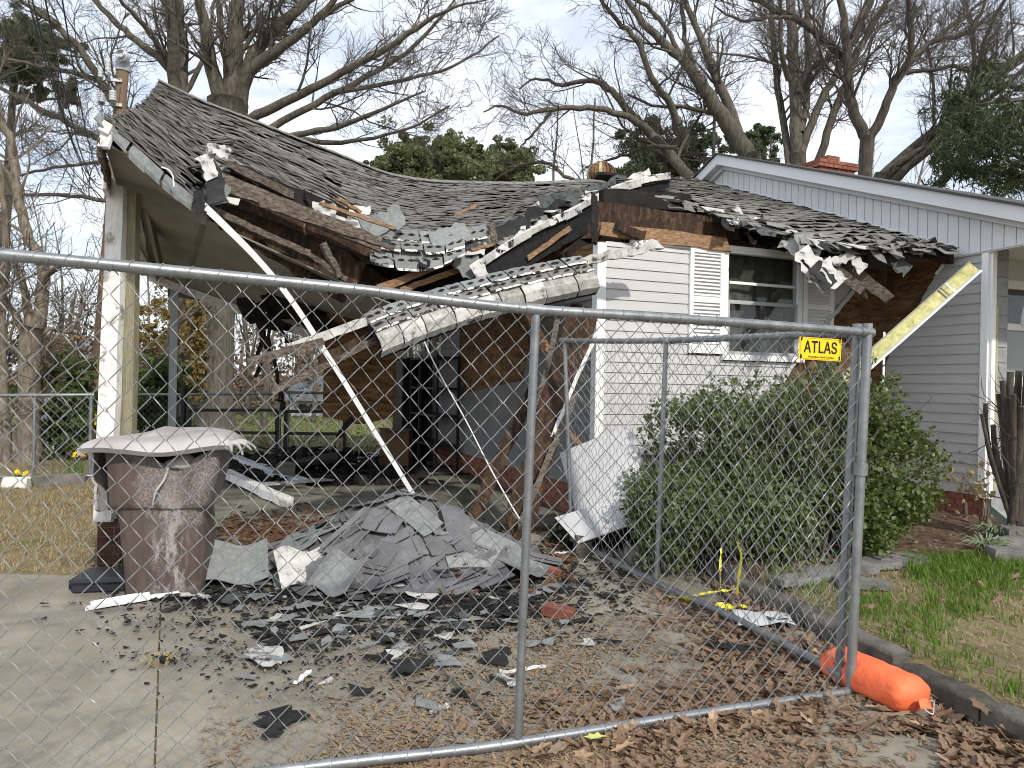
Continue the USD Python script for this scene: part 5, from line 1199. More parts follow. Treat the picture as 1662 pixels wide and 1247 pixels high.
# ================================================================== SHINGLE PILE
PC = np.array([-.86, 6.02])
def pile_h(x, y):
    dx, dy = (np.asarray(x) - PC[0]), (np.asarray(y) - PC[1])
    r = np.sqrt((dx / 1.08) ** 2 + (np.where(dy < 0, dy / .74, dy / .75)) ** 2)
    return .50 * np.clip(1 - r, 0, 1) ** .85
PX_, PY_ = np.meshgrid(np.linspace(-2.2, .6, 50), np.linspace(5.0, 7.1, 40), indexing='ij')
ph = pile_h(PX_, PY_); core = height_sheet(PX_, PY_, gz(PX_, PY_) + np.where(ph > .0, ph - .03, -.05) + .03 * (meshkit.fbm(np.stack([PX_ * 4, PY_ * 4, 0 * PX_], -1), 3, 31) - .5))
solo('debris_heap', core, 'mulch_soil', 'heap of soil and rubbish under the fallen grey shingles', 'heap', kind='stuff', smooth=True)
def drape_sheet(c, ang, L, w, lift, seed, n=9, m=5):
    r = np.random.default_rng(seed); d = np.array([math.cos(ang), math.sin(ang)]); s = np.array([-d[1], d[0]]); g = np.zeros((m, n, 3))
    hh = []
    for i in range(m):
        for j in range(n):
            p = c + d * L * (j / (n - 1) - .5) + s * w * (i / (m - 1) - .5)
            g[i, j] = [*p, 0]
    z = gz(g[..., 0], g[..., 1]) + pile_h(g[..., 0], g[..., 1])
    A = np.c_[np.ones(m * n), g[..., 0].ravel() - c[0], g[..., 1].ravel() - c[1]]
    co = np.linalg.lstsq(A, z.ravel(), rcond=None)[0]; zp = (A @ co).reshape(m, n)
    g[..., 2] = .15 * z + .85 * zp + lift + r.uniform(0, .035) * np.linspace(-1, 1, n)[None] + .012 * np.sin(np.linspace(0, 3, n))[None] * r.uniform(-1, 1) + (r.uniform(0, .03) * (np.linspace(-1, 1, m) ** 2))[:, None]
    return g
pile_mats = ['shingle_under'] * 5 + ['shingle_clean'] * 2 + ['shingle_under'] * 2
kk = 0
ORD = ['first', 'second', 'third', 'fourth', 'fifth', 'sixth', 'seventh', 'eighth', 'ninth', 'tenth', 'eleventh', 'twelfth', 'thirteenth', 'fourteenth', 'fifteenth', 'sixteenth', 'seventeenth', 'eighteenth', 'nineteenth', 'twentieth']
ORD += ['twenty-' + o for o in ORD[:9]] + ['thirtieth'] + ['thirty-' + o for o in ORD[:9]]
spots = []
for ringr, cnt in ((1.02, 20), (.8, 19), (.58, 15), (.36, 10), (.15, 4)):
    for i in range(cnt):
        a = math.radians(150 + 245 * (i + rng.uniform(-.3, .3)) / (cnt - 1)); spots.append((ringr, a, i))
for idx, (rr, a, io) in enumerate(spots):
    c = PC + np.array([math.cos(a) * .98 * rr, math.sin(a) * .68 * rr])
    ang = math.atan2(math.sin(a) * .9, math.cos(a) * 1.2) + math.pi / 2 * (rng.random() < .55) + rng.normal(0, .25)
    if rr < .3: ang = rng.uniform(0, 3)
    L, w = rng.uniform(.28, .55), rng.uniform(.19, .28)
    g = drape_sheet(c, ang, L, w, .03 + .05 * (1 - rr) + .010 * (idx % 5), 300 + idx)
    t_ = Thing('roof_shingle', f"{ORD[io]} grey shingle from the left in the {({1.02: 'lowest', .8: 'second lowest', .58: 'middle', .36: 'second highest', .15: 'highest'})[rr]} layer of the shingle heap", 'shingle', (*c, float(gz(*c))), 'shingles heaped before the carport')
    t_.part('sheet', slab(g, .008, up=(0, 0, 1)), pile_mats[idx % len(pile_mats)])
    if pile_mats[idx % len(pile_mats)] == 'shingle_under':
        q = int(rng.integers(1, 4)); st_ = g[q] * .55 + g[q - 1] * .45, g[q] * .8 + g[q - 1] * .2
        st_ = np.array([g[q] * .85 + g[q - 1] * .15, g[q] * .65 + g[q - 1] * .35]) + [0, 0, .002]
        t_.part('tar_stripe', slab(st_, .0015, up=(0, 0, 1)), 'felt')
# two curved shingles on top of the heap, standing like an arch
for k, (x0, w, lab) in enumerate([(.02, .33, 'arched grey shingle with a dark stripe on the top right of the heap'), (-.36, .26, 'bent grey shingle at the very top of the heap')]):
    g = []
    for t in np.linspace(0, 1, 12):
        yv = PC[1] - .02 - .40 * t ** 1.1; zv = float(gz(0, yv)) + .53 - .34 * t ** 2.2 - .02 * k
        g.append([[PC[0] + .12 + x0 + w * s + .16 * t * (1 if k == 0 else -.3), yv - .02 * s, zv - .05 * s * (k == 0)] for s in np.linspace(0, 1, 6)])
    t_ = Thing('roof_shingle', lab, 'shingle', (*PC, .1)); t_.part('sheet', slab(np.array(g), .006, up=(0, 0, 1)), 'shingle_under', smooth=40)
    gg = np.array(g); t_.part('tar_stripe', slab(np.array([gg[:, 2] * .6 + gg[:, 1] * .4, gg[:, 2] * .9 + gg[:, 3] * .1]) + [0, -.0015, .0025], .0015, up=(0, 0, 1)), 'felt', smooth=40)
for k, (px, py, L, w, ang, mt, lab) in enumerate([(375, 945, .5, .36, .35, 'shingle_clean', 'large pale grey shingle leaning at the foot of the bin'), (492, 955, .36, .3, .5, 'shingle_white', 'white flaking shingle piece in front of the heap'), (545, 965, .36, .24, -.5, 'shingle_clean', 'pale grey granule shingle sliding off the front of the heap')]):
    c = G(px, py); R = np.array([math.cos(ang), math.sin(ang)]); S_ = np.array([-R[1], R[0]])
    g = np.array([[[*(c[:2] + R * L * (j / 7 - .5) + S_ * w * (i / 4 - .5)), c[2] + .05 + .20 * (i / 4) + .03 * math.sin(j)] for j in range(8)] for i in range(5)])
    solo('roof_shingle', slab(g, .008, up=(0, 0, 1)), mt, lab, 'shingle', smooth=30)
# pale rolled sheet at the right of the heap
g = np.array([[W(770 + 22 * math.cos(a) + 55 * t, 868 + 16 * math.sin(a) + 26 * t, 5.9 - .04 * math.sin(a)) for t in np.linspace(0, 1, 9)] for a in np.linspace(-2.2, 1.6, 9)])
solo('rolled_roofing', slab(g, .012), 'shingle_clean', 'pale rolled roofing sheet on the right slope of the heap', 'roofing', smooth=40)

# ---- scraps scattered over the concrete
def blob_poly(c, r, ang, n, rg, tilt, z):
    a = np.sort(rg.uniform(0, 2 * np.pi, n)); rad = r * rg.uniform(.45, 1.1, n); asp = rg.uniform(.4, .9)
    x, y_ = rad * np.cos(a), rad * np.sin(a) * asp
    X, Y = x * math.cos(ang) - y_ * math.sin(ang), x * math.sin(ang) + y_ * math.cos(ang)
    return np.stack([c[0] + X, c[1] + Y, z + np.abs(X * tilt[0] + Y * tilt[1]) + rg.uniform(0, .006, n)], 1)
LAND = [('the half melted bin', G(270, 975)), ('the middle fence post', G(840, 1200)), ('the lower loose brick', G(906, 1004)), ('the white trim strip', G(180, 990)), ('the large felt sheet', G(470, 1170)), ('the flake framed shingle square', G(450, 1075)), ('the light grey rectangle', G(725, 1085)), ('the white flaking piece', G(492, 985)), ('the upper loose brick', G(886, 938)), ('the crumpled felt', G(620, 1045))]
def single_out(items, kind_word, land, seen):
    """items: list of (centre, ...). Returns a label for each: its rank among its kind on one side of the nearest landmark"""
    keyed = {}
    for i, it in enumerate(items):
        c = it[0]; d = [np.linalg.norm(c[:2] - l[1][:2]) for l in land]; k = int(np.argmin(d)); v = c[:2] - land[k][1][:2]
        side = ('to the right of' if v[0] > 0 else 'to the left of') if abs(v[0]) > abs(v[1]) else ('behind' if v[1] > 0 else 'in front of')
        keyed.setdefault((k, side), []).append((d[k], i))
    out = [None] * len(items)
    for (k, side), l in keyed.items():
        for r, (_, i) in enumerate(sorted(l)):
            out[i] = (f'{kind_word} closest {side} {land[k][0]}' if r == 0 else f'{kind_word} {ORD[r]} closest {side} {land[k][0]}')
    return out
scrap_mats = [('felt', 'black felt scrap'), ('shingle_clean', 'grey shingle scrap'), ('shingle_white', 'white roof scrap'), ('tar_green', 'greenish roof scrap')]
rs = np.random.default_rng(55)
scraps = [[], [], [], []]
count = 0
while count < 285:
    px, py = rs.uniform(230, 1000), 915 + 250 * rs.beta(1.1, 2.6)
    dens = math.exp(-((px - 640) / 250) ** 2) * (1 if py < 1060 else .55)
    if rs.random() > dens: continue
    c = G(px, py)
    if pile_h(c[0], c[1]) > .12: continue
    k = rs.choice(4, p=[.44, .34, .1, .12])
    r = rs.uniform(.035, .115) * (1.25 if rs.random() < .15 else 1)
    z = float(gz(c[0], c[1])) + float(pile_h(c[0], c[1])) + .012 + .02 * rs.random()
    p = blob_poly(c, r, rs.uniform(0, 6), rs.integers(6, 11), rs, rs.uniform(-.25, .25, 2), z)
    scraps[k].append((c, flat_poly(p, .004))); count += 1
for k in range(4):
    for (c, m_), lb_ in zip(scraps[k], single_out(scraps[k], scrap_mats[k][1], LAND, None)):
        solo('roofing_scrap', m_, scrap_mats[k][0], lb_, 'roofing scrap', ['black felt scraps', 'grey shingle scraps', 'white roofing scraps', 'greenish roofing scraps'][k])
for k, (px, py, r, mt, lab) in enumerate([(470, 1170, .17, 'felt', 'large black felt sheet lying nearest to the fence'), (440, 1195, .1, 'felt', 'small black felt sheet beside the large one near the fence'), (450, 1075, .13, 'shingle_clean', 'grey shingle square framed by white flakes'), (430, 1072, .2, 'shingle_white', 'white flaky sheet under the grey shingle square'), (725, 1085, .13, 'shingle_clean', 'light grey shingle rectangle left of the middle fence post'), (665, 1090, .17, 'felt', 'black felt strip left of the light grey rectangle'), (805, 1075, .2, 'felt', 'wide dark felt piece just left of the middle fence post'), (690, 1150, .12, 'shingle_clean', 'rounded grey shingle piece low before the fence'), (620, 1045, .16, 'felt', 'crumpled black felt in the middle of the scraps'), (565, 1010, .16, 'felt', 'black felt piece below the white flaking shingle'), (1000, 1155, .1, 'shingle_clean', 'grey shingle scrap among leaves right of the middle post'), (1190, 1060, .16, 'felt', 'long black felt scrap among the leaves by the second panel'), (890, 955, .16, 'shingle_clean', 'grey shingle scrap below the upper loose brick'), (410, 1072, .1, 'shingle_clean', 'grey shingle scrap left of the flaky sheet')]):
    c = G(px, py); p = blob_poly(c, r, rs.uniform(0, 6), 12, rs, rs.uniform(-.12, .12, 2), c[2] + .022 + .004 * (k % 3))
    solo('roofing_scrap', flat_poly(p, .005), mt, lab, 'roofing scrap')
for k, (px, py, ang, lab) in enumerate([(886, 938, .4, 'red brick half buried in debris behind the middle fence post'), (906, 1004, -.3, 'loose red brick on the ground right of the middle fence post')]):
    c = G(px, py); m_ = trimesh.creation.box((.2, .095, .062)); m_.apply_transform(trimesh.transformations.euler_matrix(.1, .15, ang)); v = np.array(m_.vertices)
    solo('loose_brick', (v + c + [0, 0, .045], np.array(m_.faces)), 'brick', lab, 'brick')
for k, (a_, b_, w) in enumerate([((812, 1098), (885, 1088), .02), ((480, 1117), (500, 1098), .025), ((890, 903), (940, 898), .03), ((700, 1165), (725, 1152), .025)]):
    solo('white_batten', rough_board(G(*a_) + [0, 0, .02], G(*b_) + [0, 0, .025], w, .012, 140 + k), 'painted_wood', ['thin white batten at the foot of the middle fence post', 'short white batten on the flaky roofing sheet', 'white batten on the soil right of the middle post', 'short white stick beside the rounded shingle piece'][k], 'batten')
# tiny bits: stuff
bits = []
bx_, by_ = rs.uniform(150, 1030, 15000), 885 + 330 * rs.beta(1.1, 2.9, 15000)
bk_ = rs.random(15000) < np.exp(-((bx_ - 640) / 300) ** 2) * np.where(by_ < 1080, 1, .45)
bx_, by_ = bx_[bk_], by_[bk_]; BG = Gv(bx_, by_); BH = pile_h(BG[:, 0], BG[:, 1]); bk_ = (BH < .2) & (rs.random(len(BH)) < np.where(by_ < 985, 1, clump(BG[:, 0], BG[:, 1], 2.6, 73)))
mx_, my_ = rs.normal(640, 180, 3000), rs.normal(975, 26, 3000); MG = Gv(mx_, my_); MH = pile_h(MG[:, 0], MG[:, 1]); mk_ = (MH < .1) & (MG[:, 0] < kerb_x(MG[:, 1]) - .1) & (rs.random(3000) < clump(MG[:, 0], MG[:, 1], 2.2, 76, .33, 5))
for c, h in zip(MG[mk_], MH[mk_]): bits.append(flat_poly(blob_poly(c, rs.uniform(.018, .052), rs.uniform(0, 6), 6, rs, rs.uniform(-.3, .3, 2), c[2] + h + .008 + .02 * rs.random()), .003))
for c, h, py in zip(BG[bk_], BH[bk_], by_[bk_]):
    bits.append(flat_poly(blob_poly(c, rs.uniform(.005, .036) * (1.3 if py < 1010 else .8), rs.uniform(0, 6), 5, rs, rs.uniform(-.25, .25, 2), c[2] + h + .008 + .012 * rs.random()), .003))
solo('roofing_crumbs', join(bits), 'scrap_small', 'small black, grey and white roofing crumbs strewn over the concrete', 'debris', kind='stuff')

# splinters of rotten wood round the heap
sx_ = np.r_[rs.uniform(362, 640, 1500), rs.uniform(700, 930, 700)]; sy_ = np.r_[rs.normal(872, 20, 1500), rs.normal(905, 32, 700)]
SG = Gv(sx_, sy_); SGh = pile_h(SG[:, 0], SG[:, 1]); sk_ = (SG[:, 0] < kerb_x(SG[:, 1])) & (SGh < .3) & (rs.random(2200) < clump(SG[:, 0], SG[:, 1], 2.0, 75, .3, 4))
spl = []
for c, h in zip(SG[sk_], SGh[sk_]):
    a = rs.uniform(0, 6.3); L = rs.uniform(.03, .16); c = c + [0, 0, h + rs.uniform(.01, .05)]; d = np.array([math.cos(a), math.sin(a), rs.normal(0, .22)]) * L / 2
    spl.append(beam(c - d, c + d, rs.uniform(.008, .03), rs.uniform(.003, .012), up=(rs.normal(0, .4), rs.normal(0, .4), 1)))
solo('wood_splinters', join(spl), palette('splinter', [(.10, .05, .026), (.17, .085, .042), (.05, .03, .02), (.24, .13, .07), (.03, .02, .016), (.30, .19, .11)], rough=.9), 'dark brown splinters of rotten wood around the shingle heap', 'debris', kind='stuff')

# caution tape, rag, papers
def ribbon(px_pts, w, seed, twist=1.5):
    L = spline(np.array(px_pts), 40); r = np.random.default_rng(seed); t = nrm(L[-1] - L[0]); a = np.cumsum(r.normal(0, .25, 40)); A = np.cross(np.gradient(L, axis=0), [0, 0, 1]); A /= np.linalg.norm(A, axis=1, keepdims=True) + 1e-9
    B = np.array([0, 0, 1]) * np.sin(a)[:, None] + A * np.cos(a)[:, None]
    return slab(np.array([L - B * w / 2, L + B * w / 2]), .001)
gg_ = lambda px, py, h: G(px, py) + [0, 0, h]
solo('caution_tape', ribbon([gg_(1082, 975, .03), gg_(1130, 985, .04), gg_(1170, 992, .03), gg_(1210, 993, .04)], .075, 1), 'yellow_tape', 'yellow warning tape lying on leaves beyond the second panel', 'tape')
solo('caution_tape', ribbon([gg_(1110, 976, .02), gg_(1160, 972, .05), gg_(1195, 968, .05)], .03, 2), 'yellow_tape', 'twisted yellow tape end behind the lower rail', 'tape')
solo('caution_tape', ribbon([W(1196, 965, 5.35), W(1199, 935, 5.35), W(1203, 905, 5.35), W(1196, 880, 5.35)], .05, 3), 'yellow_tape', 'yellow tape strip hanging upright from the bush', 'tape')
solo('caution_tape', ribbon([W(1170, 955, 5.4), W(1169, 925, 5.4), W(1171, 890, 5.45)], .02, 4), 'yellow_tape', 'narrow yellow tape strand left of the upright strip', 'tape')
c = G(1222, 1018); solo('rag', slab(np.array([[c + [.05 * i - .12 + .01 * j, .06 * j - .1, .02 + .05 * float(meshkit.fbm(np.array([i * .9, j * .9, 0.]), 3, 8))] for i in range(8)]for j in range(6)]), .003), 'white_board', 'crumpled white rag on the leaves by the second panel', 'rag', smooth=50)
c = G(1262, 1020); solo('rag', slab(np.array([[c + [.03 * i - .05, .03 * j - .05, .02 + .05 * float(meshkit.fbm(np.array([i * .9, j * .9, 5.]), 3, 8))] for i in range(6)]for j in range(5)]), .003), 'tar_green', 'small dark rag right of the white rag', 'rag', smooth=50)

# ================================================================== TREES
def grow(parents, dens, lratio, rratio, npt, spread, r, up=.15, wig=.12, minlen=.25, tfrom=.15, maxlen=9e9):
    """parents: list of (P (n,3), R (n,)). Returns arrays P (B,npt,3), R (B,npt)"""
    outP, outR = [], []
    for P, R in parents:
        seg = np.linalg.norm(np.diff(P, axis=0), axis=1); L = seg.sum()
        n = r.poisson(dens * L * (1 - tfrom))
        if n == 0: continue
        t = r.uniform(tfrom, 1, n); i = t * (len(P) - 1); i0 = np.minimum(i.astype(int), len(P) - 2); fr = (i - i0)[:, None]
        c = P[i0] * (1 - fr) + P[i0 + 1] * fr; rr = (R[i0] * (1 - fr[:, 0]) + R[i0 + 1] * fr[:, 0])
        T = P[i0 + 1] - P[i0]; T /= np.linalg.norm(T, axis=1, keepdims=True) + 1e-9
        rnd = r.normal(0, 1, (n, 3)); rnd -= (rnd * T).sum(1, keepdims=True) * T; rnd /= np.linalg.norm(rnd, axis=1, keepdims=True) + 1e-9
        a = r.uniform(spread[0], spread[1], n)[:, None]
        D = T * np.cos(a) + rnd * np.sin(a); D[:, 2] += up; D /= np.linalg.norm(D, axis=1, keepdims=True)
        ll = np.clip(L * lratio * (1.15 - t * .75) * r.uniform(.55, 1.25, n), minlen, maxlen)
        Q = np.zeros((n, npt, 3)); Q[:, 0] = c; d = D.copy()
        for k in range(1, npt):
            d = d + r.normal(0, wig, (n, 3)) + np.array([0, 0, up * .25]); d /= np.linalg.norm(d, axis=1, keepdims=True)
            Q[:, k] = Q[:, k - 1] + d * (ll / (npt - 1))[:, None]
        RR = (rr * rratio)[:, None] * np.linspace(1, .35, npt)[None]
        outP.append(Q); outR.append(RR)
    return (np.concatenate(outP), np.concatenate(outR)) if outP else (np.zeros((0, npt, 3)), np.zeros((0, npt)))
def as_list(P, R): return [(P[i], R[i]) for i in range(len(P))]
def tree(name, label, d, limbs, seed, mat='bark', group=None, d1=1.1, d2=2.6, d3=3.2, spreadd=2.5, cat='tree', minr=.0055, twigmat='twig', l1=.42, fine=True):
    """limbs: lists of (px, py, width in photo pixels); the first is the trunk"""
    r = np.random.default_rng(seed); main = []
    base = None
    for k, lb in enumerate(limbs):
        n = max(8, 4 * len(lb)); q = np.array(lb, float)
        dd = np.full(len(q), d, float)
        if k: dd = d + np.linspace(0, 1, len(q)) * r.uniform(-spreadd, spreadd)
        P = np.array([W(x, y, z) for (x, y, w), z in zip(q, dd)]); R = q[:, 2] / 2 * dd / FPX * (.9 if k == 0 else .80)
        if k == 0 and P[0, 2] < 2: P[0, 2] = min(P[0, 2], float(gz(P[0, 0], P[0, 1])) - .1)
        S = spline(np.c_[P, R], n); S[1:-1, :3] += r.normal(0, .008 * d / 10, (n - 2, 3))
        main.append((S[:, :3], S[:, 3]))
    th = Thing(name, label, cat, (*main[0][0][0][:2], float(gz(*main[0][0][0][:2]))), group)
    th.part('trunk', tubes(main[0][0][None], main[0][1][None], 12), mat, smooth=True)
    for P, R in main[1:]: th.part('limb', tubes(P[None], R[None], 9), mat, smooth=True)
    A = grow(main[1:] or main, d1 * 2.5, l1, .34, 8, (.5, 1.2), r, up=.24, wig=.17, minlen=.8, maxlen=4.0); A[1][:] = np.maximum(A[1], minr * 1.5)
    B = grow(as_list(*A), d2 * 1.9, .5, .5, 6, (.4, 1.1), r, up=.12, wig=.2, minlen=.6); B[1][:] = np.maximum(B[1], minr * 1.0)
    C = grow(as_list(*B), d3 * 2.3, .68, .6, 5, (.35, 1.0), r, up=.07, wig=.2, minlen=.4); C[1][:] = np.maximum(C[1], minr * .72)
    D = grow(as_list(*C), d3 * (1.9 if fine else 0), .6, .7, 4, (.35, 1.0), r, up=.03, wig=.2, minlen=.25) if fine else (np.zeros((0, 4, 3)), np.zeros((0, 4)))
    D[1][:] = np.maximum(D[1], minr * .5)
    if len(A[0]): th.part('branches', tubes(A[0], A[1], 5), mat, smooth=True, kind='stuff')
    if len(B[0]): twig_curves(th, 'twigs', [q for q in (B, C, D) if len(q[0])], twigmat)
    return th
tree('bare_tree', 'large multi stemmed bare tree towering behind the left carport roof', 18, [
    [(352, 705, 66), (352, 600, 58), (358, 380, 62), (370, 165, 72)],
    [(366, 180, 34), (345, 115, 28), (335, 60, 24), (322, -10, 18), (310, -90, 10)],
    [(374, 170, 44), (380, 95, 36), (384, 35, 30), (392, -50, 22)],
    [(384, 165, 36), (402, 110, 28), (432, 62, 24), (500, 2, 18), (560, -70, 10)],
    [(388, 175, 30), (404, 120, 26), (455, 78, 20), (505, 42, 15), (545, -5, 11), (600, -60, 6)],
    [(395, 215, 20), (408, 194, 20), (472, 162, 18), (560, 116, 15), (661, 57, 11), (718, 20, 7), (790, 0, 3)],
    [(395, 235, 18), (472, 190, 14), (550, 148, 13), (650, 92, 9), (700, 45, 7), (745, -10, 3)],
    [(390, 240, 16), (472, 222, 13), (550, 205, 11), (612, 181, 8), (690, 148, 3)],
    [(540, 150, 11), (640, 134, 8), (725, 112, 6), (810, 58, 3)],
    [(470, 222, 12), (560, 232, 9), (640, 216, 6), (730, 172, 4)],
    [(520, 30, 11), (600, -10, 8), (680, -20, 6), (760, -50, 4)],
    [(380, 150, 24), (362, 60, 14), (352, 0, 11), (340, -60, 7)]], 1, d1=.85, d2=2.2, d3=3.4)
tree('bare_tree', 'bare tree with two straight stems behind the utility pole', 20, [
    [(292, 700, 40), (290, 330, 36), (287, 180, 34)],
    [(284, 200, 26), (282, 110, 25), (278, 40, 22), (270, -60, 16)],
    [(293, 200, 24), (297, 120, 22), (292, 40, 19), (285, -60, 12)],
    [(286, 150, 18), (273, 108, 18), (236, 78, 15), (189, 37, 12), (148, -5, 9), (100, -60, 5)],
    [(283, 120, 14), (266, 91, 13), (236, 44, 11), (202, 8, 8), (170, -40, 4)],
    [(287, 260, 18), (220, 200, 18), (179, 158, 17), (152, 111, 15), (125, 74, 13), (88, 40, 11), (34, 0, 8), (-20, -40, 5)],
    [(200, 185, 12), (175, 145, 11), (152, 128, 10), (100, 114, 9), (0, 94, 7), (-60, 80, 4)],
    [(240, 265, 15), (190, 240, 14), (158, 224, 13), (67, 178, 11), (10, 147, 8), (-60, 120, 5)],
    [(240, 330, 10), (168, 325, 9), (118, 318, 8), (0, 315, 6), (-60, 310, 3)],
    [(240, 268, 8), (165, 264, 7), (101, 270, 6), (30, 286, 5)],
    [(288, 170, 12), (330, 90, 9), (345, 20, 7), (352, -40, 4)]], 2, d1=.8, d2=2.2, d3=3.2)
tree('bare_tree', 'gnarled pale barked bare tree at the left edge behind the far fence', 11.5, [
    [(48, 800, 44), (47, 700, 37), (48, 600, 36), (54, 530, 38)],
    [(56, 545, 30), (66, 500, 26), (72, 440, 24), (47, 388, 20), (27, 303, 20), (20, 243, 18), (0, 189, 16), (-25, 120, 12)],
    [(50, 545, 22), (42, 480, 16), (30, 440, 13), (10, 400, 8)],
    [(48, 560, 18), (20, 505, 15), (-15, 460, 11)],
    [(46, 580, 14), (10, 560, 12), (-30, 545, 9)],
    [(58, 548, 12), (85, 535, 9), (110, 540, 8), (130, 500, 5), (132, 460, 3)],
    [(70, 460, 10), (100, 430, 8), (150, 440, 4)],
    [(36, 800, 20), (24, 720, 18), (0, 650, 15), (-30, 600, 10)],
    [(12, 800, 22), (5, 640, 20), (3, 500, 16), (8, 380, 12), (0, 260, 8)]], 3, mat='bark_light', d1=1.2, d2=2.4, d3=2.6, spreadd=1.0)
tree('bare_tree', 'bare tree with long low limbs leaning left, behind the low roof', 21, [
    [(1240, 690, 40), (1228, 300, 36), (1218, 250, 36)],
    [(1220, 262, 34), (1191, 216, 34), (1151, 159, 28), (1120, 112, 22), (1089, 80, 18), (1038, 30, 14), (1005, -20, 9), (970, -80, 5)],
    [(1205, 235, 22), (1165, 130, 18), (1140, 70, 14), (1110, -5, 10), (1090, -70, 5)],
    [(1140, 310, 22), (1110, 280, 22), (1082, 243, 20), (1032, 195, 17), (988, 145, 13), (954, 131, 10), (914, 138, 8), (870, 128, 5), (843, 145, 3)],
    [(1060, 222, 16), (1028, 195, 14), (971, 177, 12), (887, 178, 9), (846, 184, 7), (812, 173, 5), (785, 182, 3)],
    [(900, 178, 6), (888, 190, 6), (860, 222, 5), (838, 245, 3)],
    [(1000, 300, 10), (924, 290, 8), (887, 263, 7), (853, 266, 6), (803, 293, 3)],
    [(1100, 240, 10), (1049, 239, 8), (1001, 256, 6), (950, 272, 3)],
    [(1100, 200, 16), (1085, 165, 15), (1059, 131, 13), (1035, 67, 11), (991, 20, 8), (960, -30, 5)],
    [(1105, 100, 10), (1060, 20, 9), (1010, -10, 6), (930, -20, 3)],
    [(1150, 160, 12), (1110, 50, 9), (1105, -10, 7)]], 4, d1=1.0, d2=2.4, d3=3.2)
tree('bare_tree', 'bare tree with upright bundled stems left of the chimney', 25, [
    [(1296, 690, 34), (1296, 320, 30), (1295, 250, 28)],
    [(1295, 265, 26), (1290, 150, 24), (1285, 60, 20), (1282, -20, 16), (1280, -100, 9)],
    [(1284, 280, 16), (1272, 200, 14), (1262, 130, 13), (1255, 60, 12), (1250, -20, 8)],
    [(1300, 250, 18), (1340, 150, 15), (1365, 108, 14), (1400, 35, 12), (1425, -20, 8)],
    [(1300, 215, 14), (1312, 110, 13), (1308, 0, 11), (1310, -80, 6)],
    [(1280, 130, 12), (1268, 80, 10), (1265, 0, 8), (1258, -60, 5)],
    [(1320, 300, 18), (1345, 210, 16), (1368, 150, 16), (1400, 70, 13), (1442, 0, 10), (1480, -60, 6)],
    [(1295, 150, 12), (1330, 100, 10), (1350, 92, 8), (1385, 100, 5)]], 5, d1=.8, d2=2.2, d3=3.0)
tree('bare_tree', 'dark Y shaped bare tree directly right of the brick chimney', 17, [
    [(1402, 690, 26), (1404, 330, 24), (1408, 222, 25)],
    [(1408, 228, 24), (1390, 190, 22), (1379, 150, 20), (1376, 95, 18), (1370, 40, 15), (1360, -20, 12), (1350, -90, 7)],
    [(1376, 100, 20), (1355, 80, 18), (1330, 60, 17), (1300, 35, 15), (1265, 20, 13), (1225, 0, 10), (1190, -8, 6)],
    [(1409, 228, 20), (1432, 185, 18), (1452, 135, 16), (1478, 88, 14), (1476, 30, 12), (1470, -20, 9)],
    [(1470, 105, 11), (1520, 66, 10), (1570, 55, 8), (1592, 20, 6), (1600, -20, 3)],
    [(1445, 150, 11), (1500, 80, 9), (1560, 30, 7), (1600, 0, 5)],
    [(1380, 60, 12), (1410, 0, 9), (1425, -50, 6)],
    [(1285, 28, 9), (1250, 30, 7), (1200, 32, 6), (1160, 10, 3)]], 6, mat='bark_dark', d1=1.15, d2=2.5, d3=3.0)
tree('bare_tree', 'bare tree leaning far to the right beside the evergreen', 22, [
    [(1395, 690, 34), (1415, 330, 30), (1432, 285, 28)],
    [(1430, 290, 26), (1490, 235, 24), (1560, 180, 21), (1610, 130, 18), (1662, 85, 15), (1740, 20, 10)],
    [(1445, 300, 20), (1540, 215, 14), (1600, 165, 12), (1680, 95, 8)],
    [(1500, 330, 24), (1525, 300, 20), (1580, 235, 19), (1640, 190, 16), (1740, 110, 10)],
    [(1511, 245, 6), (1512, 120, 6), (1500, 60, 5), (1470, 0, 3)],
    [(1470, 120, 9), (1540, 108, 8), (1600, 125, 7), (1670, 118, 4)],
    [(1590, 150, 12), (1600, 60, 9), (1640, -10, 6)],
    [(1555, 185, 9), (1580, 60, 8), (1560, -10, 6)],
    [(1400, 330, 18), (1460, 262, 14), (1500, 240, 10), (1560, 215, 6)]], 7, d1=.9, d2=2.3, d3=3.0)
tree('bare_tree', 'slim leaning bare trunk between the rear carport post and the ivy trunk', 15, [[(262, 690, 14), (268, 600, 14), (290, 500, 13), (310, 420, 12)], [(275, 560, 8), (300, 520, 6), (325, 500, 4)]], 8, mat='bark_dark', d1=1.2, d2=2, d3=2)
# ivy on the big trunk
def leaves(C, size, r, flat=.3, up=.35, droop=0, asp=.42):
    n = len(C); a = r.normal(0, 1, (n, 3)); a[:, 2] += up; a /= np.linalg.norm(a, axis=1, keepdims=True)
    b = r.normal(0, 1, (n, 3)); b[:, 2] -= droop; b -= (a * b).sum(1, keepdims=True) * a; b /= np.linalg.norm(b, axis=1, keepdims=True); c = np.cross(a, b)
    s = size * r.uniform(.6, 1.3, (n, 1)); w = s * asp
    v = np.stack([C - b * s * .5, C + c * w + a * s * .08, C + b * s * .5, C - c * w + a * s * .08], 1).reshape(-1, 3)
    f = np.array([[0, 1, 2], [0, 2, 3]])[None] + (np.arange(n) * 4)[:, None, None]
    return v, f.reshape(-1, 3)
r_ = np.random.default_rng(77)
n = 900; yy = r_.uniform(470, 650, n); xx = r_.normal(318, 8, n); dd = 17.4 + r_.normal(0, .1, n)
solo('ivy', leaves(np.array([W(x, y, d) for x, y, d in zip(xx, yy, dd)]), .12, r_), 'leaf_gold', 'yellow green ivy climbing the left side of the big trunk seen through the carport', 'ivy')

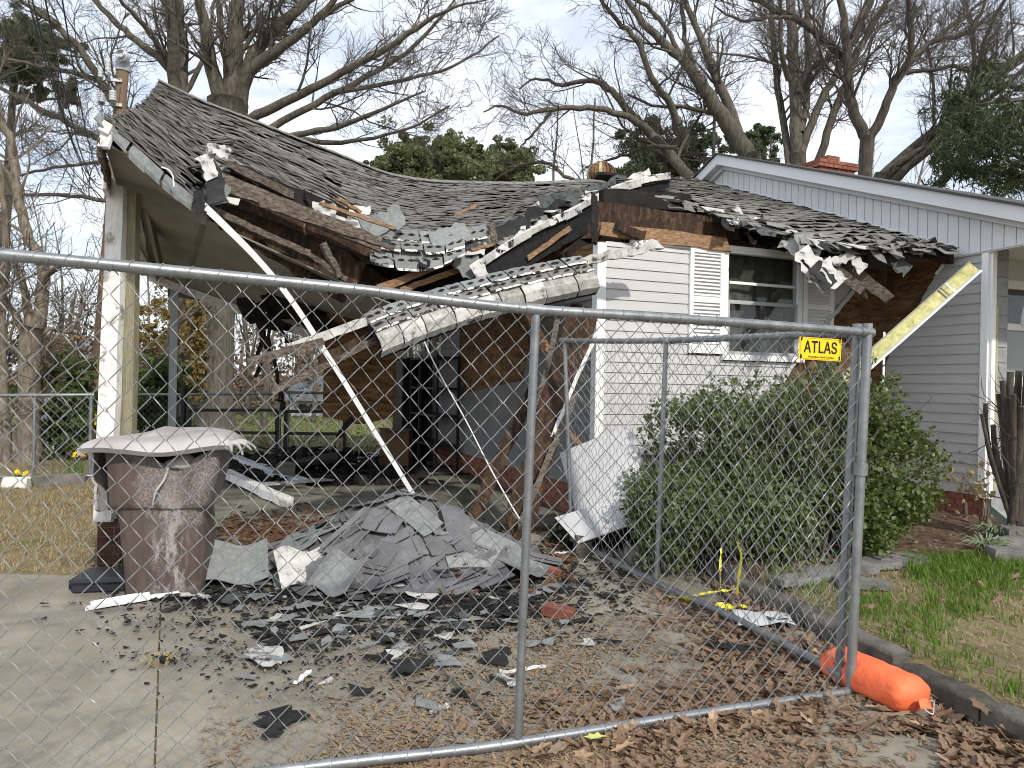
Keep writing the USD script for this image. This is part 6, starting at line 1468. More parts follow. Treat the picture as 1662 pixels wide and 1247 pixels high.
def evergreen(name, label, clumps, seed, mat, leafs, size, trunk=None, group=None, up=.3, cat='tree', nsub=10, sub=.34, droop=0, asp=.42):
    """clumps: (px, py, d, radius m)"""
    r = np.random.default_rng(seed); C = []
    for px, py, d, R in clumps:
        c = W(px, py, d)
        for k in range(nsub):
            s = c + r.normal(0, 1, 3) * R * np.array([.55, .55, .42]); rr = R * sub * r.uniform(.6, 1.3)
            m = int(leafs * r.uniform(.5, 1.3)); u = r.normal(0, 1, (m, 3)); u /= np.linalg.norm(u, axis=1, keepdims=True)
            C.append(s + u * rr * (r.uniform(.15, 1, (m, 1)) ** .5) * np.array([1, 1, .75]))
    C = np.vstack(C); low = C[np.argmin(C[:, 2])]
    t0 = W(*trunk[0]) if trunk else np.array([C[:, 0].mean(), C[:, 1].mean(), 0]); t0[2] = float(gz(t0[0], t0[1])) - .1
    th = Thing(name, label, cat, t0, group)
    top = np.array([C[:, 0].mean(), C[:, 1].mean(), np.percentile(C[:, 2], 85)])
    if trunk: top = W(*trunk[1])
    L = spline(np.array([t0, t0 * .5 + top * .5 + r.normal(0, .1, 3) * [1, 1, 0], top]), 10); R0 = max(.03, .018 * np.linalg.norm(top - t0) + .02)
    th.part('trunk', tubes(L[None], np.linspace(R0, R0 * .25, 10)[None], 8), 'bark', smooth=60)
    br = []
    for px, py, d, R in clumps:
        c = W(px, py, d); i = int(np.clip(np.argmin(np.abs(L[:, 2] - (c[2] - .4 * R))), 1, 8)); br.append(spline(np.array([L[i], (L[i] + c) / 2 + [0, 0, .1 * R], c]), 6))
    br = np.array(br); th.part('branches', tubes(br, np.tile(np.linspace(R0 * .4, R0 * .1, 6), (len(br), 1)), 5), 'bark', smooth=60, kind='stuff')
    th.part('foliage', leaves(C, size, r, up=up, droop=droop, asp=asp), mat, kind='stuff')
    return th
def fill(px0, py0, px1, py1, d, R, n, seed, dv=1.5, shape=1):
    r = np.random.default_rng(seed); out = []
    while len(out) < n:
        x, y = r.uniform(-1, 1), r.uniform(-1, 1)
        if x * x + y * y > 1: continue
        out.append(((px0 + px1) / 2 + x * (px1 - px0) / 2, (py0 + py1) / 2 + y * (py1 - py0) / 2, d + r.normal(0, dv), R * r.uniform(.6, 1.2)))
    return out
evergreen('pine_tree', 'wide dense pine with rounded crowns behind the dip in the roof', fill(618, 248, 700, 304, 44, 1.05, 14, 1) + fill(690, 236, 778, 304, 44, 1.05, 16, 2) + [(722, 238, 44, .7), (655, 243, 44, .7), (766, 250, 44, .6), (618, 270, 44, .5)], 11, 'leaf_mid', 130, .2, nsub=15, sub=.4, asp=.3)
evergreen('pine_tree', 'rounded pale green pine right of the wide dense pine', fill(788, 252, 868, 304, 48, 1.05, 14, 3) + [(815, 246, 48, .7)], 12, 'leaf_mid', 120, .2, nsub=15, sub=.4, asp=.3)
evergreen('pine_tree', 'dark pine at the top left corner among bare branches', fill(-20, 25, 95, 115, 24, .8, 9, 4) + fill(60, 140, 120, 165, 24, .4, 3, 5), 13, 'leaf_pine', 170, .17, trunk=((-20, 690, 24), (25, 20, 24)), droop=.6, asp=.12, nsub=14, sub=.3)
evergreen('pine_tree', 'dark drooping evergreen at the right edge behind the gable', fill(1560, 130, 1700, 320, 20, .75, 22, 6) + [(1555, 175, 20, .5), (1600, 130, 20, .6), (1560, 270, 20, .5), (1530, 245, 20, .4)], 14, 'leaf_pine', 32, .26, trunk=((1720, 690, 20), (1690, 90, 20)), droop=1.0, asp=.07, nsub=12, sub=.42)
evergreen('pine_tree', 'dark evergreen behind the leaning limbs left of the gable peak', fill(1035, 215, 1150, 290, 32, 1.1, 12, 7), 15, 'leaf_pine', 260, .16, nsub=14, sub=.28, asp=.2)
evergreen('pine_tree', 'small dark evergreen showing right behind the gable peak', fill(1180, 215, 1260, 290, 34, 1.0, 8, 8), 16, 'leaf_pine', 240, .16, nsub=14, sub=.28, asp=.2)
evergreen('shrub', 'green leafy shrub behind the far fence near the left tree', fill(75, 590, 140, 745, 12.6, .35, 15, 9, .4), 17, 'leaf_shrub', 75, .07, cat='shrub')
evergreen('shrub', 'dense green shrub seen between the timber post and the rear metal post', fill(205, 580, 278, 700, 14.5, .42, 14, 10, .4), 18, 'leaf_shrub', 75, .08, cat='shrub')
evergreen('shrub', 'golden leafed sapling behind the rear metal post', fill(225, 490, 335, 590, 20, .7, 12, 11, .8), 19, 'leaf_gold', 40, .10, cat='tree')
evergreen('shrub', 'brown leaved shrub before the white house on the left', fill(70, 560, 110, 640, 16, .4, 5, 12, .5), 20, 'leaf_dry', 50, .08, cat='shrub')

# distant thicket: one mass of thin bare trees
r_ = np.random.default_rng(99); TP, TR = [], []
for k in range(260):
    d = r_.uniform(28, 60); px = r_.uniform(-350, 2050)
    if 780 < px < 870 and r_.random() < .6: continue
    b = W(px, 620, d); b[2] = float(gz(b[0], b[1])); hgt = r_.uniform(5, 10) * (1.25 if 900 < px < 1500 else 1)
    P = spline(np.array([b, b + [r_.normal(0, .4), 0, hgt * .5], b + [r_.normal(0, .9), 0, hgt]]), 8); TP.append(P); TR.append(np.linspace(.1, .02, 8) * r_.uniform(.5, 1.5))
TP, TR = np.array(TP), np.array(TR)
A = grow(as_list(TP, TR), 1.5, .3, .4, 5, (.3, .9), r_, up=.35, wig=.14, minlen=.8, tfrom=.12); A[1][:] = np.maximum(A[1], .012)
B = grow(as_list(*A), 2.0, .45, .6, 4, (.3, .9), r_, up=.15, wig=.2, minlen=.5); B[1][:] = np.maximum(B[1], .008)
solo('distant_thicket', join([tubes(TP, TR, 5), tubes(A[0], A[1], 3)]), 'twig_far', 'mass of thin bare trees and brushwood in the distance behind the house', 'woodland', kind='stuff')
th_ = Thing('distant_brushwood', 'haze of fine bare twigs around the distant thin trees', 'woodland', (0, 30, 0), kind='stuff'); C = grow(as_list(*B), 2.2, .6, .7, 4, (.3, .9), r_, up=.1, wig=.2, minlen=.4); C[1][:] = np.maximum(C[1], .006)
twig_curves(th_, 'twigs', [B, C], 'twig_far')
# brush low behind the carport
C = []
for k in range(420):
    px = r_.uniform(-300, 780); d = r_.uniform(24, 40); c = W(px, 620, d); c[2] = float(gz(c[0], c[1])) + r_.uniform(.2, 3.4) * r_.random(); C.append(c + r_.normal(0, 1, (60, 3)) * [.8, .8, .55])
solo('undergrowth', leaves(np.vstack(C), .16, r_), 'leaf_undergrowth' if 'leaf_undergrowth' in MATS else palette('leaf_undergrowth', [(.12, .09, .06), (.16, .125, .08), (.08, .085, .04), (.2, .16, .11), (.07, .08, .03)], rough=.9), 'brown and dull green undergrowth beyond the rear fence', 'undergrowth', kind='stuff')
# a few single trunks one can tell apart far behind the carport
for k, (px, w, top, d, lab) in enumerate([(118, 9, 470, 17, 'thin bare tree left of the utility pole'), (428, 12, 480, 19, 'slender crooked bare tree right of the ivy trunk'), (508, 8, 560, 22, 'thin bare trunk before the pale shed'), (400, 8, 400, 24, 'thin bare trunk just right of the big trunk'), (1160, 9, 60, 30, 'thin bare tree between the gable peak and the leaning limbs'), (900, 7, 170, 34, 'thin bare tree left of the roof turbine'), (960, 7, 160, 36, 'thin bare tree right above the roof turbine')]):
    tree('bare_tree', lab, d, [[(px, 690, w), (px + 4, 600, w), (px - 3, (600 + top) / 2, w * .8), (px + 6, top, w * .4)], [(px, 600, w * .5), (px + 18, 540, w * .4), (px + 26, (540 + top) / 2, w * .25)], [(px, 560, w * .5), (px - 20, 500, w * .35), (px - 30, (500 + top) / 2, w * .2)]], 40 + k, d1=1.5, d2=2, d3=1.2, l1=.3, fine=False)

# ================================================================== UTILITY POLE AND WIRES
up_ = Thing('utility_pole', 'brown wooden utility pole leaning behind the white carport post', 'utility pole', G(150, 735))
pa, pb = W(150, 720, 13.2), W(201, 92, 13.2); pa[2] = .1
up_.part('pole', tubes(spline(np.array([pa, pb]), 12)[None], np.linspace(.135, .095, 12)[None], 14), 'pole_wood', smooth=60)
def cyl(a, b, r0, n=10): return tubes(np.array([[a, (a + b) / 2, b]]), np.full((1, 3), r0), n)
c = W(199, 91, 13.05); ins = up_.part('insulator', cyl(c - [0, .05, 0], c + [0, .05, 0], .1, 20), 'insulator', smooth=40)
for rr in (.075, .05): up_.part('insulator_ring', tubes((c + np.stack([np.cos(np.linspace(0, 2 * np.pi, 24)), np.full(24, -.06 / rr), np.sin(np.linspace(0, 2 * np.pi, 24))], 1) * rr)[None], np.full((1, 24), .012), 6), 'galvanized', parent=ins)
up_.part('pole_cap', cyl(W(200, 100, 13.2), W(199, 116, 13.2), .115, 14), 'grey_paint', smooth=40)
for px, y0, y1, rr in ((163, 108, 126, .032), (175, 98, 122, .036), (164, 152, 166, .045), (183, 148, 164, .045)):
    i_ = up_.part('insulator', cyl(W(px, y0, 12.9), W(px, y1, 12.9), rr, 12), 'insulator', smooth=40)
    for q in range(4): cc = W(px, y0 + (y1 - y0) * (q + .5) / 4, 12.9); up_.part('insulator_shed', cyl(cc - [0, 0, .012], cc + [0, 0, .012], rr * 1.25, 12), 'insulator', parent=i_, smooth=40)
for y_ in (128, 168): up_.part('arrester_bracket', beam(W(160, y_, 12.95), W(198, y_ + 3, 13.1), .03, .05), 'galvanized')
up_.part('pole_tag', beam(W(148, 650, 13.05), W(149, 664, 13.05), .1, .01, up=(0, 1, 0)), 'far_white')
up_.part('guard_strip', beam(W(158, 640, 13.0), W(155, 690, 13.0), .03, .03), 'yellow_tape')
wl = []
for k, (a, b, s_) in enumerate([((170, 300, 13), (38, -60, 6), .5), ((170, 305, 13), (62, -60, 5.5), .5), ((171, 295, 13), (92, -60, 6), .4), ((168, 332, 13), (40, -20, 7), .3), ((196, 130, 13), (60, -60, 7), .2), ((172, 130, 13), (-40, 20, 8), .3)]):
    A_, B_ = W(*a), W(*b); t = np.linspace(0, 1, 20)[:, None]; P = A_ + (B_ - A_) * t - np.array([0, 0, 1]) * (4 * t * (1 - t)) * s_
    solo('overhead_wire', tubes(P[None], np.full((1, 20), .007), 5), 'fence_black', f'{ORD[k]} overhead wire running up from the utility pole, counted from the left' if k else 'leftmost overhead wire running up from the middle of the utility pole', 'wire', 'wires from the utility pole')

# ================================================================== REAR FENCES, GATES, FAR BUILDINGS
def rear_panel(label, pts, posts, mat=None):
    T_ = spline(np.array([W(x, yt, d) for x, yt, yb, d in pts]), 24); B_ = T_.copy()
    for i in range(24): B_[i, 2] = float(gz(B_[i, 0], B_[i, 1])) + .05
    return chain_panel('rear_fence', label, T_, B_, posts, 'rear chain link fences', wd=.11, hd=.11, wire_r=.0028)
L0 = np.linalg.norm(W(-80, 642, 9.5) - W(150, 641, 9.8))
rear_panel('low chain link fence along the left lawn, before the pale barked tree', [(-80, 642, 790, 9.5), (56, 642, 786, 9.6), (150, 641, 780, 9.8)], [np.linalg.norm(W(-80, 642, 9.5) - W(57, 642, 9.6)), L0])
L1 = np.linalg.norm(W(190, 641, 12.6) - W(455, 639, 12.8))
rear_panel('low chain link fence behind the carport, left of the gate posts', [(190, 641, 745, 12.6), (455, 639, 745, 12.8)], [.03, L1])
L2 = np.linalg.norm(W(466, 637, 12.8) - W(640, 640, 13.2))
rear_panel('low chain link fence behind the carport, right of the gate posts', [(466, 637, 745, 12.8), (640, 640, 745, 13.2)], [.03, L2])
for k, (x0, x1, yt, d, lab) in enumerate([(308, 450, 666, 12.2, 'black metal gate left of the rear gate posts'), (464, 560, 668, 12.3, 'black metal gate right of the rear gate posts')]):
    gt = Thing('black_gate', lab, 'gate', W(x0, 740, d)); a, b = W(x0, yt, d), W(x1, yt, d); za = float(gz(a[0], a[1])) + .1
    a2_, b2_ = np.array([*a[:2], za]), np.array([*b[:2], za])
    for nm, p, q in (('top_bar', a, b), ('bottom_bar', a2_, b2_), ('stile', a, a2_), ('stile', b, b2_), ('middle_bar', (a + a2_) / 2, (b + b2_) / 2)): gt.part(nm, beam(p, q, .05, .05, up=(0, 1, 0)), 'fence_black')
    for t in np.arange(.08, 1, .09): gt.part('wire', beam(a + (b - a) * t, a2_ + (b2_ - a2_) * t, .006, .006, up=(0, 1, 0)), 'wire')
c = W(298, 672, 12.2); solo('gate_post', tubes(np.array([[[*c[:2], .2], [*c[:2], .8], [*c[:2], 1.4]]]), np.full((1, 3), .045), 10), 'fence_black', 'black gate post beside the rear metal carport post', 'post', smooth=50)
c = G(455, 742); solo('painted_block', boxm(c + [-.12, -.08, 0], c + [.14, .08, .1]), 'orange_paint', 'orange red block at the foot of the rear gate posts', 'block')
# edging of the left lawn
ed = Thing('lawn_edging', 'low concrete edging with a white end along the left lawn', 'edging', G(60, 790))
ed.part('white_block', rough_board(G(4, 790) + [0, 0, .05], G(50, 790) + [0, 0, .05], .12, .13, 201), 'painted_wood'); ed.part('block', rough_board(G(51, 789) + [0, 0, .05], G(135, 782) + [0, 0, .05], .12, .12, 202), 'garden_stone')
def flower(px, py, h, lab, seed):
    r = np.random.default_rng(seed); b = G(px, py); th = Thing('daffodil', lab, 'flower', b)
    bl = []
    for k in range(26):
        p = b + [r.normal(0, .09), r.normal(0, .05), 0]; bl.append(tubes(np.array([[p, p + [r.normal(0, .03), 0, h * .6], p + [r.normal(0, .07), r.normal(0, .04), h * r.uniform(.7, 1)]]]), np.array([[.007, .006, .002]]), 3))
    th.part('leaves', join(bl), 'grass_green')
    for k in range(3):
        c = b + [r.normal(0, .06), -.03, h * r.uniform(.85, 1.1)]; th.part('flower', join([flat_poly([c + np.array([math.cos(a) * .045 * (1 if i % 2 else .45), -.01, math.sin(a) * .045 * (1 if i % 2 else .45)]) for i, a in enumerate(np.linspace(0, 2 * np.pi, 13)[:-1])], .004), tubes(np.array([[c - [0, .005, 0], c - [0, .02, 0], c - [0, .035, 0]]]), np.array([[.012, .016, .018]]), 8)]), 'daffodil')
flower(124, 778, .3, 'yellow daffodils beside the utility pole', 1); flower(42, 786, .14, 'low yellow daffodil near the far fence post', 2)

def far_house(name, label, px0, px1, ytop, d, roofh, depth, mat, nwin, flat=False, cat='house', door=True):
    a, b = W(px0, ytop, d), W(px1, ytop, d); zt = a[2]; z0 = float(gz(a[0], a[1])) - .1
    th = Thing(name, label, cat, (a[0], a[1], z0))
    x0, x1, y0, y1 = a[0], b[0], a[1], a[1] + depth
    th.part('wall', boxm((x0, y0, z0), (x1, y1, zt)), mat)
    o = .25
    v = np.array([(x0 - o, y0 - o, zt), (x1 + o, y0 - o, zt), (x1 + o, y1 + o, zt), (x0 - o, y1 + o, zt), (x0 - o, (y0 + y1) / 2, zt + roofh), (x1 + o, (y0 + y1) / 2, zt + roofh)])
    th.part('roof', fix((v, np.array([[0, 1, 5], [0, 5, 4], [2, 3, 4], [2, 4, 5], [0, 4, 3], [1, 2, 5], [0, 2, 1], [0, 3, 2]]))), 'far_roof')
    Wd = x1 - x0; hh = zt - z0
    for i in range(nwin):
        cx = x0 + Wd * (i + 1) / (nwin + 1 + door); w = min(.45, Wd / (nwin + 2) * .45)
        wn = th.part('window', boxm((cx - w - .06, y0 - .05, z0 + hh * .42), (cx + w + .06, y0 - .01, z0 + hh * .86)), 'far_white'); th.part('pane', boxm((cx - w, y0 - .06, z0 + hh * .46), (cx + w, y0 - .051, z0 + hh * .82)), 'fence_black', parent=wn)
    if door: cx = x0 + Wd * (nwin + 1) / (nwin + 2); th.part('door', boxm((cx - .42, y0 - .05, z0 + .1), (cx + .42, y0 - .01, z0 + min(2.1, hh * .9))), 'grey_panel')
    for k in range(int((zt - z0 - .3) / .24)): th.part('siding_board', boxm((x0 - .004, y0 - .018, z0 + .3 + k * .24), (x1 + .004, y0 - .002, z0 + .3 + k * .24 + .012)), mat)
far_house('shed', 'long pale blue grey building on the lawn beyond the gates', 468, 600, 650, 25, .9, 5, 'far_white', 2, cat='building')
far_house('far_house', 'white house with grey roof behind the left shrubs', 62, 132, 590, 30, 1.1, 7, 'far_white', 1)
far_house('shed', 'small pale shed behind the left fence', 60, 112, 702, 13.6, .38, 1.2, 'far_white', 0, cat='shed', door=False)
far_house('far_house', 'white house seen between the posts of the carport', 208, 262, 590, 34, 1.2, 7, 'far_white', 1)

# ================================================================== TURBINE VENT
tc = W(976, 283, 11.85); tv = Thing('roof_turbine', 'rusty round turbine vent on the roof ridge', 'roof vent', tc - [0, 0, .35])
tv.part('neck', tubes(np.array([[tc - [0, 0, .5], tc - [0, 0, .3], tc - [0, 0, .12]]]), np.array([[.16, .16, .15]]), 16), 'rust', smooth=40)
for k in range(22):
    a = 2 * math.pi * k / 22; ph_ = np.linspace(-.95, 1.35, 9); R0 = .215
    e = np.array([math.cos(a), math.sin(a), 0]); s_ = np.array([-math.sin(a), math.cos(a), 0])
    mid = np.array([tc + e * R0 * math.cos(p) + [0, 0, R0 * .86 * math.sin(p)] for p in ph_]); wv_ = (.032 * np.cos(ph_ * .85))[:, None]
    tv.part('vane', slab(np.array([mid - s_ * wv_ + e * .012, mid + s_ * wv_ - e * .012]), .004), 'rust' if k % 4 else 'yellow_wood')
tv.part('cap', tubes(np.array([[tc + [0, 0, .17], tc + [0, 0, .19], tc + [0, 0, .205]]]), np.array([[.08, .07, .02]]), 14), 'rust', smooth=40)

# ================================================================== FRONT PLANTING
# big leafy bush
r_ = np.random.default_rng(5)
bush = Thing('bush', 'large green leafy bush between the fence corner and the house', 'bush', G(1285, 900))
bb = G(1285, 905); stems = []
lim = []
for k in range(74):
    tx = r_.uniform(1035, 1515); f_ = (tx - 1035) / 480
    ty = np.interp(tx, [1035, 1070, 1130, 1200, 1260, 1340, 1400, 1450, 1515], [720, 650, 625, 612, 600, 592, 600, 640, 720]) + abs(r_.normal(0, 70))
    d = 6.7 + r_.normal(0, .42) - .25 * (f_ - .5)
    e = W(tx, ty, d); b = bb + r_.normal(0, 1, 3) * [.22, .16, 0]; e[2] = max(e[2], b[2] + .15)
    lim.append(spline(np.array([b, b * .6 + e * .4 + [0, 0, .12], e]), 10))
lim = np.array(lim); LR = np.tile(np.linspace(.014, .004, 10), (len(lim), 1))
bush.part('stems', tubes(lim, LR, 6), 'bark', smooth=60, kind='stuff')
A = grow(as_list(lim, LR), 11, .34, .6, 5, (.35, 1.0), r_, up=.16, wig=.14, minlen=.16, tfrom=.25)
B = grow(as_list(*A), 8, .45, .6, 4, (.3, .9), r_, up=.12, wig=.16, minlen=.07, tfrom=.2)
bush.part('twigs', join([tubes(A[0], np.maximum(A[1], .0025), 4), tubes(B[0], np.maximum(B[1], .0015), 3)]), 'twig', kind='stuff')
tips = []
for Pp, dens in ((A[0], 26), (B[0], 44)):
    n = len(Pp); L = np.linalg.norm(np.diff(Pp, axis=1), axis=2).sum(1)
    cnt = r_.poisson(L * dens * 1.25); idx = np.repeat(np.arange(n), cnt); t = r_.uniform(.15, 1, len(idx)) * (Pp.shape[1] - 1); i0 = np.minimum(t.astype(int), Pp.shape[1] - 2); fr = (t - i0)[:, None]
    tips.append(Pp[idx, i0] * (1 - fr) + Pp[idx, i0 + 1] * fr)
tips = np.vstack(tips) + r_.normal(0, .012, (sum(map(len, tips)), 3))
tips = tips[(st_ := tips[:, 2] > gz(tips[:, 0], tips[:, 1]) + .03)]
ex_ = []
while len(ex_) < 1150:
    tx = r_.uniform(1030, 1520); top = np.interp(tx, [1030, 1070, 1130, 1200, 1260, 1340, 1400, 1450, 1520], [735, 660, 632, 618, 608, 600, 612, 650, 725]); bot = np.interp(tx, [1030, 1060, 1200, 1420, 1520], [905, 915, 905, 900, 800])
    top += 60 * (meshkit.noise(np.array([tx / 38., 3.3, 0.])) - .25); ty = r_.uniform(top, bot) if len(ex_) < 640 else r_.uniform(760, bot); mid = (tx - 1275) / 245; c = W(tx, ty, 6.65 - .5 * min(1, max(0, (ty - 760) / 60)) + r_.uniform(-1, .6) * .62 * math.sqrt(max(0, 1 - mid * mid)))
    if meshkit.fbm(c * 3.4, 3, 17) > (.48 if tx > 1160 else .53): ex_.append(c)
tips = np.vstack([tips] + [c + r_.normal(0, .055, (34, 3)) for c in ex_])
keep = ((tips[:, :2] - C0) @ N2 < -.05)
tips = tips[keep]
if len(tips) > 120000: tips = tips[r_.permutation(len(tips))[:120000]]
print('bush leaves', len(tips))
bush.part('foliage', leaves(tips, .041, r_, up=.5), 'leaf_green', kind='stuff')
# cut back shrub at the right
cs_ = Thing('cut_shrub', 'cut back brown shrub of bare stumps at the right edge', 'shrub', G(1655, 862)); b = W(1652, 855, 6.6)
ends = [(1600, 655, 6.5, 9), (1612, 690, 6.5, 10), (1627, 618, 6.6, 11), (1640, 604, 6.6, 13), (1654, 602, 6.7, 13), (1668, 598, 6.6, 14), (1593, 672, 6.5, 7), (1620, 640, 6.7, 9), (1690, 610, 6.5, 14), (1710, 640, 6.5, 12), (1645, 640, 6.3, 10), (1660, 660, 6.3, 14), (1675, 620, 6.4, 12)]
P = []; R = []
for x, y_, d, w in ends:
    e = W(x, y_, d); P.append(spline(np.array([b + r_.normal(0, .03, 3), b * .55 + e * .45 + r_.normal(0, .02, 3) + (e - b) * [.12, 0, 0], e]), 10)); R.append(np.linspace(w * 1.15, w * .8, 10) / 2 * d / FPX)
for i in range(len(P)): cs_.part('stem', tubes(P[i][None], R[i][None], 8), 'bark_dark', smooth=60)
A = grow([(P[i], R[i]) for i in range(len(P))], 4, .5, .22, 6, (.4, 1.2), r_, up=.05, wig=.25, minlen=.2, tfrom=.2); cs_.part('twigs', tubes(A[0], np.clip(A[1], .002, .004), 4), 'twig', kind='stuff')
# sapling with pale dry leaves, stake, spiky plants
sp = Thing('sapling', 'twiggy sapling with pale dry leaves before the grey side wall', 'sapling', G(1590, 870)); b = G(1592, 868)
pts = [W(1575, 790, 6.85), W(1562, 770, 6.85), W(1597, 778, 6.8), W(1585, 800, 6.8)]
Ls = np.array([spline(np.array([b, b * .5 + p * .5 + [.05, 0, 0], p]), 8) for p in pts]); sp.part('stems', tubes(Ls, np.tile(np.linspace(.006, .002, 8), (4, 1)), 4), 'twig', kind='stuff')
sp.part('leaves', leaves(np.vstack([p + r_.normal(0, 1, (16, 3)) * [.08, .05, .05] for p in pts]), .07, r_, up=-.2), palette('leaf_pale', [(.42, .33, .16), (.5, .42, .26), (.36, .28, .12)], trans=.2), kind='stuff')
a_ = G(1567, 848); solo('stake', tubes(np.array([[a_, a_ + [0, 0, .09], a_ + [-.01, 0, .19]]]), np.array([[.022, .02, .019]]), 8), 'old_wood', 'short pale wooden stake in the mulch bed', 'stake', smooth=50)
def spiky(c, n, h, spread, mat, seed):
    r = np.random.default_rng(seed); a = r.uniform(0, 2 * np.pi, n); s = r.uniform(.2, 1, n) * spread; hh = h * r.uniform(.6, 1.1, n)
    b = c + np.stack([np.cos(a) * .04, np.sin(a) * .04, 0 * a], 1); e = np.stack([np.cos(a) * s, np.sin(a) * s, 0 * a], 1)
    P = np.stack([b, b + e * .35 + np.stack([0 * a, 0 * a, hh * .8], 1), b + e * .75 + np.stack([0 * a, 0 * a, hh], 1), b + e * 1.15 + np.stack([0 * a, 0 * a, hh * .7], 1)], 1)
    return tubes(P, np.tile([.006, .006, .005, .001], (n, 1)), 3)
for k, (px, py, lab) in enumerate([(1622, 880, 'grey green spiky plant at the end of the splash block'), (1600, 895, 'small spiky plant before the stacked garden blocks')]):
    solo('spiky_plant', spiky(G(px, py), 70, .16 - .04 * k, .2, 'grass_green', 60 + k), palette('spiky_green', [(.18, .22, .13), (.26, .3, .18), (.33, .33, .22)]) if k == 0 else 'spiky_green', lab, 'plant')
for k, (px, py, lab) in enumerate([(905, 885, 'small green weed at the foot of the house corner'), (1398, 770, 'thin pale broken branch standing in the bush')][:1]):
    solo('weed', leaves(np.vstack([G(px, py) + [0, 0, .06] + r_.normal(0, 1, (60, 3)) * [.12, .06, .04]]), .05, r_), 'leaf_shrub', lab, 'weed', kind='stuff')
solo('weed', spiky(G(258, 1080), 34, .05, .07, 'grass_dry', 70), 'grass_dry', 'dry grass tuft growing in the joint of the concrete', 'weed', kind='stuff')
# splash block and garden blocks
sb = Thing('splash_block', 'weathered green splash block below the downspout', 'splash block', G(1640, 855)); a, b = W(1628, 822, 7.0), W(1662, 846, 6.7); g0 = float(gz(a[0], a[1])) + .02
a[2], b[2] = g0 + .15, g0 + .05
sb.part('tray', beam(a, b, .2, .03), 'green_block'); t_ = nrm(np.cross(nrm(b - a), [0, 0, 1]))
for s_ in (-1, 1): sb.part('rim', beam(a + t_ * .1 * s_ + [0, 0, .03], b + t_ * .1 * s_ + [0, 0, .03], .03, .07), 'green_block')
def stone_block(px, py, w, dp, h, ang, mat, lab, seed, z=0, name='garden_block'):
    c = G(px, py); r = np.random.default_rng(seed); m_ = trimesh.creation.box((w, dp, h)); m_ = m_.subdivide().subdivide(); v = np.array(m_.vertices)
    v *= 1 - .05 * (np.abs(v / [w / 2, dp / 2, h / 2]) > .9).sum(1, keepdims=True).clip(0, 3) * .35; v += .02 * (meshkit.fbm(v * 9 + seed, 3, seed)[:, None] - .5)
    R = trimesh.transformations.euler_matrix(r.normal(0, .04), r.normal(0, .04), ang)[:3, :3]
    solo(name, (v @ R.T + c + [0, 0, h / 2 + z - .01], np.array(m_.faces)), mat, lab, 'stone block')
stone_block(1650, 910, .4, .2, .1, -.15, 'garden_stone', 'lower front garden block at the right edge', 1)
stone_block(1665, 885, .38, .2, .1, -.1, 'garden_stone', 'rear upper garden block at the right edge', 2, .06)
stone_block(1640, 893, .3, .2, .1, .3, 'garden_stone', 'garden block behind the lower front block', 3)
for k, (px, py, w, dp, a, lab) in enumerate([(1415, 918, .34, .26, .3, 'flat grey edging stone just right of the fence posts'), (1455, 912, .42, .26, .1, 'largest flat edging stone between bush and grass'), (1478, 908, .2, .2, .5, 'small edging stone at the right end of the row'), (1385, 928, .3, .2, .2, 'dark edging stone behind the fence posts'), (1340, 935, .34, .22, .1, 'edging stone behind the second panel, right one'), (1290, 945, .3, .2, .25, 'edging stone behind the second panel, left one'), (1400, 950, .36, .2, -.1, 'long low edging stone in front of the flat row')]):
    stone_block(px, py, w, dp, .05, a, 'garden_stone', lab, 10 + k, name='edging_stone')
stone_block(1036, 914, .2, .16, .13, .3, 'garden_stone', 'pale rough block behind the second panel near the middle post', 30, name='rubble_block')
stone_block(945, 905, .14, .1, .2, .2, 'kerb_stone', 'dark grey block at the foot of the white sheet', 31, name='rubble_block')
solo('dark_debris', join([chunk(G(r_.uniform(900, 1050), r_.uniform(855, 895)) + [0, .15, .05], r_.uniform(.05, .14), 500 + k) for k in range(40)]), 'char', 'black debris below the bent white sheet', 'debris', kind='stuff')

# ---- grass
def blades(n, sampler, h, seed, lean=.5, w=.004):
    r = np.random.default_rng(seed); C = sampler(n, r); n = len(C); a = r.uniform(0, 2 * np.pi, n); hh = h * r.uniform(.4, 1.2, n); l = hh * lean * r.uniform(.2, 1.6, n)
    e = np.stack([np.cos(a), np.sin(a), 0 * a], 1); s = np.stack([-np.sin(a), np.cos(a), 0 * a], 1) * w
    m = C + e * (l * .35)[:, None] + np.stack([0 * a, 0 * a, hh * .6], 1); t = C + e * l[:, None] + np.stack([0 * a, 0 * a, hh], 1)
    v = np.stack([C - s, C + s, m + s * .8, m - s * .8, t], 1).reshape(-1, 3); f = np.array([[0, 1, 2], [0, 2, 3], [3, 2, 4]])[None] + (np.arange(n) * 5)[:, None, None]
    return v, f.reshape(-1, 3)
def on_ground(x, y): return np.stack([x, y, gz(x, y) - .015], 1)
def samp_right(dens_fn):
    def f(n, r):
        x, y = r.uniform(1.3, 7, n * 3), r.uniform(2.6, 7.2, n * 3); ok = (x > kerb_x(y) + .12) & ~shapely.contains_xy(bed.buffer(-.05), x, y) & (r.random(n * 3) < dens_fn(x, y)); x, y = x[ok][:n], y[ok][:n]; return on_ground(x, y)
    return f
patch_n = lambda x, y, sc, sd: meshkit.fbm(np.stack([x * sc, y * sc, 0 * x], -1), 3, sd)
pz = lambda x, y: np.array([x, y, gz(x, y)]).T
def green_d(x, y):
    q = project(pz(x, y)); return np.clip((patch_n(x, y, 2.1, 61) - .50) * 5, .02, 1) * .5 + np.exp(-((q[:, 1] - 918) / 24) ** 2) * (q[:, 0] > 1470)
solo('lawn_grass', blades(34000, samp_right(green_d), .085, 1, .6, .004), 'grass_green', 'green grass tufts on the lawn right of the kerb', 'grass', kind='stuff')
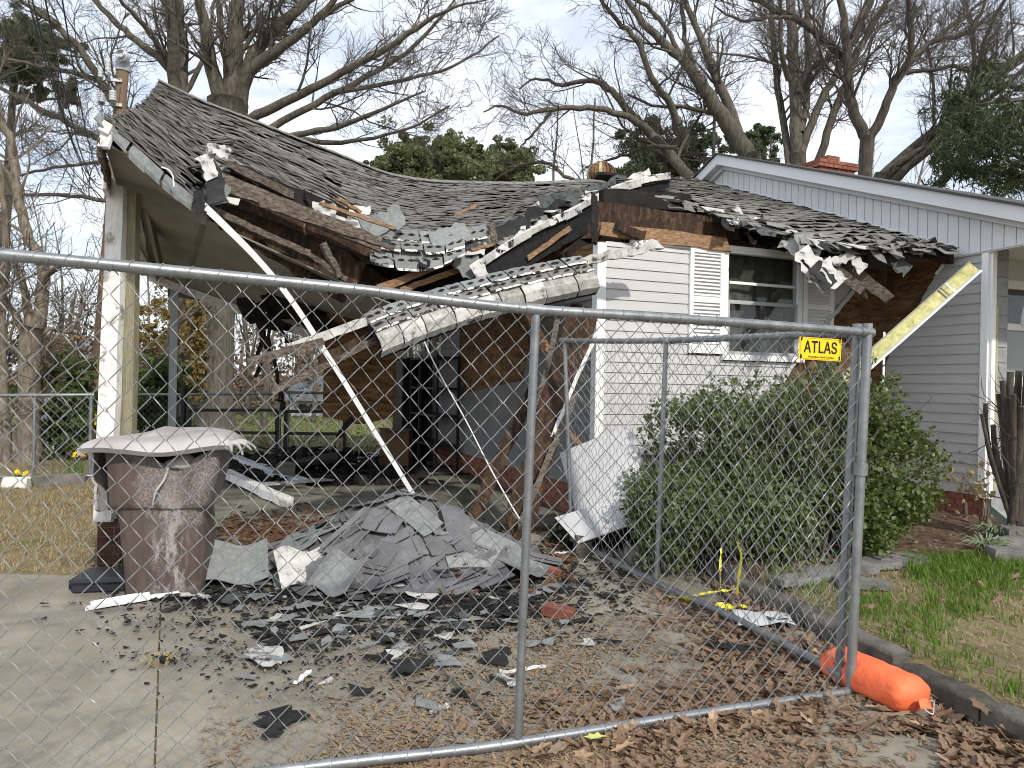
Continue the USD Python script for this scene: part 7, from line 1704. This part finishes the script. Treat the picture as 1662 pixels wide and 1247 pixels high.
solo('dry_grass', join([blades(36000, samp_right(lambda x, y: np.clip(patch_n(x, y, 1.7, 62) * 1.4 - .2, .15, 1)), .035, 2, 1.4, .003)]), 'grass_dry', 'short dry straw coloured grass on the lawn right of the kerb', 'grass', kind='stuff')
def samp_left(n, r):
    x, y = r.uniform(-9, -2.75, n * 2), r.uniform(5.7, 10.2, n * 2); ok = ~shapely.contains_xy(DRIVE.buffer(.02), x, y) & ~shapely.contains_xy(SLAB.buffer(.02), x, y); return on_ground(x[ok][:n], y[ok][:n])
solo('dry_grass', blades(27000, samp_left, .038, 3, 1.3, .004), 'grass_dry', 'short mossy dry grass on the lawn left of the bin', 'grass', kind='stuff')
def samp_back(n, r):
    y = r.uniform(12.5, 27, n); x = r.uniform(-14, 0, n); return on_ground(x, y)
solo('lawn_grass', blades(26000, samp_back, .07, 4, .8, .012), palette('grass_back', [(.12, .17, .04), (.18, .21, .06), (.26, .2, .12), (.22, .15, .09)]), 'patchy green lawn beyond the carport', 'grass', kind='stuff')

# ---- fallen leaves and wood crumbs
def leaf_shape(c, s, ang, tilt, r, lobes=True):
    k = 13; th = np.linspace(0, 2 * np.pi, k, endpoint=False)
    rad = (.55 + .45 * np.abs(np.cos(th)) ** .7) * (1 - (.34 * (np.arange(k) % 2) if lobes else 0))
    x, y = rad * np.cos(th) * s, rad * np.sin(th) * s * .62
    z = .35 * np.abs(y) * r.uniform(-.2, 1.4) + .18 * x * r.uniform(-1, 1.2) + r.normal(0, .03 * s, k)
    q = np.stack([x, y, z], 1); q = np.vstack([q, [[0, 0, r.uniform(-.1, .05) * s]]])
    R = trimesh.transformations.euler_matrix(tilt[0], tilt[1], ang)[:3, :3]
    q = q @ R.T; q[:, 2] -= q[:, 2].min(); f = np.array([[i, (i + 1) % k, k] for i in range(k)])
    return q + c, f
rl = np.random.default_rng(123)
def leaf_density(px, py):
    a = np.clip((px - 980) / 330, 0, 1) * np.clip((py - 930) / 90, 0, 1)
    b = np.clip((py - 1120) / 90, 0, 1) * np.clip((px - 640) / 250, 0, 1) * .8
    k = np.exp(-((px - (1215 + (py - 955) * 2.15)) / 55) ** 2) * (py > 955)
    d = np.clip(a * .6 + b + k, 0, 1)
    pav = (py > 1190 + np.maximum(0, 1130 - px) * .5) & (px > 1110) & (px < 1530) & (py > 1196)
    return d * np.where(pav, .03, 1)
near_rail = lambda p: np.min(np.linalg.norm(Bs[:, :2] - p[:2], axis=1)) < .06
lf, small = [], []
qx, qy = rl.uniform(560, 1680, 60000), rl.uniform(930, 1262, 60000)
ld = leaf_density(qx, qy); kq = rl.random(60000) < ld; QG = Gv(qx[kq], qy[kq])
kq = (QG[:, 0] < kerb_x(QG[:, 1])) & (rl.random(len(QG)) < clump(QG[:, 0], QG[:, 1], 2.2, 74, .36, 7)) & (np.linalg.norm(QG[:, None, :2] - Bs[None, :, :2], axis=2).min(1) > .06)
for p in QG[kq][:5400]:
    lf.append(leaf_shape(p + [0, 0, .006 + .014 * rl.random()], rl.uniform(.018, .052), rl.uniform(0, 6.3), rl.normal(0, .26, 2), rl))
for k in range(500):
    x, y = rl.uniform(1.2, 6), rl.uniform(3, 7)
    if x > kerb_x(y) + .12: lf.append(leaf_shape(np.array([x, y, float(gz(x, y)) + .02]), rl.uniform(.02, .04), rl.uniform(0, 6.3), rl.normal(0, .35, 2), rl))
for k in range(900):
    x, y = rl.uniform(1.0, 6), rl.uniform(5.5, 8.5)
    if shapely.contains_xy(bed, x, y): lf.append(leaf_shape(np.array([x, y, float(gz(x, y)) + .03]), rl.uniform(.02, .045), rl.uniform(0, 6.3), rl.normal(0, .4, 2), rl))
for k in range(900):
    x, y = rl.uniform(-14, -.5), rl.uniform(12, 24); lf.append(leaf_shape(np.array([x, y, float(gz(x, y)) + .03]), rl.uniform(.04, .09), rl.uniform(0, 6.3), rl.normal(0, .4, 2), rl))
solo('leaf_litter', join(lf), 'leaf_dry', 'brown dead leaves littering the driveway edge and the beds', 'leaves', kind='stuff')
big = []
LL = [('the orange sandbag', G(1440, 1130)), ('the fence corner post', G(1380, 1130)), ('the middle fence post', G(840, 1210)), ('the bare pavement patch', G(1300, 1215)), ('the end of the kerb', G(1640, 1180)), ('the lime green leaf', G(965, 1215))]
while len(big) < 90:
    px, py = rl.uniform(820, 1660), rl.uniform(1060, 1245)
    if rl.random() > leaf_density(px, py): continue
    p = G(px, py)
    if p[0] > kerb_x(p[1]) - .03 or near_rail(p): continue
    big.append((p, leaf_shape(p + [0, 0, .016 + .012 * rl.random()], rl.uniform(.048, .075), rl.uniform(0, 6.3), rl.normal(0, .22, 2), rl)))
for (p, m_), lb_ in zip(big, single_out(big, 'big brown oak leaf', LL, None)): solo('fallen_leaf', m_, 'leaf_one', lb_, 'leaf', 'large fallen oak leaves')
p = G(966, 1214); solo('fallen_leaf', leaf_shape(p + [0, 0, .04], .06, .5, (.1, .2), rl), 'leaf_lime', 'single lime green leaf below the lower fence rail', 'leaf')
p = G(1590, 1185); solo('fallen_leaf', leaf_shape(p + [0, 0, .08], .12, .9, (.5, .2), rl), 'leaf_one', 'largest tan oak leaf leaning against the kerb at bottom right', 'leaf')
# crumbs of bark and straw
N = 52000; px, py = rl.uniform(330, 1560, N), rl.uniform(860, 1262, N)
dn = np.exp(-((px - 1000) / 330) ** 2) * np.clip((py - 930) / 120, .15, 1) * .95 + np.exp(-((px - 700) / 300) ** 2) * np.clip((py - 1130) / 60, 0, 1) * .8 + np.exp(-((px - 470) / 140) ** 2 - ((py - 900) / 40) ** 2) * .7
ok = rl.random(N) < np.clip(dn, 0, 1); px, py = px[ok], py[ok]
Pn = Gv(px[:30000], py[:30000]); Pn = Pn[(Pn[:, 0] < kerb_x(Pn[:, 1])) & (rl.random(len(Pn)) < clump(Pn[:, 0], Pn[:, 1], 3.1, 72, .30, 5))]
n = len(Pn); a = rl.uniform(0, np.pi, n); l = rl.uniform(.006, .024, n) * np.where(rl.random(n) < .07, 2.4, 1); w = rl.uniform(.002, .008, n)
e = np.stack([np.cos(a), np.sin(a), rl.normal(0, .25, n)], 1) * l[:, None]; s = np.stack([-np.sin(a), np.cos(a), 0 * a], 1) * w[:, None]; h = Pn + np.stack([0 * a, 0 * a, .010 + .012 * rl.random(n) + pile_h(Pn[:, 0], Pn[:, 1])], 1)
v = np.stack([h - e - s * .5, h - e + s * .5, h + s, h + e, h - s], 1).reshape(-1, 3); f = (np.array([[0, 1, 2], [0, 2, 4], [4, 2, 3]])[None] + (np.arange(n) * 5)[:, None, None]).reshape(-1, 3)
solo('bark_crumbs', (v, f), 'straw', 'brown bark chips and straw strewn over the driveway', 'bark chips', kind='stuff')
